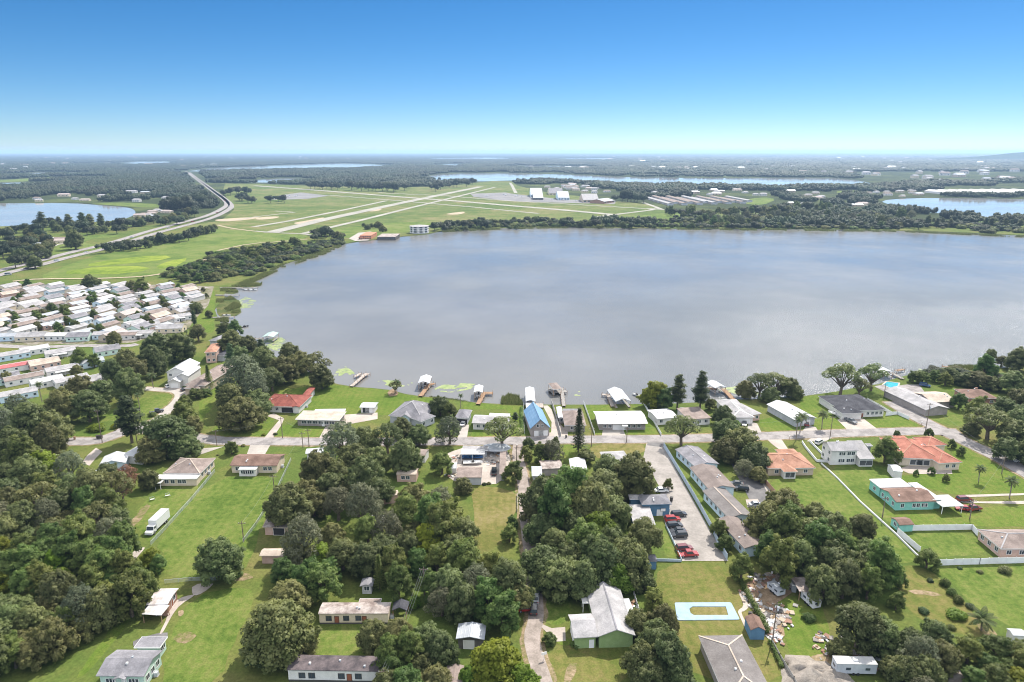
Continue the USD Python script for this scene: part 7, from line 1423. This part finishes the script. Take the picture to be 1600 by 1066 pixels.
# little frames on the lawn of the brown hip roofed house
for x, y, l in ((238, 782, 'round garden frame on the lawn below the brown house'), (262, 776, 'low white garden frame on the lawn below the brown house')):
    t = thing('garden_swing', l.replace('garden frame', 'garden swing'), 'swing', (*G(x, y), 0), .4)
    for q in (-.8, .8): part(t, 'leg', MB().cyl((q, 0, 0), (q * .7, 0, 1.2), .05), 'metal_grey')
    part(t, 'bar', MB().cyl((-.6, 0, 1.2), (.6, 0, 1.2), .05), 'metal_grey'); part(t, 'seat', MB().box(-.6, .6, -.25, .25, .4, .48), 'trim_white')
mat('roof_pinkish', (.42,.34,.31), (.5,.42,.39), .45, .8, .2, coord='obj', fine=.08)
lawn_mat('park_mix', (.10,.12,.035), (.2,.18,.12), (.30,.27,.235), .06, .3)
# ------------------------------------------------------------------ mobile home park
MH = []
def mh_proto(i, L, wd, roofm, wallm, hip, awn):
    t = str(UsdGeom.Xform.Define(stage, f'{PROTO}/mobile_home_{i}').GetPath()); w, d, h = L, wd, 2.9; m = MB(); X, Y = w / 2, d / 2; rise = Y * hip
    for sg in (-1, 1): slab(m, (-X, sg * Y, h), (X, sg * Y, h), (X, 0, h + rise), (-X, 0, h + rise), .15)
    part(t, 'roof', m, roofm); part(t, 'ridge_cap', MB().bar((-X, 0, h + rise + .02), (X, 0, h + rise + .02), .3, .08), 'trim_white')
    m = MB().box(-X + .15, X - .15, -Y + .2, Y - .2, -.1, h - .12)
    for sg in (-1, 1): m.tri((sg * (X - .15), -Y + .2, h - .12), (sg * (X - .15), Y - .2, h - .12), (sg * (X - .15), 0, h + rise - .18))
    part(t, 'wall', m, wallm)
    for s in (-.7, -.2, .35, .8): p = part(t, 'window', MB().box(s * X - .65, s * X + .65, -Y + .14, -Y + .23, .95, 2.15), 'trim_white'); part(p, 'pane', MB().box(s * X - .55, s * X + .55, -Y + .12, -Y + .145, 1.05, 2.05), 'glass_dark')
    for sg in (-1, 1): p = part(t, 'window', MB().box(min(sg * X, sg * (X - .2)), max(sg * X, sg * (X - .2)), -.7, .7, 1.0, 2.1), 'glass_dark')
    if awn:
        part(t, 'carport_roof', MB().box(-X * .55, X * .35, -Y - 3.2, -Y - .02, 2.45, 2.58), 'white_flat_roof')
        for x in (-X * .5, 0, X * .3): part(t, 'post', MB().box(x - .05, x + .05, -Y - 3.1, -Y - 3.0, 0, 2.45), 'trim_white')
    part(t, 'step', MB().box(X * .5, X * .5 + 1.2, -Y - .7, -Y + .2, -.05, .5), 'concrete')
    return t
LOOK = [('white roofed', 'white_flat_roof', 'wall_white', 0), ('pale grey roofed', 'roof_lightgrey', 'wall_cream', 0), ('grey roofed', 'roof_lightgrey', 'wall_white', 1), ('pale grey roofed', 'metal_grey', 'wall_paleblue', 0), ('tan roofed', 'roof_tan', 'wall_pink', 0), ('taupe roofed', 'roof_taupe', 'wall_white', 0), ('grey roofed', 'roof_lightgrey', 'wall_paleblue', 0), ('dark grey roofed', 'roof_grey', 'wall_mint', 0), ('pale grey roofed', 'metal_grey', 'wall_pink', 1), ('taupe roofed', 'roof_taupe', 'wall_cream', 0), ('pinkish roofed', 'roof_pinkish', 'wall_tan', 0), ('grey roofed', 'roof_lightgrey', 'wall_tan', 1)]
for i, (n_, rm_, wm_, aw) in enumerate(LOOK): MH.append((n_, mh_proto(i, (13.5, 16, 14.5, 12.5)[i % 4], (7.4, 8.8, 8.0)[i % 3], rm_, wm_, (.34, .42, .28)[i % 3], aw)))
park = gpoly([(-60,455),(0,448),(60,446),(150,448),(250,446),(326,449),(316,478),(296,498),(284,514),(215,530),(205,533),(60,536),(-60,536)])
pk = prep(park.buffer(-3)); r = random.Random(9); th = math.radians(70); u = np.array([math.cos(th), math.sin(th)]); v = np.array([-u[1], u[0]]); c0 = np.array([park.centroid.x, park.centroid.y]); cnt = 0
MHPOS = []
for j in range(-40, 41):
    for i in range(-30, 31):
        q = c0 + u * (i * 19 + (j % 2) * 8) + v * (j * 12.2 + (6.5 if False else 0))
        if j % 4 == 3: q = q + v * 0
        q = q + np.array([r.uniform(-1.6, 1.6), r.uniform(-1.2, 1.2)])
        if not pk.contains(Point(*q)) or r.random() < .09: continue
        n_, pr_ = r.choice(MH); copy(pr_, 'mobile_home', f'{n_} mobile home in the crowded park at the left', 'mobile home', (*q, 0), th + r.choice((0, math.pi)) + r.uniform(-.16, .16), (r.uniform(.8, 1.08), r.uniform(.9, 1.12), r.uniform(.92, 1.12)), f'{n_} mobile homes in the crowded park'); MHPOS.append(q); cnt += 1
for k in range(-24, 25):       # park lanes
    j = k * 4 + 1.5
    ln = LineString([c0 + u * -320 + v * j * 12.2, c0 + u * 320 + v * j * 12.2]).buffer(2.6, cap_style=2).intersection(park)
    if ln.area > 60: sheet('park_lane', ln, 'asphalt', .055, 'lane between the rows of mobile homes', 'lane')
sheet('park_ground', park.buffer(4), 'park_mix', .03, 'pale paved and gravelled ground of the mobile home park', 'ground')
single_mh = [((16,531),'grey roofed mobile home with blue walls, first of the front row by the street',3),((52,531),'white roofed mobile home with dark windows, second of the front row by the street',1),((90,530),'white roofed mobile home third in the front row by the street',0),((126,531),'dark roofed mobile home with pale green walls in the front row',7),((168,528),'white roofed mobile home beside the round tree in the front row',6),((194,529),'taupe roofed mobile home in the front row beside the round tree',5),((222,526),'grey white mobile home at the lake end of the front row',2),((268,518),'long white roofed mobile home on the lakeside lawn',1),((55,552),'long white roofed mobile home across the front street',0),((95,556),'long grey roofed mobile home across the front street',2),((22,560),'white mobile home with a green roof edge across the front street',6),((168,553),'grey roofed mobile home behind the front street trees',7),((142,572),'pale mobile home with skylights above the woods',3),((70,574),'long tan roofed mobile home above the woods',4),((98,583),'grey roofed mobile home above the woods',2),((8,598),'grey roofed mobile home at the left edge by the woods',7),((38,597),'taupe roofed mobile home by the woods',5),((74,602),'white roofed mobile home by the woods beside a palm',0),((112,600),'grey roofed mobile home by the woods',2),((136,603),'white roofed mobile home half under the trees',1),((30,622),'white roofed mobile home peeping from the woods',6),((20,655),'white roofed mobile home in the wood gap at the left',0),((228,514),'white roofed mobile home at the end of the last row',1),((262,505),'white gabled mobile home near the lake lawn',0),((280,500),'grey mobile home near the lake lawn',2),((294,484),'pale mobile home near the lake lawn',3),((60,738),'mobile home with a white roof in the wood gap',4)]
for (x, y), l, k in single_mh: copy(MH[k][1], 'mobile_home', l, 'mobile home', (*G(x, y), 0), (.12 if 515 < y < 540 else .75) + r.uniform(-.08, .08), 1.0)
t = str(UsdGeom.Xform.Define(stage, f'{PROTO}/red_roof_home').GetPath())
copy(mh_proto(20, 20, 8, 'metal_red', 'wall_white', .2, 0), 'mobile_home', 'mobile home with a red metal roof at the left edge', 'mobile home', (*G(32, 577), 0), .75)
for k in range(130):            # park trees
    q = MHPOS[r.randrange(len(MHPOS))] + u * 9.5 * r.choice((-1, 1)) + v * r.uniform(-6, 6); kd = r.choice(['green', 'oak', 'oak', 'green', 'bush']); s = r.uniform(.35, .62) if kd != 'bush' else r.uniform(1.2, 2)
    copy(r.choice(PR[kd]), 'garden_tree' if kd != 'bush' else 'bush', 'small green tree between the mobile homes' if kd != 'bush' else 'round bush between the mobile homes', 'tree' if kd != 'bush' else 'bush', (*q, 0), r.uniform(0, 6), s, 'small trees between the mobile homes' if kd != 'bush' else 'bushes between the mobile homes')
for x, y, w in ((80,478,16),(86,484,14),(100,484,18),(66,488,16),(56,492,18),(140,468,14),(148,466,14),(58,506,16),(116,506,16),(120,508,14),(90,512,18),(180,498,12),(252,466,12),(178,528,24),(124,558,30),(146,562,22),(42,441,14),(140,440,24),(150,442,20),(220,444,26),(205,444,20),(255,470,14),(120,578,20),(10,590,20)): put('green' if w % 4 else O, x, y, w, 'dark tree standing among the mobile homes', 'dark trees standing among the mobile homes')
print('mobile homes', cnt)

# ------------------------------------------------------------------ far buildings
def far_block(name, label, cat, A, B, C, h, wallm, roofm, rows=1, cols=6, roof='flat', axis='x', pitch=.2):
    c, rz, w, d = rect_of(A, B, C, h); t = thing(name, label, cat, (*c, 0), rz)
    part(t, 'wall', MB().box(-w / 2 + .2, w / 2 - .2, -d / 2 + .2, d / 2 - .2, -.2, h - .1), wallm)
    if roof == 'flat': part(t, 'roof', MB().box(-w / 2, w / 2, -d / 2, d / 2, h - .08, h + .3), roofm)
    else:
        m = MB(); half = d / 2 if axis == 'x' else w / 2; Lh = w / 2 if axis == 'x' else d / 2; pt = (lambda a, b, z: (a, b, z)) if axis == 'x' else (lambda a, b, z: (b, a, z))
        for sg in (-1, 1): slab(m, pt(-Lh, sg * half, h), pt(Lh, sg * half, h), pt(Lh, 0, h + half * pitch), pt(-Lh, 0, h + half * pitch), .25)
        part(t, 'roof', m, roofm)
        for sg in (-1, 1): part(t, 'gable', MB().tri(pt(sg * (Lh - .2), -half + .2, h - .15), pt(sg * (Lh - .2), half - .2, h - .15), pt(sg * (Lh - .2), 0, h + half * pitch - .3)), wallm)
    for k in range(rows):
        for i in range(cols):
            x = -w / 2 + w * (i + .5) / cols; z = h * (k + .3) / rows; ww = w / cols * .3; part(t, 'window', MB().box(x - ww, x + ww, -d / 2 + .12, -d / 2 + .22, z, z + h / rows * .42), 'glass_dark')
    return t
# white many sided building on the far shore
ct = P(655.5, 364)[:2]; t = thing('lakeside_building', 'white many sided three storey building standing in the water of the far shore', 'building', (*ct, 0)); n = 10; R = 13.0; a = np.arange(n) * 2 * math.pi / n + .3; rim = lambda rr, z: [(rr * math.cos(q), rr * math.sin(q), z) for q in a]
m = MB(); lo_, hi_ = rim(R, -1), rim(R, 9.2)
for i in range(n): j = (i + 1) % n; m.quad(lo_[i], lo_[j], hi_[j], hi_[i])
part(t, 'wall', m, 'wall_white'); m = MB(); e0, e1 = rim(R + .9, 9.2), rim(R + .9, 9.6); ap = (0, 0, 11.2)
for i in range(n): j = (i + 1) % n; m.quad(e0[i], e0[j], e1[j], e1[i]); m.tri(e1[i], e1[j], ap); m.tri(e0[j], e0[i], (0, 0, 9.2))
part(t, 'roof', m, 'roof_lightgrey')
for lv in range(3):
    part(t, 'balcony', MB().ext([(q[0] * 1.02, q[1] * 1.02) for q in [(x, y) for x, y, _ in rim(R + .35, 0)]], .9 + 3 * lv, 1.15 + 3 * lv), 'trim_white')
    for i in range(n): j = (i + 1) % n; p, q = np.array(lo_[i]), np.array(lo_[j]); p[2] = q[2] = 0; b0, b1 = p * .75 + q * .25, p * .25 + q * .75; o = (p + q) / 2; o = o / np.linalg.norm(o) * .06; part(t, 'window', MB().quad((*(b0 + o)[:2], 1.5 + 3 * lv), (*(b1 + o)[:2], 1.5 + 3 * lv), (*(b1 + o)[:2], 3.3 + 3 * lv), (*(b0 + o)[:2], 3.3 + 3 * lv)), 'glass_dark')
mat('orange_wall', (.45,.2,.12), (.52,.25,.16), .3, .8, .2)
sheet('car_park', [(545,373),(560,364),(580,362),(584,370),(575,376),(555,377)], 'concrete', .18, 'pale forecourt of the orange building on the far shore', 'pavement')
far_block('shore_building', 'orange building on the far shore beside the white many sided one', 'building', (562,368.5), (580,368.5), (581,363), 4.5, 'orange_wall', 'orange_wall', 2, 5)
far_block('shore_building', 'small red building beside the orange one on the far shore', 'building', (560,371), (567,371), (568,368.5), 3, 'orange_wall', 'roof_red', 1, 2)
bh = far_block('boathouse', 'long flat roofed dock building in the water beside the orange building', 'boathouse', (589,370.5), (618,370.5), (616,365.5), 3.4, 'wall_dark', 'roof_mottled', 1, 8)
for k, a in enumerate([('white hangar at the left end of the apron', (829,304.5),(848,304.5),(848,300.5),6.5,'wall_paleblue','metal_grey'),('dark fronted hangar beside the white one on the apron',(833,309.5),(849,309.5),(849,306.5),4.5,'wall_dark','metal_grey'),('grey hangar in the middle of the apron',(872,309),(890,309),(890,305),6,'wall_paleblue','metal_grey'),('tan hangar with a pale roof on the apron',(911,312.5),(936,312.5),(936,308.5),6,'wall_tan','roof_lightgrey'),('small dark hangar beside the big tree clump',(944,315),(960,313),(955,310),5,'wall_brick','metal_grey'),('low terminal building behind the apron',(858,302),(880,302),(880,299),5,'wall_cream','roof_grey')]): far_block('hangar', a[0], 'hangar', *a[1:5], a[5], a[6], 1, 4, 'gable', 'x', .25)
kx = 0
for i, x in enumerate((1012, 1034, 1058, 1081, 1103, 1126)):
    for s, (dx, dy) in enumerate(((0, 0), (12, -2.2))):
        p, q = P(x + dx * .8, 311 + dy + i * .1), P(x + 36 + dx * .8, 321.5 + dy - i * .6); c = (p + q)[:2] / 2; d = (q - p)[:2]; L = np.linalg.norm(d); t = thing('hangar', 'long thin row of aircraft hangars with a pale roof right of the apron', 'hangar', (*c, 0), math.atan2(d[1], d[0]), 'long thin hangar rows right of the apron')
        part(t, 'wall', MB().box(-L / 2 + .2, L / 2 - .2, -5.8, 5.8, -.2, 4.4), 'wall_grey'); m = MB(); [slab(m, (-L / 2, sg * 6.2, 4.4), (L / 2, sg * 6.2, 4.4), (L / 2, 0, 5.6), (-L / 2, 0, 5.6), .2) for sg in (-1, 1)]; part(t, 'roof', m, 'roof_taupe' if (i + s) % 3 else 'roof_lightgrey')
        for k in range(5): part(t, 'hangar_door', MB().box(-L / 2 + L * (k + .15) / 5, -L / 2 + L * (k + .85) / 5, -5.9, -5.79, .05, 3.6), 'wall_taupe')
for i in range(9):
    x = 1497 + i * 17; t = far_block('greenhouse', 'long white greenhouse roof behind the right lake', 'greenhouse', (x, 303 - i * .15), (x + 15, 303 - i * .15), (x + 15, 298 - i * .1), 5, 'wall_white', 'white_flat_roof', 1, 3, 'gable', 'y', .35); pm = stage.GetPrimAtPath(t); pm.SetCustomDataByKey('group', 'white greenhouses behind the right lake')
# houses among the far woods
FH = []
for i, (rm_, wm_) in enumerate((('roof_lightgrey', 'wall_white'), ('roof_lightgrey', 'wall_cream'), ('roof_taupe', 'wall_white'), ('metal_grey', 'wall_tan'), ('roof_pinkish', 'wall_cream'))):
    t = str(UsdGeom.Xform.Define(stage, f'{PROTO}/far_house_{i}').GetPath()); m = MB(); X, Y, h = 9 + i, 6, 4.2
    for sg in (-1, 1): slab(m, (-X, sg * Y, h), (X, sg * Y, h), (X - 3, 0, h + 2.4), (-X + 3, 0, h + 2.4), .2)
    for sg in (-1, 1): m.tri((sg * X, -Y, h), (sg * X, Y, h), (sg * (X - 3), 0, h + 2.4))
    part(t, 'roof', m, rm_); part(t, 'wall', MB().box(-X + .4, X - .4, -Y + .4, Y - .4, -.2, h - .05), wm_)
    for s in (-.6, 0, .6): part(t, 'window', MB().box(s * X - .8, s * X + .8, -Y + .3, -Y + .42, 1, 2.6), 'glass_dark')
    FH.append(t)
for g, l, gr, a, sc, zs, ct_ in FARH: copy(r.choice(FH), 'house' if ct_ == 'house' else 'far_building', l, ct_, (*g, 0), a, (sc, sc, sc * zs if ct_ == 'house' else zs), gr)
# parked aircraft on the apron
def plane_proto():
    t = str(UsdGeom.Xform.Define(stage, f'{PROTO}/light_aircraft').GetPath()); part(t, 'fuselage', MB().cyl((-4, 0, 1.3), (0, 0, 1.3), .2, .62, 8).cyl((0, 0, 1.3), (2.6, 0, 1.25), .62, .45, 8), 'car_white', smooth=40); part(t, 'wing', MB().box(-.2, 1.2, -5.5, 5.5, 1.85, 2.0), 'car_white'); part(t, 'tailplane', MB().box(-4.2, -3.4, -1.7, 1.7, 1.4, 1.5), 'car_white'); part(t, 'fin', MB().box(-4.3, -3.4, -.06, .06, 1.4, 2.9), 'hull_blue')
    for x, y in ((2, 0), (0, -1.2), (0, 1.2)): part(t, 'wheel', MB().cyl((x, y - .1, .25), (x, y + .1, .25), .25, n=8), 'tyre')
    return t
PL = plane_proto()
for i, (x, y) in enumerate([(770,305),(790,306),(806,307),(815,309),(760,307),(840,312),(862,313),(880,314),(450,308),(462,307),(900,315)]): copy(PL, 'light_aircraft', 'small white aircraft parked on the airfield apron', 'aircraft', (*G(x, y), .3), r.uniform(0, 6.28), 1.2, 'small aircraft on the apron')
print('far houses', len(FARH))
